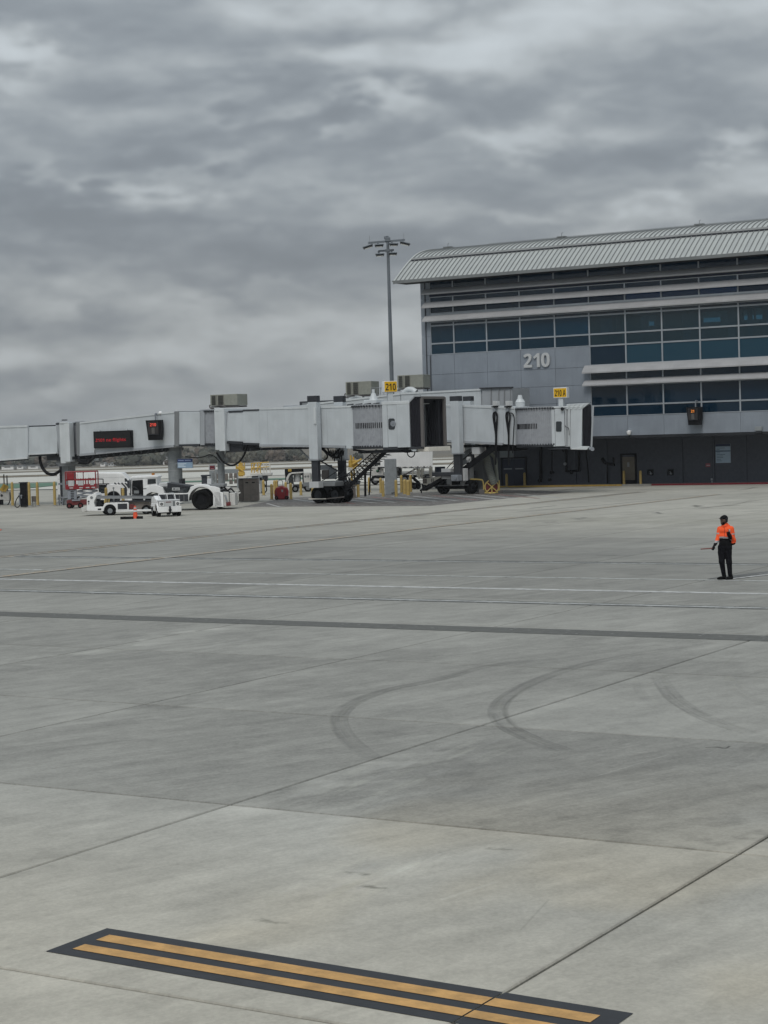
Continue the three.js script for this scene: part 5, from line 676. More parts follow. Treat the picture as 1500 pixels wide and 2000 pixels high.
{ // scrolling red letter board on the walkway
  const zf = WK.position.z + 1.3, a = PZ(188, 873.5, zf + .02), b = PZ(260, 843.5, zf + .02), t = worldThing('led_board', 'wide black board with glowing red letters on the sloping walkway', 'display', V(a.x, a.y, zf)), w = b.x - a.x, h = 1.22, yc = (PZ(224, 858, zf).y);
  mb().bx(a.x, b.x, yc - h / 2, yc + h / 2, zf + .02, zf + .3, .02).build('cabinet', M.black, t); mb().bx(a.x + .4, a.x + .5, yc + h / 2 + .004, yc + h / 2 + .08, zf + .05, zf + .2).bx(b.x - .5, b.x - .4, yc + h / 2 + .004, yc + h / 2 + .08, zf + .05, zf + .2).build('hanger', M.bridgeTrim, t); mb().tube([[a.x, yc - h / 2 + .06, zf + .1], [a.x - .12, yc - h / 2 - .2, zf + .06], [a.x - .08, yc - h / 2 - .42, zf + .06]], .025).build('cable', M.black, t);
  const m = printMat(512, 220, (c, W, H) => { c.fillStyle = '#050303'; c.fillRect(0, 0, W, H); c.fillStyle = '#e01022'; c.font = 'bold 62px sans-serif'; c.textAlign = 'center'; c.textBaseline = 'middle'; c.fillText('2101 no flights', W * .46, H * .53); c.fillStyle = '#050303'; for (let y = 0; y < H; y += 6) c.fillRect(0, y, W, 1.6); for (let x = 0; x < W; x += 6) c.fillRect(x, 0, 1.6, H); }, { glow: .55, rough: .4 });
  plate('lit_text', m, t, w - .12, h - .12, V((a.x + b.x) / 2 - t.position.x, yc - t.position.y, zf + .304 - t.position.z)); const l = new THREE.PointLight(0xff2030, .01, 6); l.position.set((a.x + b.x) / 2 - t.position.x, yc - t.position.y, .55); t.add(l);
}
dockingDisplay('black docking display with red 210 on the sloping walkway', 308.5, 820.5, 859.5, WK.position.z + 1.32, 1.15, '210', '#ff5a48', -.25);
{ const p = PZ(315, 811, WK.position.z + 1.2), t = worldThing('security_camera', 'white camera on the walkway roof above the red 210 display', 'camera', p); mb().bx(p.x - .05, p.x + .05, p.y - .3, p.y + .1, p.z - .05, p.z + .05).build('bracket', M.galv, t); const g = new THREE.SphereGeometry(.14, 14, 10); g.translate(p.x, p.y + .15, p.z + .1); const b = mb(); b.add(g); b.build('dome', M.white, t); }
{ // blue and white notice on the round column
  const zf = WK.position.z + .62, a = PZ(346.7, 914.7, zf), b = PZ(376, 895.5, zf), t = worldThing('notice_board', 'blue and white notice on the round walkway column', 'sign', V(a.x, a.y, zf)); mb().bx(a.x, b.x, a.y, b.y, zf - .05, zf, .01).build('board', M.galv, t); mb().bx(a.x - .25, b.x - .4, a.y + .3, a.y + .36, zf - .12, zf - .055).build('strap', M.galv, t);
  plate('print', notice((c, w, h) => { c.fillStyle = '#8ea6bd'; c.fillRect(0, 0, w, h); c.fillStyle = '#2b3c6c'; c.fillRect(0, 0, w, h * .36); c.fillStyle = '#93a4c4'; c.fillRect(8, 12, w * .38, 9); c.fillRect(w * .5, 12, w * .4, 9); c.fillStyle = '#dbe6ee'; c.fillRect(6, h * .5, w * .55, 7); c.fillRect(6, h * .65, w * .4, 6); c.fillRect(6, h * .8, w * .5, 6); }, 160, 100), t, b.x - a.x - .03, b.y - a.y - .03, V((b.x - a.x) / 2, (b.y - a.y) / 2, .004));
}
// ---------------------------------------------------------------- vehicles and equipment on the apron
const IP = -YAW; // things seen square from the side
function bodyArc(cx, cy, r, a0, a1, n = 10) { const p = []; for (let i = 0; i <= n; i++) { const a = a0 + (a1 - a0) * i / n; p.push([cx + r * Math.cos(a), cy + r * Math.sin(a)]); } return p; }
{ // big low aircraft tow tractor with cab at the left
  const t = thing('tow_tractor', 'large white aircraft tow tractor with a cab and a huge black rear wheel', 'tow tractor', G(355, 996), IP), q = frameOf(t, IP), w = 1.35, part = (n, b, m) => b.build(n, m, t), X = (px) => q(px, 980, w)[0], Y = (px, py) => q(px, py, w)[1];
  const cx = X(394), r = .66, fx = X(299);
  part('body', mb().prism([[X(281), Y(281, 990)], [X(283), Y(283, 968)], [X(283), Y(283, 950)], [X(300), Y(300, 946.5)], [X(308), Y(308, 947.5)], [X(319), Y(319, 952)], [X(322), Y(322, 963.5)], [X(365), Y(365, 963)], [X(373), Y(373, 951)], [X(384), Y(384, 947)], [X(398), Y(398, 946)], [X(410), Y(410, 949)], [X(420), Y(420, 950)], [X(430), Y(430, 953)], [X(434), Y(434, 989)], [X(417), Y(417, 989)], ...bodyArc(cx, .66, .82, -.05, Math.PI + .05, 16), [X(313), .22], ...bodyArc(fx, .62, .62, .0, Math.PI - .3, 10)], -w, w, .03), M.white);
  part('side_window', mb().prism(pl(q, [[319.5, 953.2], [372, 952.6], [367, 961.8], [324, 962]], w), w + .004, w + .02), carGlass); part('side_panel', mb().bx(X(313), X(368), Y(340, 980), Y(340, 965.8), w - .02, w + .012, .01), M.darkSteel); part('maker_plate', mb().bx(X(337), X(352), Y(345, 957.6), Y(345, 952.2), w + .022, w + .035), M.whiteGrey); part('plate_print', mb().bx(X(339), X(343.5), Y(341, 956.2), Y(341, 953.8), w + .036, w + .04), M.darkSteel); part('plate_print', mb().bx(X(345), X(350.5), Y(348, 955.8), Y(348, 954.4), w + .036, w + .04), M.darkSteel); part('hinge', mb().bx(X(330), X(340), Y(335, 963), Y(335, 961.6), w + .004, w + .04), M.bridgeGrey);
  for (const px of [323, 332, 341, 350, 359]) part('panel_rib', mb().bx(X(px), X(px) + .04, Y(px, 979), Y(px, 967), w + .012, w + .022), M.midGrey);
  part('deck', mb().prism(pl(q, [[326, 953], [328, 943], [345, 945.5], [372, 949], [372, 953]], w - .15), -w + .2, w - .15, .02), M.darkSteel); part('deck', mb().bx(X(410), X(438), Y(420, 951.5), Y(420, 946.2), -w + .2, w - .2, .03), M.midGrey); part('exhaust', mb().bx(X(390), X(400), Y(395, 947), Y(395, 929), -.8, -.3, .03).bx(X(389), X(407), Y(395, 931.5), Y(395, 928.5), -.85, -.2, .02), M.darkSteel); part('engine_box', mb().bx(X(401), X(410), Y(405, 947), Y(405, 936), -.9, -.2, .04), M.whiteGrey);
  // cab
  part('cab_shell', mb().prism([[X(253.5), Y(254, 990)], [X(255), Y(255, 937)], [X(259), Y(259, 931.2)], [X(303), Y(303, 929.5)], [X(306.5), Y(306, 931.5)], [X(308), Y(308, 948.5)], [X(284), Y(284, 951)], [X(282.5), Y(282, 990)]], -w + .25, w - .05, .04), M.white);
  part('cab_roof', mb().prism(pl(q, [[254, 934.2], [258, 930.2], [303, 928.2], [307.5, 930.2], [307.8, 932.6], [256, 935.6]], w), -w + .2, w, .03), M.white); part('door_glass', mb().prism(pl(q, [[257.5, 949], [258.5, 938.5], [279, 937], [280, 958], [280, 966], [258, 966]], w), w - .048, w - .02), M.black); part('windscreen_edge', mb().beam([X(255.5), Y(255, 967), w - .03], [X(257), Y(257, 937), w - .03], .06, .06), M.darkSteel); part('steering_wheel', mb().tube([[X(259), Y(259, 951), w - .01], [X(265), Y(265, 952), w], [X(271), Y(271, 957), w - .01]], .03), M.darkSteel); part('seat', mb().bx(X(262), X(272), Y(266, 964), Y(266, 958), w - .03, w - .005, .01), M.midGrey); part('rear_window', mb().prism(pl(q, [[288, 946], [288.3, 935.8], [304, 934.8], [304.6, 944]], w), w - .04, w - .015), carGlass); part('door_pillar', mb().bx(X(280.5), X(286), Y(283, 968), Y(283, 936), w - .049, w - .01), M.white); part('mirror', mb().bx(X(250), X(255), Y(252, 952), Y(252, 938), w, w + .12, .03), M.darkSteel); part('beacon', mb().cyl(X(297), Y(297, 927.3), .3, .1, .18, 'y', 14), M.amber); part('cab_step', mb().bx(X(256), X(283), .28, .42, w - .3, w + .1, .02), M.midGrey); part('lower_door', mb().bx(X(258), X(281), Y(268, 981), Y(268, 966.6), w - .048, w - .012, .02), M.black); part('front_bumper', mb().bx(X(249), X(254.5), .35, .8, -w + .2, w - .1, .04), M.white); part('badge', mb().bx(X(280), X(287), Y(284, 955), Y(284, 953.8), w + .002, w + .012), M.darkSteel); part('load_cover', mb().prism(pl(q, [[308, 950], [311, 943], [326.5, 942.6], [328, 951]], w - .2), -w + .3, w - .2, .05), M.whiteGrey);
  // rear end with clamps for the nose wheel
  part('rear_wing', mb().prism(pl(q, [[416.5, 989.5], [416, 961], [424, 960], [436, 962], [437, 990.5]], w), -w, w, .03), M.white); part('rear_block', mb().bx(X(437), X(447), .18, Y(440, 961), -w + .1, w - .05, .04).bx(X(448), X(459), .22, Y(452, 963), -w + .3, w - .2, .04), M.whiteDirty); part('clamp_arm', mb().beam([X(417), Y(417, 953), .8], [X(446), Y(446, 960), .8], .2, .12).beam([X(424), Y(424, 949), .3], [X(452), Y(452, 956), .3], .24, .14).beam([X(419), Y(419, 959), .9], [X(434), Y(434, 956), .9], .12, .08), M.steel); part('clamp_head', mb().bx(X(438), X(448), Y(442, 961), Y(442, 952), -.2, .6, .06).bx(X(426), X(434), Y(430, 957), Y(430, 950), .2, .8, .05), M.whiteDirty); part('hydraulic_hose', mb().tube([[X(430), Y(430, 956), .9], [X(436), Y(436, 951), .9], [X(444), Y(444, 958), .9], [X(450), Y(450, 955), .8], [X(457), Y(457, 962), .7]], .05).tube([[X(417), Y(417, 961), 1], [X(427), Y(427, 962), 1.1], [X(440), Y(440, 957), 1], [X(449), Y(449, 963), .9]], .06), M.black); part('tail_lamp', mb().bx(X(441.5), X(450.5), Y(446, 988), Y(446, 980), w - .06, w + .03, .03), M.redDark); part('tow_cable', mb().tube([[X(440), Y(440, 967), w], [X(442), Y(442, 974), w + .03], [X(444), Y(444, 981), w]], .05), M.galv); part('ladder', mb().bar([X(459.5), .4, -.3], [X(462), 1.3, -.3], .04).bar([X(459.5), .9, -.9], [X(465), 1.0, -.9], .05).bar([X(458), 1.1, -.5], [X(464), 1.15, -.5], .05), M.whiteDirty);
  wheel(t, cx, r, w - .35, r, .62, M.black, 'z', .5); wheel(t, cx, r, -w + .35, r, .62, M.black, 'z', .5); wheel(t, fx, .56, w - .3, .56, .45, M.black); wheel(t, fx, .56, -w + .5, .56, .45, M.black); wheel(t, X(424), .4, -w + .3, .4, .4, M.black);
}
{ // second tractor, partly hidden
  const t = thing('tow_tractor', 'smaller white tow tractor with striped bonnet partly hidden behind the belt loader', 'tow tractor', G(219, 986), IP), q = frameOf(t, IP), w = 1.1, part = (n, b, m) => b.build(n, m, t), X = (px) => q(px, 970, w)[0], Y = (px, py) => q(px, py, w)[1];
  part('body', mb().prism([...pl(q, [[192, 981], [184.5, 953], [188, 952], [208.5, 948], [210, 945.6], [236, 946.5], [245, 954], [252, 962], [256, 982]], w), [X(233), .3], ...bodyArc(X(221.5), .5, .52, 0, Math.PI, 12), [X(208), .3]], -w, w, .04), M.white); part('side_window', mb().prism(pl(q, [[191, 946.5], [208.3, 946.5], [208, 963], [193.5, 963]], w), w + .003, w + .02), carGlass); part('window_frame', mb().beam([X(189), Y(189, 945.3), w - .05], [X(214), Y(214, 944.8), w - .05], .12, .07).bar([X(209), Y(209, 945), w - .05], [X(209), Y(209, 966), w - .05], .035), M.darkSteel);
  part('bonnet', mb().prism(pl(q, [[222, 947], [226, 942.5], [250, 942], [256, 956], [254, 964], [240, 960]], w - .1), -w + .1, w - .1, .04), M.white); for (let i = 0; i < 4; i++) part('bonnet_louvre', mb().beam([X(224 + i * 7), Y(224, 943 + i * .2), w - .09], [X(235 + i * 6), Y(235, 953 + i * .3), w - .09], .03, .1), M.darkSteel); part('grille', mb().bx(X(236), X(248.5), Y(240, 968), Y(240, 953), w - .02, w + .02, .02), M.darkSteel); part('wheel_well', mb().cyl(X(221.5), .5, w - .3, .5, .4, 'z', 24), M.black); wheel(t, X(221.5), .48, w - .25, .46, .32, M.midGrey); wheel(t, X(246), .48, w - .25, .46, .32, M.midGrey); part('roll_bar', mb().bar([X(190), Y(190, 946), .5], [X(190), Y(190, 936), .5], .035).bar([X(200), Y(200, 946), .5], [X(200), Y(200, 936), .5], .035).bar([X(190), Y(190, 936), .5], [X(200), Y(200, 936), .5], .035), M.darkSteel); part('post', mb().bx(X(252), X(258), .2, Y(255, 936), w - .4, w - .2, .03), M.galv);
}
{ // belt loader
  const t = thing('belt_loader', 'white belt loader with a long grey conveyor in front of the tow tractors', 'belt loader', G(215, 1005.5), IP + .02), q = frameOf(t, IP + .02), w = .95, part = (n, b, m) => b.build(n, m, t), X = (px) => q(px, 990, w)[0], Y = (px, py) => q(px, py, w)[1];
  part('body', mb().prism([...pl(q, [[169.6, 998], [169.4, 972], [170.5, 970], [183, 963.4], [186, 963], [189, 967.5], [183.5, 981], [185.5, 990], [201, 989.6], [204.5, 982.4], [222, 981.4], [250, 981.2], [251.5, 983], [251.5, 997]], w), [X(226), Y(226, 998.5)], ...bodyArc(X(214.6), .3, .38, 0.1, Math.PI - .1, 12), [X(202), Y(202, 998.5)]], -w, w, .03), M.white);
  part('chassis_rail', mb().bx(X(226), X(296), Y(260, 999.5), Y(260, 995.5), w - .12, w, .02), M.white); part('side_panel', mb().bx(X(230), X(248.5), Y(240, 994.5), Y(240, 983.5), w + .002, w + .02, .01), M.darkSteel); part('access_slot', mb().bx(X(191), X(197.5), Y(194, 996), Y(194, 993.2), w + .001, w + .015), M.black); part('headlamp', mb().cyl(X(173.5), Y(173, 979.5), w + .01, .055, .05, 'z', 14).cyl(X(173.5), Y(173, 984), w + .01, .035, .05, 'z', 12), M.darkSteel); part('badge', mb().cyl(X(179.5), Y(179, 972), w + .005, .09, .02, 'z', 18), M.midGrey); part('seat', mb().bx(X(187), X(197), Y(190, 990), Y(190, 978), -.4, .4, .06), M.darkSteel); part('seat_back', mb().box(X(187.5), Y(187, 975), 0, .12, .5, .8, [0, 0, .25], .05), M.darkSteel); part('steering_column', mb().bar([X(200), Y(200, 989), .2], [X(195), Y(195, 977), .2], .03), M.black);
  part('front_panel', mb().box(X(166), Y(166, 994), 0, .5, .3, 1.7, [0, 0, .3], .03), M.whiteDirty); part('conveyor_frame', mb().beam([X(190), Y(190, 971.8), w - .02], [X(308), Y(308, 971.6), w - .02], .1, .14).beam([X(190), Y(190, 971.8), -w + .3], [X(308), Y(308, 971.6), -w + .3], .1, .14), M.steel); part('conveyor_belt', mb().bx(X(192), X(307), Y(250, 972), Y(250, 970.5), -w + .36, w - .08, .02), M.rubber); part('conveyor_under_rail', mb().beam([X(218), Y(218, 979), w - .05], [X(300), Y(300, 978.5), w - .05], .06, .09), M.darkSteel); part('lift_arm', mb().beam([X(222), Y(222, 981), .5], [X(232), Y(232, 974), .5], .08, .1).beam([X(286), Y(286, 990), .5], [X(258), Y(258, 976), .5], .08, .1), M.steel); part('yellow_guard', mb().bar([X(204.5), Y(204, 982), w], [X(206), Y(206, 971), w], .03).bar([X(206), Y(206, 971), w], [X(214), Y(214, 971), w], .03).bar([X(214), Y(214, 971), w], [X(213), Y(213, 981), w], .03), M.yellowPipe); part('mast', mb().bar([X(222.8), Y(222, 981), w], [X(223), Y(223, 953), w], .025).cyl(X(223), Y(223, 953), w, .05, .1, 'y', 10), M.midGrey); part('rear_panel', mb().bx(X(253), X(291), Y(270, 995), Y(270, 978.5), -.3, w - .2, .03), M.tanBox); part('red_tool_box', mb().bx(X(252.5), X(262), Y(257, 994), Y(257, 985), w - .18, w - .05, .03), M.redDark); part('wheel_well', mb().cyl(X(214.6), .32, w - .2, .36, .3, 'z', 24), M.black);
  wheel(t, X(214.6), .29, w - .1, .29, .22, M.column); wheel(t, X(199), .27, -w + .2, .27, .22, M.column); wheel(t, X(285), .29, w - .12, .29, .22, M.column); wheel(t, X(285), .29, -w + .2, .29, .22, M.column);
}
{ // small baggage tractor, front towards the viewer
  const yaw = IP - .30, t = thing('baggage_tractor', 'small white baggage tractor facing the viewer with two round headlamps', 'baggage tractor', G(332, 1009), yaw), part = (n, b, m) => b.build(n, m, t), w = .7; // local z is forward
  part('bumper', mb().bx(-w, w, .26, .60, -.12, .06, .03), M.white); part('front_panel', mb().bx(-w + .06, w - .06, .61, .90, -.16, -.03, .02), M.midGrey); part('radiator_panel', mb().bx(-.33, .2, .61, .92, -.029, .02, .02), M.whiteGrey); part('radiator_badge', mb().bx(-.22, .1, .84, .89, .021, .03), M.redDark); for (const s of [-1, 1]) { part('headlamp_box', mb().bx(s * .48 - .14, s * .48 + .14, .62, .9, -.028, .03, .02), M.white); const h = part('headlamp', mb().cyl(s * .48, .76, .035, .085, .04, 'z', 20), M.darkSteel); mb().cyl(s * .48, .76, .057, .04, .02, 'z', 16).build('lens', M.headGlass, h); }
  part('hitch', mb().bx(-.05, .05, .18, .62, .062, .14, .02).bx(-.09, .09, .36, .44, .07, .2, .02), M.black); part('bonnet', mb().bx(-w + .03, w - .03, .9, 1.0, -1.2, -.1, .05), M.whiteGrey); part('body', mb().bx(-w, w, .32, .78, -2.3, -.85, .05), M.white); part('chassis', mb().bx(-.5, .5, .2, .42, -2.3, -.1, .03), M.darkSteel); part('fender', mb().prism([...bodyArc(0, .32, .42, 0.1, Math.PI - .1, 12), ...bodyArc(0, .32, .48, Math.PI - .1, .1, 12)], -.11, .11, .01), M.white).rotation.set(0, Math.PI / 2, 0); t.children[t.children.length - 1].position.set(-w + .06, 0, -.42);
  part('engine_cover', mb().prism([[-2.3, .78], [-2.3, 1.0], [-2.1, 1.14], [-1.35, 1.22], [-.85, 1.05], [-.3, .95], [-.3, .78]], -.18, .18, .04), M.white).rotation.y = -Math.PI / 2; t.children[t.children.length - 1].position.x = -w + .2;
  part('screen_frame', mb().bar([-.5, .98, -.75], [-.48, 1.32, -.85], .025).bar([.5, .98, -.75], [.48, 1.32, -.85], .025).bar([-.48, 1.32, -.85], [.48, 1.32, -.85], .025).bar([0.02, .98, -.75], [0.02, 1.32, -.85], .022), M.white); for (const s of [-1, 1]) { part('seat_back', mb().box(s * .26, 1.08, -1.35, .36, .42, .1, [-.15, 0, 0], .05), M.darkSteel); part('seat', mb().bx(s * .26 - .2, s * .26 + .2, .78, .9, -1.3, -.9, .04), M.darkSteel); } part('steering_wheel', (() => { const b = mb(), g = new THREE.TorusGeometry(.17, .018, 8, 24); g.rotateX(-.6); g.translate(.26, 1.08, -.95); return b.add(g); })(), M.black); part('rear_rail', mb().bar([-.6, .9, -1.7], [-.6, 1.25, -1.75], .025).bar([.6, .9, -1.7], [.6, 1.25, -1.75], .025).bar([-.6, 1.25, -1.75], [.6, 1.25, -1.75], .025), M.midGrey);
  for (const s of [-1, 1]) { wheel(t, s * (w - .1), .29, -.42, .29, .22, M.whiteGrey, 'x', .5); wheel(t, s * (w - .08), .29, -1.85, .29, .24, M.whiteGrey, 'x', .5); part('mud_guard', mb().bx(s * (w - .1) - .13, s * (w - .1) + .13, .6, .66, -2.25, -1.45, .02), M.white); }
  part('axle', mb().cyl(0, .27, -.42, .05, 1.1, 'x').cyl(0, .22, -.42, .12, .2, 'x'), M.black);
}
{ // panel van
  const t = thing('panel_van', 'white panel van behind the red lift and the tow tractors', 'van', G(200, 976), IP), q = frameOf(t, IP), w = 1.0, part = (n, b, m) => b.build(n, m, t), X = (px) => q(px, 960, w)[0], Y = (px, py) => q(px, py, w)[1], xe = X(257), y0 = .35;
  part('body', mb().prism([[X(112), y0], [X(112), Y(112, 927)], [X(115), Y(115, 923)], [X(236), Y(236, 922.8)], [X(240), Y(240, 923.6)], [X(252), Y(252, 937)], [X(259), Y(259, 941)], [X(264), Y(264, 948)], [X(265), y0]], -w, w, .08), M.white); part('side_window', mb().prism(pl(q, [[243, 934.5], [246.5, 934], [251.5, 941], [244, 941.2]], w), w + .002, w + .015), carGlass); part('body_crease', mb().bx(X(114), X(243), Y(180, 934), Y(180, 933.4), w - .01, w + .012), M.whiteGrey); part('sliding_door', mb().bx(X(196), X(238), .5, Y(215, 927), w - .02, w + .008, .01), M.white); part('bumper', mb().bx(X(255), X(266.5), .3, .75, -w + .02, w - .02, .06), M.midGrey); for (const px of [140, 246]) { wheel(t, X(px), .34, w - .15, .34, .22, M.galv); wheel(t, X(px), .34, -w + .15, .34, .22, M.galv); }
}
{ // scissor lift
  const t = thing('scissor_lift', 'red scissor lift with white placards on its platform rails', 'lift', G(158, 992), IP), q = frameOf(t, IP), w = .6, part = (n, b, m) => b.build(n, m, t), X = (px) => q(px, 960, w)[0], Y = (py) => q(158, py, w)[1];
  const x0 = X(127.5), x1 = X(188.5), yf = Y(955), yt = Y(921.5); part('platform', mb().bx(x0, x1, yf - .02, yf + .32, -w, w, .03), M.red); part('mid_panel', mb().bx(x0 + .02, x1 - .02, Y(938.5), Y(935.2), w - .03, w + .01, .01), M.red); for (const z of [-w + .03, w - .03]) { for (let i = 0; i <= 6; i++) { const x = x0 + .04 + (x1 - x0 - .08) * i / 6; part('rail_post', mb().bar([x, yf + .2, z], [x, yt, z], .04), M.red); } part('rail', mb().bar([x0 + .04, yt, z], [x1 - .04, yt, z], .045).bar([x0 + .04, Y(937), z], [x1 - .04, Y(937), z], .026), M.red); } part('rail', mb().bar([x0 + .04, yt, -w + .03], [x0 + .04, yt, w - .03], .03).bar([x1 - .04, yt, -w + .03], [x1 - .04, yt, w - .03], .03), M.red); part('rail_brace', mb().bar([X(163), yt, w - .03], [X(178), Y(938), w - .03], .025), M.darkSteel);
  part('control_panel', mb().bx(X(131), X(146), Y(936), Y(923), w - .02, w + .06, .02), M.red); for (const [a, b, c, d] of [[153, 163, 934.5, 923], [165, 174, 934.5, 922.8], [176, 186.5, 934, 922.5], [134, 145, 949, 938], [153, 163.5, 948, 938.5], [177, 184, 948, 939]]) part('placard', mb().bx(X(a), X(b), Y(c), Y(d), w + .001, w + .02), (c > 940) ? M.whiteGrey : M.white); for (const [a, b] of [[136, 143], [155, 162], [168, 175], [179, 186]]) part('decal', mb().bx(X(a), X(b), Y(953.4), Y(951.6), w + .001, w + .01), M.whiteGrey);
  part('ladder', mb().bx(X(131), X(149), Y(975), Y(956), w - .3, w - .1, .02), M.galv); for (let i = 0; i < 5; i++) part('ladder_rung', mb().bx(X(137.5), X(143.5), Y(960.2 + i * 3.4), Y(959 + i * 3.4), w - .1, w - .07), M.black); for (let i = 0; i < 3; i++) { const ya = Y(974) + i * .26, yb2 = ya + .24; for (const z of [.35, -.35]) part('scissor_arm', mb().beam([X(150), ya, z], [X(187), yb2, z], .05, .1).beam([X(150), yb2, z + .06], [X(187), ya, z + .06], .05, .1), M.galv); }
  part('base', mb().bx(X(129), X(187), .22, Y(976), -w + .05, w - .05, .04), M.redDark); part('base_step', mb().bx(X(140), X(156), Y(978), Y(975.5), w - .1, w + .05), M.galv); for (const px of [134, 156, 182]) wheel(t, X(px), .19, w - .08, .19, .16, M.redDark); wheel(t, X(134), .19, -w + .08, .19, .16, M.redDark); wheel(t, X(182), .19, -w + .08, .19, .16, M.redDark);
}
// bollards
const bollard0 = (() => { const t = thing('bollard', '', 'bollard', V(0, 0, 0), 0, 'yellow safety bollards'); mb().lathe([[.001, 0], [.105, 0], [.105, .01], [.105, .92], [.1, .99], [.075, 1.05], [.04, 1.075], [.001, 1.08]], 0, 0, 0, 'y', 18).build('post', M.bollard, t); mb().cyl(0, .02, 0, .17, .04, 'y', 18).build('collar', M.kerb, t); return t; })();
const bolls = [[25, 989, 941, 'leftmost yellow bollard at the left edge, left of the black pump cabinet'], [58, 988.5, 941, 'yellow bollard touching the right side of the black pump cabinet'], [74, 988, 941, 'thin yellow bollard right of the black pump cabinet, second from it'], [107.5, 988, 940, 'yellow bollard just left of the grey column behind the red lift'], [208, 989, 952, 'yellow bollard behind the belt loader, in front of the smaller tractor window'], [241, 989, 953, 'yellow bollard behind the belt loader, right of its thin mast'], [494.5, 979, 947, 'yellow bollard in front of the brown cabinet'], [515, 968, 937, 'yellow bollard beside the charging post'], [531, 976, 945, 'yellow bollard touching the left of the red cart'], [536.5, 966, 938, 'yellow bollard behind the red cart, left one'], [541, 965, 937, 'yellow bollard behind the red cart, right one'], [568.5, 976, 943, 'yellow bollard right of the red cart'], [558.5, 966, 941, 'yellow bollard behind the red cart handle'], [588, 968, 940, 'yellow bollard in front of the white utility tractor'], [611, 974, 952, 'short yellow bollard left of the front bridge wheels'], [700, 972, 938, 'yellow bollard right of the brown plinth by the bridge stairs'], [721.5, 962, 932, 'yellow bollard behind the bridge stairs, left of the catering truck wheel'], [744, 964, 933, 'yellow bollard just left of the grey square column, behind its neighbour'], [748.5, 971, 938, 'front yellow bollard at the left side of the grey square column'], [774, 971, 937, 'front yellow bollard at the right side of the grey square column'], [784.5, 963, 928, 'yellow bollard right of the square column, leftmost of the rear cluster'], [791, 966, 936, 'thick yellow bollard in the middle of the cluster right of the square column'], [797.5, 968, 937, 'front thick yellow bollard of the cluster right of the square column'], [802.5, 962, 927, 'tallest yellow bollard of the cluster right of the square column'], [951.5, 955, 927, 'yellow bollard behind the hose reel'], [990, 952, 925, 'left yellow bollard in front of the dark blue double doors'], [1025, 951, 923, 'right yellow bollard in front of the dark blue double doors'], [1219, 948.5, 919, 'left yellow bollard in front of the tan door'], [1251.5, 948.5, 919, 'yellow bollard just right of the tan door']];
bolls.forEach(([px, pb, ptop, lab], i) => { const o = i ? bollard0.clone() : bollard0; if (i) { o.name = numbered('bollard'); scene.add(o); } o.position.copy(G(px, pb)); const q = frameOf(o, IP), h = q(px, ptop, 0)[1]; o.scale.set(i === 21 || i === 22 ? 1.35 : 1, h / 1.08, i === 21 || i === 22 ? 1.35 : 1); o.userData = { label: lab, category: 'bollard', group: 'yellow safety bollards' }; });
{ const a = G(784.5, 963), b = G(797, 962); const t = worldThing('safety_chain', 'slack dark chain between two yellow bollards right of the square column', 'chain', a); mb().tube([[a.x, 1.15, a.z], [(a.x + b.x) / 2, .95, (a.z + b.z) / 2], [b.x, .95, b.z]], .03).build('links', M.taupe, t); }
// small items: (simple upright boxes are made through this builder, then dressed)
function standing(name, label, cat, px0, px1, pT, pB, deep, fn, yaw = IP) { const t = thing(name, label, cat, G((px0 + px1) / 2, pB), yaw), q = frameOf(t, yaw), x0 = q(px0, pB, 0)[0], x1 = q(px1, pB, 0)[0], y1 = q((px0 + px1) / 2, pT, 0)[1]; fn({ t, q, x0, x1, y1, part: (n, b, m) => b.build(n, m, t), X: (p) => q(p, pB, 0)[0], Y: (p) => q((px0 + px1) / 2, p, 0)[1], d: deep }); return t; }
standing('pump_cabinet', 'tall narrow black pump cabinet between yellow bollards at the left edge', 'cabinet', 40, 53, 943.5, 991.5, .5, ({ part, x0, x1, y1, X, Y }) => { part('casing', mb().bx(x0, x1, .05, y1, -.5, 0, .03), M.black); part('cap', mb().bx(x0 - .07, x1 + .04, y1 + .004, y1 + .07, -.55, .05, .02), M.darkSteel); part('hose_holder', mb().bx(x0 - .1, x0 - .01, .2, 1.1, -.3, .02, .02), M.galv); part('nozzle', mb().cyl(x0 + .1, Y(968), .04, .07, .1, 'z', 12).cyl(x0 + .1, Y(972), .04, .05, .1, 'z', 12), M.galv); part('hose', mb().tube([[x0 - .05, .9, .1], [x0 - .3, .5, .1], [x0 - .35, .12, .1], [x0 - .15, .05, .12], [x0, .2, .1]], .035), M.black); });
standing('ground_power_unit', 'low white ground power unit at the left edge behind the bollards', 'power unit', -30, 20, 959, 987, 1, ({ part, x0, x1, y1, X, Y }) => { part('casing', mb().bx(x0, x1, .3, y1, -1, 0, .06), M.whiteDirty); part('panel', mb().bx(X(-2), X(7), Y(986), Y(976), .002, .03, .02), M.black); part('emblem', mb().cyl(X(4), Y(968), .01, .1, .03, 'z', 18), M.darkSteel); part('yellow_ladder', mb().beam([X(4), Y(959), .1], [X(12), Y(947), .1], .1, .3).beam([X(9), Y(959), .1], [X(16), Y(949), .1], .1, .3), M.yellow); part('post', mb().bar([X(7), Y(959), -.5], [X(7), Y(927), -.5], .05).bar([X(13), Y(959), -.5], [X(13), Y(929), -.5], .05), M.taupe); part('cable', mb().tube([[X(21), Y(962), .1], [X(20), Y(980), .15], [X(12), Y(990), .2], [X(-6), Y(992), .2]], .04), M.black);});
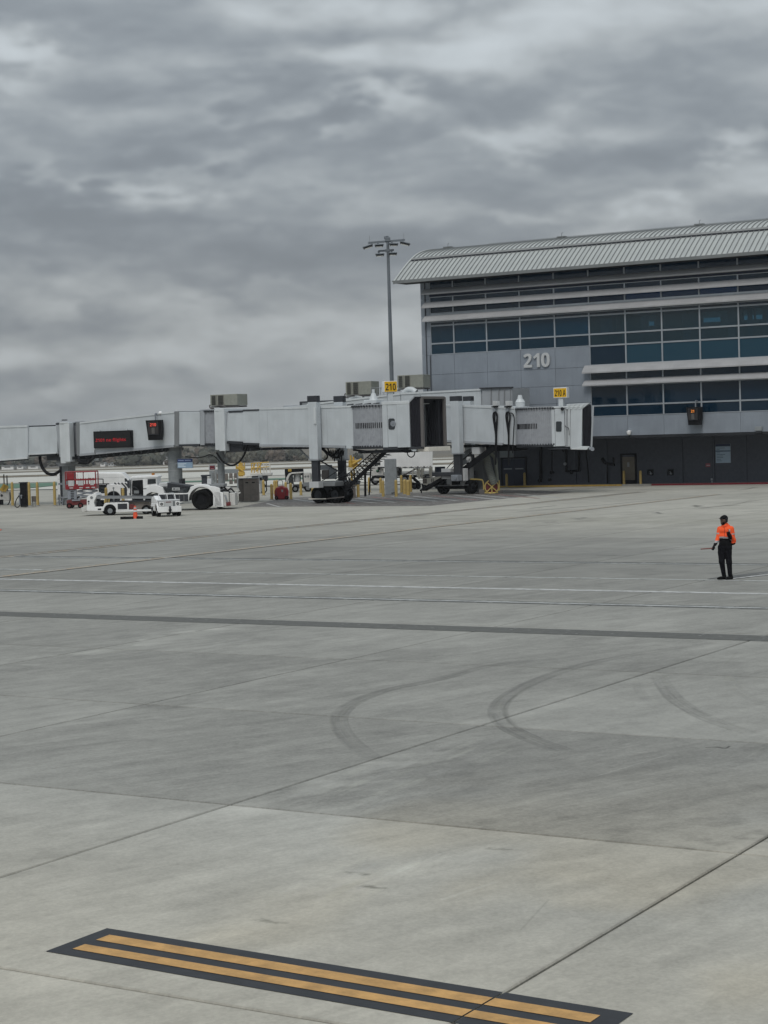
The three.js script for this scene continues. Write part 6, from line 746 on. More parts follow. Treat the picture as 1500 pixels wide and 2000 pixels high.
standing('junction_box', 'small brown junction box on two legs between bollards at the left edge', 'box', 62, 70, 969, 990, .3, ({ part, x0, x1, y1, X, Y }) => { part('box', mb().bx(x0, x1, Y(980), y1, -.25, 0, .02), M.brown); part('leg', mb().bx(x0 + .03, x0 + .09, 0, Y(980.1), -.15, -.08), M.kerb); part('leg', mb().bx(x1 - .09, x1 - .03, 0, Y(980.1), -.15, -.08), M.kerb); });
standing('valve_stand', 'grey pipe valve stand right of the bollard before the red lift', 'valve stand', 111, 126, 962, 987, .3, ({ part, X, Y }) => { part('pipe', mb().bar([X(113), Y(972), 0], [X(150), Y(972), 0], .05).bar([X(116), 0, 0], [X(116), Y(966), 0], .06).bar([X(122), 0, 0], [X(122), Y(970), 0], .05).bar([X(113), Y(980), 0], [X(124), Y(979), 0], .05), M.galv); part('valve', mb().bx(X(111), X(114.5), Y(976), Y(971.5), -.05, .1, .02), M.whiteGrey); });
standing('equipment_cabinet', 'brown steel cabinet with two dark vents right of the tow tractor', 'cabinet', 466.5, 505, 935.5, 980, 1.2, ({ part, x0, x1, y1, X, Y }) => { part('casing', mb().bx(X(476), x1, .05, y1, -1.3, 0, .03), M.tanBox); part('side_casing', mb().bx(x0, X(475.6), .05, y1 - .02, -1.3, -.05, .03), M.brown); part('lid', mb().bx(x0 - .03, x1 + .03, y1 + .004, y1 + .06, -1.34, .04, .02), M.midGrey); part('panel_line', mb().bx(X(476.5), x1 - .05, Y(967.2), Y(966.7), .001, .012).bx(X(489), X(489.5), .1, y1 - .1, .001, .012), M.brown); for (const [a, b] of [[480.5, 486], [493, 499]]) part('vent', mb().bx(X(a), X(b), Y(943.6), Y(941.6), .002, .02), M.black); part('red_mark', mb().bx(X(485), X(492), Y(938), Y(937.2), .002, .01), M.redDark); });
standing('charging_post', 'grey charging post with a coiled cable right of the brown cabinet', 'charger', 505, 513, 928, 964, .5, ({ part, x0, x1, y1, X, Y }) => { part('casing', mb().bx(x0, x1, .05, y1, -.5, 0, .03), M.column); part('screen', mb().bx(X(508), X(512.5), Y(938), Y(932.5), .002, .02), M.black); part('lower_panel', mb().bx(X(507), X(509), Y(962), Y(945), .002, .015), M.whiteGrey); part('edge_strip', mb().bx(x0 - .02, x0 - .003, .05, y1, -.3, .02), M.black); part('cable', mb().tube([[X(513), Y(936), -.1], [X(518), Y(948), 0], [X(521), Y(955), 0], [X(519), Y(961), 0], [X(513), Y(963), 0], [X(511), Y(960), .03]], .05), M.black); });
standing('switchgear_rack', 'grey switchgear rack with dark panels behind the tow tractor tail', 'rack', 410, 466, 916, 962, .8, ({ part, x0, x1, y1, X, Y }) => { part('back_panel', mb().bx(x0, X(420), .1, Y(919), -.3, 0, .02), M.column); part('frame', mb().bx(X(421), X(466), Y(924.5), Y(917), -.3, 0, .02).bx(X(421), X(424), .1, Y(924.6), -.3, -.02).bx(X(429.5), X(436), .1, Y(924.6), -.3, -.02).bx(X(463.5), X(466), .1, Y(924.6), -.3, -.02), M.column); for (const [a, b, c, d] of [[424.2, 429.3, 943, 924.8], [436.5, 446, 939, 925], [448.5, 455, 946, 924.8], [458, 463.3, 945, 924.8]]) part('meter_box', mb().bx(X(a), X(b), Y(c), Y(d), -.25, .02, .02), M.brown); for (const [a, b] of [[425.2, 429], [449.5, 454], [459.3, 462.8]]) part('display', mb().bx(X(a), X(b), Y(936.8), Y(934.6), .022, .03), M.lampGlass); part('pull_switch', mb().bx(X(415), X(419.3), Y(935), Y(923), .002, .06, .02), M.midGrey); part('cross_rail', mb().bx(X(421), X(440), Y(945), Y(943.5), -.1, .01), M.column); part('junction', mb().bx(X(436), X(440), Y(944), Y(939), .021, .1, .02), M.whiteGrey); });
standing('warning_sign', 'small red and black sign with a white border above the switchgear rack', 'sign', 409.5, 423, 907, 962, .1, ({ t, part, x0, x1, y1, X, Y }) => { part('board', mb().bx(x0, x1, Y(919), y1, -.04, 0, .01), M.whiteGrey); plate('print', notice((c, w, h) => { c.fillStyle = '#1c0c12'; c.fillRect(0, 0, w, h); c.fillStyle = '#7c1f30'; c.fillRect(8, 8, w - 16, h - 16); c.fillStyle = '#1c0c12'; c.fillRect(12, 26, w - 24, 10); c.fillStyle = '#c99'; c.fillRect(20, 44, w - 40, 5); }, 100, 64), t, (x1 - x0) * .76, (Y(907) - Y(919)) * .68, V((x0 + x1) / 2, Y(913.2), .004)); part('post', mb().bx((x0 + x1) / 2 - .04, (x0 + x1) / 2 + .04, 0, Y(919.2), -.1, -.045), M.galv); });
standing('hose_cart', 'dark red wheeled cart with a raised handle between two yellow bollards', 'cart', 536, 564, 949, 976, .7, ({ t, part, x0, x1, y1, X, Y }) => { part('shell', mb().prism(pl((a, b) => [X(a), Y(b)], [[538.5, 975.5], [536, 968], [536.5, 958], [540, 952], [546, 950.5], [548, 948.8], [552, 948.8], [554, 950.5], [561, 952.5], [564, 959], [563.5, 969], [561, 975.5]], 0), -.6, 0, .08), M.red); part('emblem', mb().prism(pl((a, b) => [X(a), Y(b)], [[549.5, 956.5], [554, 956.5], [553, 960.5], [551.8, 961.5], [550.4, 960.5]], 0), .002, .02), M.column); part('handle', mb().tube([[X(543), Y(951), -.3], [X(543.5), Y(941), -.3], [X(545), Y(938.4), -.3], [X(551), Y(938.4), -.3], [X(552.5), Y(941), -.3], [X(553), Y(951), -.3]], .022), M.taupe); part('side_grip', mb().bx(X(538.6), X(540.6), Y(968), Y(956), .001, .05, .02), M.redDark); part('side_grip', mb().bx(X(556.5), X(558.5), Y(968), Y(955), .001, .05, .02), M.redDark); wheel(t, X(540), .14, -.3, .14, .9, M.redDark); wheel(t, X(560), .14, -.3, .14, .9, M.redDark); });
standing('utility_tractor', 'white utility tractor with an open cab behind the red cart', 'tractor', 560, 611, 916, 961, 1.4, ({ t, part, x0, x1, y1, X, Y }) => { const z = 0; part('roof', mb().prism(pl((a, b) => [X(a), Y(b)], [[560, 932], [565, 924.5], [570, 922.6], [593, 921.8], [594, 924], [571, 925.2], [567, 928], [563.5, 936], [561, 944], [559.5, 944]], 0), -1.3, 0, .02), M.whiteDirty); part('cab_post', mb().beam([X(592), Y(923), -.05], [X(592.5), Y(951), -.05], .08, .08).beam([X(572), Y(926), -.05], [X(574), Y(950), -.05], .07, .07).beam([X(592), Y(923), -1.2], [X(592.5), Y(951), -1.2], .08, .08), M.darkSteel); part('windscreen', mb().prism(pl((a, b) => [X(a), Y(b)], [[563.5, 946], [566, 930], [570, 927], [573, 928], [573.5, 946]], 0), -1.1, -.1), carGlass); part('tank', mb().cyl(X(581), Y(932), -.6, .3, .8, 'y', 20), M.whiteGrey); part('hood', mb().bx(X(594), X(608), Y(950), Y(924), -1.2, .05, .05), M.whiteDirty); part('hood_vent', mb().cyl(X(597.5), Y(931), .06, .09, .03, 'z', 14).cyl(X(603), Y(931), .06, .09, .03, 'z', 14), M.midGrey); part('deck', mb().bx(X(574), X(597), Y(955), Y(947), -1.2, .03, .03), M.darkSteel); part('front_fender', mb().bx(X(560), X(573), Y(960), Y(945), -1.2, .03, .05), M.whiteDirty); part('black_box', mb().bx(X(555.5), X(592), Y(929), Y(915.8), -2.2, -1.5, .03), M.black); part('box_mark', mb().bx(X(562), X(569), Y(921), Y(916), -1.499, -1.47), M.yellow); part('box_leg', mb().bx(X(556), X(561), 0, Y(929.2), -2.1, -1.6), M.black); wheel(t, X(577), .28, .0, .28, .3, M.midGrey); wheel(t, X(602), .34, .0, .34, .3, M.midGrey); part('fuel_tank', mb().bx(X(582), X(593), Y(958), Y(954), -.6, .05, .03), M.whiteGrey); });
standing('maintenance_stand', 'orange-yellow maintenance stand seen beyond the brown cabinet', 'work stand', 461, 480, 903, 948, 1.5, ({ part, X, Y }) => { part('post', mb().bx(X(467), X(475), Y(946), Y(904), -.6, 0, .03), M.yellow); part('platform', mb().bx(X(461.5), X(479), Y(918), Y(911), -1, .1, .03).bx(X(464), X(478), Y(929), Y(922), -1, .1, .03), M.yellow); part('rail', mb().bar([X(463), Y(911), .1], [X(463), Y(904), .1], .05).bar([X(478), Y(911), .1], [X(479), Y(904), .1], .05).bar([X(471), Y(904), 0], [X(471), Y(899), 0], .06).bar([X(463), Y(911), .1], [X(478), Y(922), .1], .06), M.yellow); part('base', mb().bx(X(461), X(482), Y(935), Y(930.5), -1.2, .1, .03), M.cream); });
standing('maintenance_stand', 'pale yellow railed platform behind the charging post', 'work stand', 490, 531, 902, 950, 2, ({ part, X, Y }) => { for (const x of [491, 497, 503, 509, 515, 521, 527]) part('rail_post', mb().bar([X(x), Y(926), (x % 4) * -.4], [X(x), Y(903 + (x % 3)), (x % 4) * -.4], .05), x < 510 ? M.yellow : M.cream); part('rail', mb().bar([X(491), Y(905), 0], [X(527), Y(903), 0], .05).bar([X(491), Y(914), 0], [X(527), Y(912), 0], .05).bar([X(500), Y(921), -.5], [X(512), Y(904), -.5], .06).bar([X(491), Y(921), -.5], [X(499), Y(904), -.5], .06), M.yellow); part('platform', mb().bx(X(490), X(511), Y(927), Y(923.5), -2, .1, .03), M.cream); part('platform', mb().bx(X(512), X(531), Y(929), Y(924), -2, .1, .03), M.whiteDirty); part('base', mb().bx(X(492), X(522), Y(940), Y(929.2), -1.8, 0, .06), M.darkSteel); part('leg', mb().bar([X(494), 0, -.2], [X(494), Y(940), -.2], .07).bar([X(520), 0, -.2], [X(520), Y(940), -.2], .07), M.darkSteel); });
standing('maintenance_stand', 'yellow work stand glimpsed through the bridge stairs', 'work stand', 680, 706, 888, 955, 2, ({ part, X, Y }) => { part('post', mb().bar([X(688), Y(950), 0], [X(687), Y(889), 0], .09).bar([X(693), Y(950), -.4], [X(692), Y(892), -.4], .08), M.yellow); part('platform', mb().bx(X(682), X(700), Y(912), Y(899), -1, 0, .05), M.yellow); part('rail', mb().bar([X(690), Y(907), .1], [X(708), Y(897), .1], .09).bar([X(690), Y(916), .1], [X(706), Y(905), .1], .07), M.yellow); part('base', mb().bx(X(681), X(695), Y(919), Y(913), -1, .1, .04), M.cream); });
standing('plinth', 'brown concrete plinth under the foot of the bridge stairs', 'plinth', 668, 695, 951, 973, 1.4, ({ part, x0, x1, X, Y }) => { part('block', mb().prism(pl((a, b) => [X(a), Y(b)], [[668, 973], [668, 957], [694, 938], [695, 973]], 0), -1.2, 0, .02), M.brown); });
standing('square_column', 'smooth grey square column between yellow bollards under the white raised box', 'column', 752.5, 776, 912, 966, .9, ({ part, x0, x1, y1, X, Y }) => { part('shaft', mb().bx(x0, x1, 0, y1 + .6, -.9, 0, .03), M.column); part('base_bolt', mb().cyl(X(766), Y(963), .02, .05, .05, 'z').cyl(X(769.5), Y(962.5), .02, .05, .05, 'z'), M.darkSteel); });
{ // catering truck with its box raised
  const t = thing('catering_truck', 'white catering truck with its big box raised behind the grey square column', 'truck', G(790, 945), IP), q = frameOf(t, IP), part = (n, b, m) => b.build(n, m, t), X = (px) => q(px, 940, 0)[0], Y = (px, py) => q(px, py, 0)[1];
  part('box', mb().prism(pl(q, [[743, 911.8], [743.5, 880], [845, 870], [845, 912.5]], 0), -2.3, 0, .03), M.boxWhite); part('box_sill', mb().beam([X(744), Y(744, 913), .02], [X(845), Y(845, 913.6), .02], .1, .12), M.midGrey); for (let i = 0; i < 16; i++) part('sill_lug', mb().bx(X(747 + i * 6.2), X(750 + i * 6.2), Y(750, 916), Y(750, 912.6), -.1, .08, .02), i % 2 ? M.taupe : M.whiteDirty); part('box_script', mb().bx(X(755), X(766), Y(760, 889.6), Y(760, 888.6), .002, .012).bx(X(756), X(764), Y(760, 887.2), Y(760, 886.4), .002, .012), M.midGrey);
  part('cab', mb().bx(X(725), X(750), .75, 1.75, -2.1, -.1, .12), M.whiteDirty); part('cab_top', mb().prism([[X(729), 1.74], [X(733), 2.1], [X(752), 2.15], [X(752), 1.74]], -2, -.2, .06), M.whiteDirty); part('windscreen', mb().bx(X(733), X(750), 1.8, 2.05, -.2, -.17), carGlass); part('emblem', mb().lathe([[.001, 0], [.14, .01], [.001, .03]], X(738), 1.25, -.1, 'z', 20), paint(.03, .12, .06, { rough: .4 })); part('grille', mb().bx(X(732), X(747), .72, .86, -.12, -.06, .02), M.darkSteel); part('bumper', mb().bx(X(731), X(750), .35, .55, -.15, .02, .04), M.whiteDirty); part('mirror', mb().bx(X(738.5), X(744), Y(741, 918), Y(741, 912), .1, .2, .03).bx(X(744), X(752), Y(748, 914), Y(748, 912.5), .0, .1), M.black); part('mirror', mb().bx(X(779), X(784), Y(781, 926), Y(781, 914), .1, .2, .03).bx(X(772), X(779), Y(775, 914.5), Y(775, 912.5), .0, .1), M.black); part('right_cab', mb().bx(X(776), X(786), .6, 2.0, -1.8, -.2, .1), M.whiteGrey); part('cab_glass', mb().bx(X(776.5), X(783), Y(780, 929), Y(780, 919), -.19, -.17), carGlass); part('chassis', mb().bx(X(735), X(842), .55, .8, -1.8, -.4, .03), M.darkSteel); part('scissor_arm', mb().beam([X(790), .8, -.3], [X(836), 1.9, -.3], .1, .14).beam([X(790), 1.9, -.3], [X(836), .8, -.3], .1, .14), M.taupe); for (const px of [733, 790, 836]) { wheel(t, X(px), .42, -.2, .42, .3, M.midGrey); wheel(t, X(px), .42, -1.9, .42, .3, M.midGrey); }
}
standing('belt_loader', 'cream belt loader with an upright control tower left of the rear bridge wheels', 'belt loader', 803, 862, 912, 955, 1.4, ({ t, part, X, Y }) => { part('seat_frame', mb().tube([[X(807), Y(931), 0], [X(807.5), Y(918), 0], [X(811), Y(914), 0], [X(815), Y(917), 0], [X(816), Y(930), 0]], .05).tube([[X(806), Y(926), 0], [X(811), Y(923), 0], [X(816), Y(926), 0]], .05), M.cream); part('control_tower', mb().bx(X(817), X(822), Y(935), Y(914), -.4, 0, .05).bx(X(823), X(830), Y(935), Y(914), -.6, -.1, .05).bx(X(839), X(846), Y(932), Y(912), -.6, -.05, .05), M.cream); part('lamp', mb().bx(X(828), X(838.5), Y(926), Y(921.5), -.05, .06, .03), M.white); part('step', mb().bx(X(826), X(840), Y(930), Y(928.4), -.1, .08).bx(X(827), X(840), Y(933.5), Y(932), -.1, .08), M.darkSteel); part('hull', mb().prism(pl((a, b) => [X(a), Y(b)], [[826, 946], [828, 934], [842, 933], [862, 931], [862, 938], [838, 944], [834, 948]], 0), -1, 0, .04), M.cream); part('hull_slot', mb().bx(X(843), X(844.2), Y(942), Y(935), .002, .02).bx(X(846), X(847.2), Y(941), Y(934.5), .002, .02), M.darkSteel); part('boom', mb().beam([X(806), Y(931), -.4], [X(820), Y(945), -.4], .2, .25).beam([X(804), Y(943), -.4], [X(822), Y(947), -.4], .25, .2).bx(X(804), X(816), Y(932), Y(928.8), -.6, 0, .04), M.black); part('belt', mb().bx(X(826), X(834), Y(944), Y(935), .002, .06, .03), M.brown); wheel(t, X(810), .26, -.2, .26, .3, M.darkSteel); wheel(t, X(817), .24, -.6, .24, .3, M.darkSteel); wheel(t, X(830), .26, -.3, .26, .3, M.darkSteel); wheel(t, X(854), .26, -.3, .26, .3, M.darkSteel); part('blue_bin', mb().bx(X(851), X(871), Y(934), Y(912.5), -1, -.3, .04), M.doorDark); });
{ // conditioned-air hose and its reel
  const t = thing('air_hose', 'thick ribbed grey-green air hose hanging down to a yellow crossed reel', 'hose', G(960, 963.5), IP), q = frameOf(t, IP), part = (n, b, m) => b.build(n, m, t), P = (x, y, z) => { const a = q(x, y, z); return [a[0], a[1], z]; };
  const path = [P(938, 883, .1), P(945, 886, .2), P(950, 895, .2), P(953, 908, .2), P(957, 922, .25), P(962, 936, .3), P(965, 944, .2)]; part('hose', mb().tube(path, .27, 60, 14), M.hose); const c = new THREE.CatmullRomCurve3(path.map((p) => V(...p))), pts = c.getSpacedPoints(22); for (let i = 1; i < 22; i++) { const g = new THREE.TorusGeometry(.275, .025, 6, 20), tan = pts[i].clone().sub(pts[i - 1]).normalize(); g.applyMatrix4(new THREE.Matrix4().compose(pts[i], new THREE.Quaternion().setFromUnitVectors(V(0, 0, 1), tan), ONE)); const b = mb(); b.add(g); part('hose_hoop', b, M.midGrey); }
  part('hose_sleeve', mb().tube([P(958, 885, -.1), P(966, 893, -.1), P(969, 915, -.1), P(971, 940, -.1)], .14, 30, 10), M.hose); part('hose_collar', mb().tube([P(949, 874, 0), P(966, 868, 0)], .2, 8, 12).bx(P(949, 882, 0)[0], P(967, 882, 0)[0], P(955, 884, 0)[1], P(955, 873, 0)[1], -.4, -.21, .03), M.hose);
  const o = P(960.5, 951, .3), R = .5; const ring = mb(); ring.tube(bodyArc(o[0], o[1], R, .39, Math.PI * 2 + .39, 8).map((p) => [p[0], p[1], .34]), .04, 64, 8); part('reel_ring', ring, M.yellowPipe); part('reel_spoke', mb().bar([o[0] - R * .72, o[1] + R * .68, .36], [o[0] + R * .72, o[1] - R * .68, .36], .04).bar([o[0] + R * .72, o[1] + R * .68, .36], [o[0] - R * .72, o[1] - R * .68, .36], .04).bar([o[0], o[1], .36], [o[0], o[1] - R, .36], .04), M.yellowPipe); part('reel_drum', mb().cyl(o[0], o[1], .1, .44, .36, 'z', 28), M.redDark); part('reel_stand', mb().bar([o[0] + .55, .05, .3], [o[0] + .55, .95, .3], .04).bar([o[0] - .6, .05, .3], [o[0] + .6, .05, .3], .05).bar([o[0] + .55, .3, .3], [o[0] + .4, .1, .3], .05), M.yellowPipe); part('guard_rail', mb().tube([P(918, 936, .1), P(935, 936.5, .1), P(942, 938, .1), P(944, 943, .1), P(944.5, 957, .1), P(942, 960, .1)], .06, 30).bar(P(944, 957, .1), P(950, 962, .1), .05), M.yellowPipe); part('reel_foot', mb().bx(o[0] - .95, o[0] - .55, 0, .3, 0, .4, .03).bx(o[0] + .45, o[0] + .8, 0, .2, 0, .4, .03), M.taupe);
}
// cones
function cone(label, px, py, s, tilt = 0) { const t = thing('traffic_cone', label, 'traffic cone', G(px, py), IP, 'orange traffic cones'); mb().lathe([[.001, 0], [.17, 0], [.16, .08], [.06, .78], [.055, .8], [.001, .8]], 0, 0, 0, 'y', 22).build('cone', M.orange, t); mb().bx(-.24, .24, 0, .05, -.24, .24, .02).build('foot', M.orange, t); mb().lathe([[.128, .42], [.111, .54], [.108, .54], [.125, .42]], 0, 0, 0, 'y', 22).build('collar', M.bridgeTrim, t).scale.set(1.03, 1, 1.03); mb().lathe([[.095, .62], [.084, .7], [.08, .7], [.092, .62]], 0, 0, 0, 'y', 22).build('collar', M.whiteGrey, t).scale.set(1.04, 1, 1.04); t.scale.setScalar(s); return t; }
cone('orange traffic cone standing on a black chock in front of the belt loader', 264.5, 1012.6, .92); cone('orange traffic cone mostly outside the left edge', -6, 1036, .9);
for (const [label, px, py, L] of [['long black rubber wheel chock left of the orange cone', 248, 1014, .75], ['short black rubber wheel chock right of the orange cone', 273, 1013.2, .36]]) { const t = thing('wheel_chock', label, 'chock', G(px, py), IP + .05, 'black wheel chocks by the cone'); mb().prism([[-.12, 0], [.12, 0], [.05, .15], [-.05, .15]], -L / 2, L / 2, .01).build('block', M.rubber, t).rotation.y = Math.PI / 2; mb().bx(-L * .3, -L * .1, .151, .16, -.03, .03).build('strap', M.redDark, t); }
// floodlight mast
{
  const D = 172, base = AT(762.5, 745, D); base.y = 0; const t = thing('floodlight_mast', 'tall grey floodlight mast with six lamps beside the curved roof', 'floodlight mast', V(base.x, -.2, base.z), IP), q = frameOf(t, IP), part = (n, b, m, p = t) => b.build(n, m, p), P = (x, y, z = 0) => { const a = q(x, y, z); return [a[0], a[1], z]; };
  const top = P(757.2, 470); const b = mb(); b.bar([P(757.2, 470)[0], 0, 0], [top[0], top[1] * .5, 0], .24, 16, .19); b.bar([top[0], top[1] * .5, 0], top, .19, 16, .13); part('pole', b, M.mast); part('pole_joint', mb().cyl(top[0], top[1] * .5, 0, .215, .25, 'y', 16), M.mast);
  part('cross_arm', mb().beam(P(719, 474.6), P(791, 468.6), .18, .18).box(top[0], top[1] + .1, 0, .5, .4, .4, null, .04), M.mast); part('cross_arm', mb().beam(P(739, 490.5), P(769.5, 488.3), .16, .16).box(P(757, 489.5)[0], P(757, 489.5)[1], 0, .45, .26, .36, null, .03), M.mast);
  const lamp = (x, y, tilt, L, hy) => { const g = new THREE.Group(); g.name = 'floodlight'; const p = P(x, y, .25); g.position.set(...p); g.rotation.z = tilt; t.add(g); mb().bx(-L / 2, L / 2, 0, .1, -.5, .5, .04).build('visor', M.mast, g); mb().bx(-L / 2 + .06, L / 2 - .06, -.12, -.005, -.4, .4, .04).build('housing', M.darkSteel, g); mb().bx(-L / 2 + .15, L / 2 - .15, -.135, -.122, -.34, .34).build('lens', M.lampGlass, g); const h = P(x + hy[0], y + hy[1], .1); part('hanger', mb().beam([h[0] - .16, h[1], .1], p, .1, .12), M.mast); };
  lamp(718.5, 481.8, .28, 1.0, [3.5, -7]); lamp(740.5, 479.5, .03, .85, [1, -5]); lamp(769, 477.5, -.05, .85, [-2.5, -6]); lamp(791, 475.6, -.26, 1.0, [-4, -6.5]); lamp(742, 497.6, .02, .85, [0, -6.5]); lamp(767.5, 495.6, -.02, .8, [-1, -6.5]);
  part('lightning_rod', mb().bar(P(721.5, 474), P(721.5, 460), .02, 6).bar(P(788.5, 469), P(788.5, 455.5), .02, 6), M.steel); part('beacon', mb().cyl(P(752.5, 465)[0], P(752.5, 464.5)[1], 0, .12, .26, 'y', 12).cyl(P(756.8, 463)[0], P(756.8, 463.5)[1], 0, .11, .24, 'y', 12).bx(P(751, 466)[0], P(758.5, 466)[0], P(755, 467)[1], P(755, 465.8)[1], -.1, .1), M.mast);
}
// ---------------------------------------------------------------- the marshaller
function skinned(bones, k, cell) { // bones: [[x,y,z], [x,y,z], r0, r1]
  let lo = [9, 9, 9], hi = [-9, -9, -9]; for (const [a, b, r, s] of bones) for (let i = 0; i < 3; i++) { lo[i] = Math.min(lo[i], a[i] - r, b[i] - s); hi[i] = Math.max(hi[i], a[i] + r, b[i] + s); }
  const span = Math.max(...[0, 1, 2].map((i) => hi[i] - lo[i])) + 8 * cell, n = Math.ceil(span / cell), c = [0, 1, 2].map((i) => (lo[i] + hi[i]) / 2), half = n * cell / 2;
  const mc = new MarchingCubes(n, new THREE.MeshBasicMaterial(), false, false, 160000); mc.isolation = 0; mc.field.fill(-1);
  const B = bones.map(([a, b, r, s]) => { const d = [b[0] - a[0], b[1] - a[1], b[2] - a[2]]; return { a, d, L: d[0] * d[0] + d[1] * d[1] + d[2] * d[2] || 1e-9, r, s }; });
  for (let z = 0; z < n; z++) { const pz = c[2] - half + z * cell; if (pz < lo[2] - 3 * cell || pz > hi[2] + 3 * cell) continue; for (let y = 0; y < n; y++) { const py = c[1] - half + y * cell; if (py < lo[1] - 3 * cell || py > hi[1] + 3 * cell) continue; for (let x = 0; x < n; x++) { const px = c[0] - half + x * cell; if (px < lo[0] - 3 * cell || px > hi[0] + 3 * cell) continue;
    let D = 1; for (const q of B) { const ex = px - q.a[0], ey = py - q.a[1], ez = pz - q.a[2], t = Math.min(1, Math.max(0, (ex * q.d[0] + ey * q.d[1] + ez * q.d[2]) / q.L)), d = Math.hypot(ex - q.d[0] * t, ey - q.d[1] * t, ez - q.d[2] * t) - (q.r + (q.s - q.r) * t); const h = Math.max(k - Math.abs(D - d), 0) / k; D = Math.min(D, d) - h * h * k * 0.25; }
    mc.field[x + y * n + z * n * n] = -D; } } }
  mc.update(); const m = mc.count, P = new Float32Array(m * 3), N = new Float32Array(m * 3); for (let i = 0; i < m * 3; i++) { P[i] = mc.positionArray[i] * half + c[i % 3]; N[i] = mc.normalArray[i]; }
  const g = new THREE.BufferGeometry(); g.setAttribute('position', new THREE.BufferAttribute(P, 3)); g.setAttribute('normal', new THREE.BufferAttribute(N, 3)); return g;
}
{
  const foot = G(1416.8, 1131.6), t = thing('person', 'marshaller in an orange hi-vis jacket, black trousers and cap holding a wand', 'person', foot, IP), cloth = (r, g, b, o = {}) => { const m = new THREE.MeshPhysicalMaterial({ color: new THREE.Color().setRGB(r, g, b), roughness: .9, specularIntensity: .35 }); m.bumpMap = DB; m.bumpScale = .004; if (o.vc) m.vertexColors = true; return m; };
  const J = { head: [-.005, 1.665, .0], neck: [.01, 1.53, -.01], chest: [.035, 1.33, 0], waist: [.02, 1.0, 0], rs: [-.115, 1.42, -.07], re: [-.185, 1.14, -.03], rw: [-.295, .97, .07], ls: [.18, 1.425, .06], le: [.235, 1.09, .02], lw: [.135, 1.215, .2], rh: [-.07, .9, -.03], lh: [.085, .9, .03], rk: [-.095, .5, .02], lk: [.1, .48, .08], ra: [-.045, .11, -.03], la: [.125, .11, .05] };
  const off = (p, x, y, z) => [p[0] + x, p[1] + y, p[2] + z];
  // one continuous body under the clothes
  const parts = [skinned([[J.neck, off(J.neck, -.005, .08, .0), .055, .05], [J.chest, J.neck, .07, .045], [J.waist, J.chest, .07, .07], [J.rs, J.re, .035, .03], [J.re, J.rw, .03, .024], [J.ls, J.le, .035, .03], [J.le, J.lw, .03, .024], [J.rs, J.ls, .04, .04], [J.rh, J.rk, .06, .05], [J.rk, J.ra, .045, .035], [J.lh, J.lk, .06, .05], [J.lk, J.la, .045, .035], [J.rh, J.lh, .06, .06], [J.waist, [.01, .92, 0], .07, .07]], .03, .014)];
  // head turned to the left of the picture: f points along the face
  const f = V(-.86, -.05, .5).normalize(), s = UP.clone().cross(f).normalize(), H = (a, u, l) => { const p = V(...J.head).addScaledVector(f, a).addScaledVector(UP, u).addScaledVector(s, l); return [p.x, p.y, p.z]; };
  parts.push(skinned([[H(-.02, .03, 0), H(.02, .03, 0), .088, .082], [H(.03, -.05, 0), H(.055, -.085, 0), .06, .036], [H(.02, -.02, .035), H(.02, -.02, -.035), .06, .06], [H(.085, .015, 0), H(.108, -.02, 0), .012, .016], [H(.078, .035, .035), H(.078, .035, -.035), .018, .018], [H(.085, -.06, .018), H(.085, -.06, -.018), .014, .014], [H(-.005, 0, .086), H(-.012, .02, .088), .018, .018], [H(-.005, 0, -.086), H(-.012, .02, -.088), .018, .018], [H(-.02, -.06, 0), off(J.neck, 0, 0, 0), .055, .055]], .025, .006));
  const body = mb(); parts.forEach((g) => body.add(g)); const bodyMesh = body.build('body', M.skin, t);
  for (const l of [.032, -.032]) { const g = new THREE.SphereGeometry(.0115, 10, 8); const p = H(.083, .018, l); g.translate(...p); const b = mb(); b.add(g); b.build('eye', M.whiteGrey, t); }
  // cap, ear defenders, beard
  mb().add(skinned([[H(-.022, .055, 0), H(.015, .05, 0), .092, .086], [H(-.05, .0, 0), H(-.04, .04, 0), .07, .08], [H(.06, .062, .04), H(.06, .062, -.04), .03, .03]], .03, .007)).build('cap', cloth(.008, .008, .009), t); mb().prism([[-.06, 0], [.06, 0], [.045, .075], [0, .09], [-.045, .075]], -.006, .006, .003).build('cap_peak', cloth(.008, .008, .009), t).applyMatrix4(new THREE.Matrix4().makeBasis(s, f, s.clone().cross(f)).setPosition(...H(.075, .055, 0)));
  mb().add(skinned([[H(.05, -.055, .03), H(.05, -.055, -.03), .034, .034], [H(.03, -.09, 0), H(.07, -.095, 0), .04, .03], [H(.0, -.04, .065), H(.04, -.07, .04), .026, .026], [H(.0, -.04, -.065), H(.04, -.07, -.04), .026, .026]], .03, .006)).build('beard', cloth(.012, .009, .008), t);
  for (const l of [.098, -.098]) mb().add(skinned([[H(-.012, -.03, l), H(-.006, .035, l), .034, .034]], .01, .007)).build('ear_defender', cloth(.02, .02, .022), t);
  // jacket: orange above, silver band, black below
  const folds = (g, amp) => { const p = g.attributes.position, n = g.attributes.normal; for (let i = 0; i < p.count; i++) { const x = p.getX(i), y = p.getY(i), z = p.getZ(i), d = amp * (vn(x * 16 + y * 9, y * 11 + z * 10 + 3) + .5 * vn(x * 34 + 9, y * 26 - z * 21)); p.setXYZ(i, x + n.getX(i) * d, y + n.getY(i) * d, z + n.getZ(i) * d); } g.computeVertexNormals(); return g; };
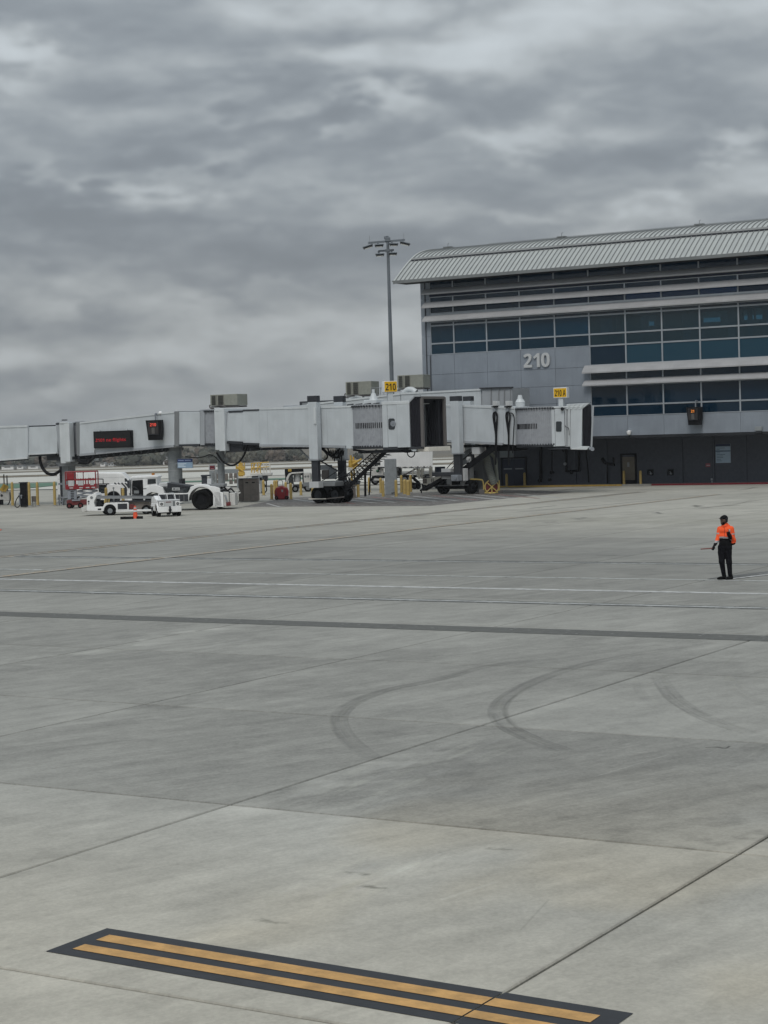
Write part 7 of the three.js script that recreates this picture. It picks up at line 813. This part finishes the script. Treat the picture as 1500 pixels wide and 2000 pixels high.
  const jacket = folds(skinned([[[-.045, 1.375, -.03], [.11, 1.375, .03], .105, .11], [[-.04, 1.22, -.03], [.11, 1.22, .03], .115, .12], [[-.035, 1.03, -.02], [.08, 1.0, .02], .118, .122], [[-.035, .90, -.02], [.075, .90, .02], .126, .126], [J.rs, off(J.rs, -.02, -.12, .01), .066, .064], [J.rs, J.re, .062, .054], [J.re, off(J.rw, .02, .03, -.01), .054, .044], [off(J.ls, .0, -.01, 0), off(J.ls, .02, -.14, .0), .07, .072], [J.ls, J.le, .068, .068], [J.le, off(J.le, -.0, -.06, .02), .072, .066], [J.le, off(J.lw, .02, -.015, -.02), .072, .05], [off(J.neck, 0, -.05, -.02), off(J.neck, .03, -.03, -.02), .09, .1], [off(J.neck, .04, .0, -.04), off(J.neck, .09, -.07, -.03), .055, .07]], .04, .012), .018);
  { const p = jacket.attributes.position, c = new Float32Array(p.count * 3); const seg = (P, a, b) => { const d = [b[0] - a[0], b[1] - a[1], b[2] - a[2]], L = d[0] * d[0] + d[1] * d[1] + d[2] * d[2], u = ((P[0] - a[0]) * d[0] + (P[1] - a[1]) * d[1] + (P[2] - a[2]) * d[2]) / L, q = Math.min(1, Math.max(0, u)); return [u, Math.hypot(P[0] - a[0] - d[0] * q, P[1] - a[1] - d[1] * q, P[2] - a[2] - d[2] * q)]; };
    const OR = [1, .13, .04], SI = [.42, .40, .40], BK = [.006, .006, .007];
    for (let i = 0; i < p.count; i++) { const P = [p.getX(i), p.getY(i), p.getZ(i)]; let q = OR; const [ur, dr] = seg(P, J.re, J.rw), [ur0, dr0] = seg(P, J.rs, J.re), [ul, dl] = seg(P, J.le, J.lw), [ul0, dl0] = seg(P, J.ls, J.le), x = P[0], y = P[1];
      const nearR = Math.min(dr, dr0) < .085 && x < -.15, nearL = Math.min(dl, dl0) < .105 && x > .165;
      if (nearR) { if (y < 1.04) q = BK; else if (y < 1.10) q = SI; else if (ur0 > .42 && ur0 < .56) q = SI; } else if (nearL && x > .17) { if (y > 1.255 && y < 1.30) q = SI; if (y < 1.09 && y > 1.05) q = [.75, .08, .03]; } else if (dl < .085 && x < .2 && P[2] > .12) q = ul > .62 ? BK : ul > .4 ? SI : OR; else { const band = 1.175 - .05 * (x - .02); if (y < band - .022) q = BK; else if (y < band + .028) q = SI; else if (Math.abs(x - .115 - (y - 1.3) * .05) < .02 && y < 1.42 && P[2] > 0) q = SI; else if (Math.abs(x + .015) < .007 && P[2] > 0) q = [.4, .05, .03]; }
      c.set(q, i * 3); }
    jacket.setAttribute('color', new THREE.BufferAttribute(c, 3)); }
  { const b = mb(); b.add(jacket); b.build('jacket', cloth(1, 1, 1, { vc: true }), t); }
  mb().add(skinned([[off(J.neck, .05, .01, -.035), off(J.neck, .1, -.05, -.03), .05, .07], [off(J.neck, -.03, -.035, .06), off(J.neck, .05, -.02, .05), .03, .035]], .04, .01)).build('hood', cloth(.9, .12, .045), t);
  const trousers = folds(skinned([[[-.055, .9, -.02], [.07, .9, .02], .125, .125], [J.rh, off(J.rh, -.01, -.15, 0), .115, .105], [off(J.rh, -.01, -.15, 0), J.rk, .105, .082], [J.rk, off(J.ra, .01, .02, 0), .078, .06], [J.lh, off(J.lh, .0, -.15, .01), .115, .1], [off(J.lh, .0, -.15, .01), J.lk, .1, .08], [J.lk, off(J.la, .0, .02, 0), .076, .062]], .03, .012), .02); { const b = mb(); b.add(trousers); b.build('trousers', cloth(.0065, .0065, .009), t); }
  for (const [a, d] of [[J.ra, [-.165, 0, .085]], [J.la, [-.13, 0, .11]]]) { const b = mb(); b.add(skinned([[off(a, .02, 0, 0), off(a, .03, -.06, 0), .055, .05], [off(a, .03, -.065, -.01), off(a, d[0] * .55, -.072, d[2] * .55), .045, .043], [off(a, d[0] * .55, -.072, d[2] * .55), off(a, d[0], -.075, d[2]), .043, .035]], .03, .009)); const m = b.build('boot', cloth(.007, .007, .007), t); }
  // gloved hands with five separate fingers
  const hand = (w, dir, up, curl, grip) => { const d = V(...dir).normalize(), n = V(...up).normalize(), sd = d.clone().cross(n).normalize(), P = (a, b, c) => [w[0] + d.x * a + sd.x * b + n.x * c, w[1] + d.y * a + sd.y * b + n.y * c, w[2] + d.z * a + sd.z * b + n.z * c], B = [[P(-.05, 0, 0), P(.01, 0, 0), .036, .03], [P(.0, -.022, 0), P(.085, -.03, 0), .022, .017], [P(.0, .02, 0), P(.08, .028, 0), .022, .016], [P(0, 0, 0), P(.085, 0, 0), .022, .018]];
    [[-.033, .030, .022, .018], [-.011, .034, .025, .02], [.011, .032, .023, .019], [.032, .025, .018, .015]].forEach(([o, l1, l2, l3], i) => { let a = .085 - Math.abs(i - 1.3) * .004, c = 0, th = 0; for (const [L, t2] of [[l1, .5], [l2, 1.05], [l3, .8]]) { th += t2 * curl; const a2 = a + Math.cos(th) * L, c2 = c - Math.sin(th) * L; B.push([P(a, o, c), P(a2, o, c2), .0105, .0095]); a = a2; c = c2; } });
    B.push([P(.02, -.03, 0), P(.05, -.055, -.018), .014, .012], [P(.05, -.055, -.018), P(.078, -.045, -.035), .012, .0105]); return mb().add(skinned(B, .012, .004)); };
  hand([-.318, .945, .085], [-.5, -.62, .3], [-.75, .6, .1], 1.35).build('glove', cloth(.008, .008, .009), t);
  hand([.118, 1.235, .215], [-.45, .75, .25], [.2, -.2, 1], .9).build('glove', cloth(.008, .008, .009), t);
  // small radio held at the chest
  const r = thing('two_way_radio', 'small black radio held at the chest of the marshaller', 'radio', foot.clone().add(V(0, 0, 0)), IP); mb().box(.098, 1.30, .235, .05, .11, .03, [0, 0, .3], .008).build('case', M.black, r); mb().bar([.08, 1.35, .235], [.055, 1.43, .235], .006).build('aerial', M.black, r);
  // wand
  const wd = thing('signal_wand', 'thin reddish wand held out to the left by the marshaller', 'wand', foot.clone(), IP), a = [-.335, .898, .115], e = [-.705, .885, .19]; mb().bar(a, [-.36, .897, .12], .017, 12).bar([-.29, .9, .105], a, .017, 12).build('handle', M.black, wd); mb().bar([-.36, .897, .12], e, .0165, 12, .015).build('rod', paint(.20, .065, .05, { rough: .4, map: null, bump: 0 }), wd);
}
scene.fog = new THREE.FogExp2(new THREE.Color().setRGB(.60, .63, .66), 0.00014);
renderer.render(scene, camera);
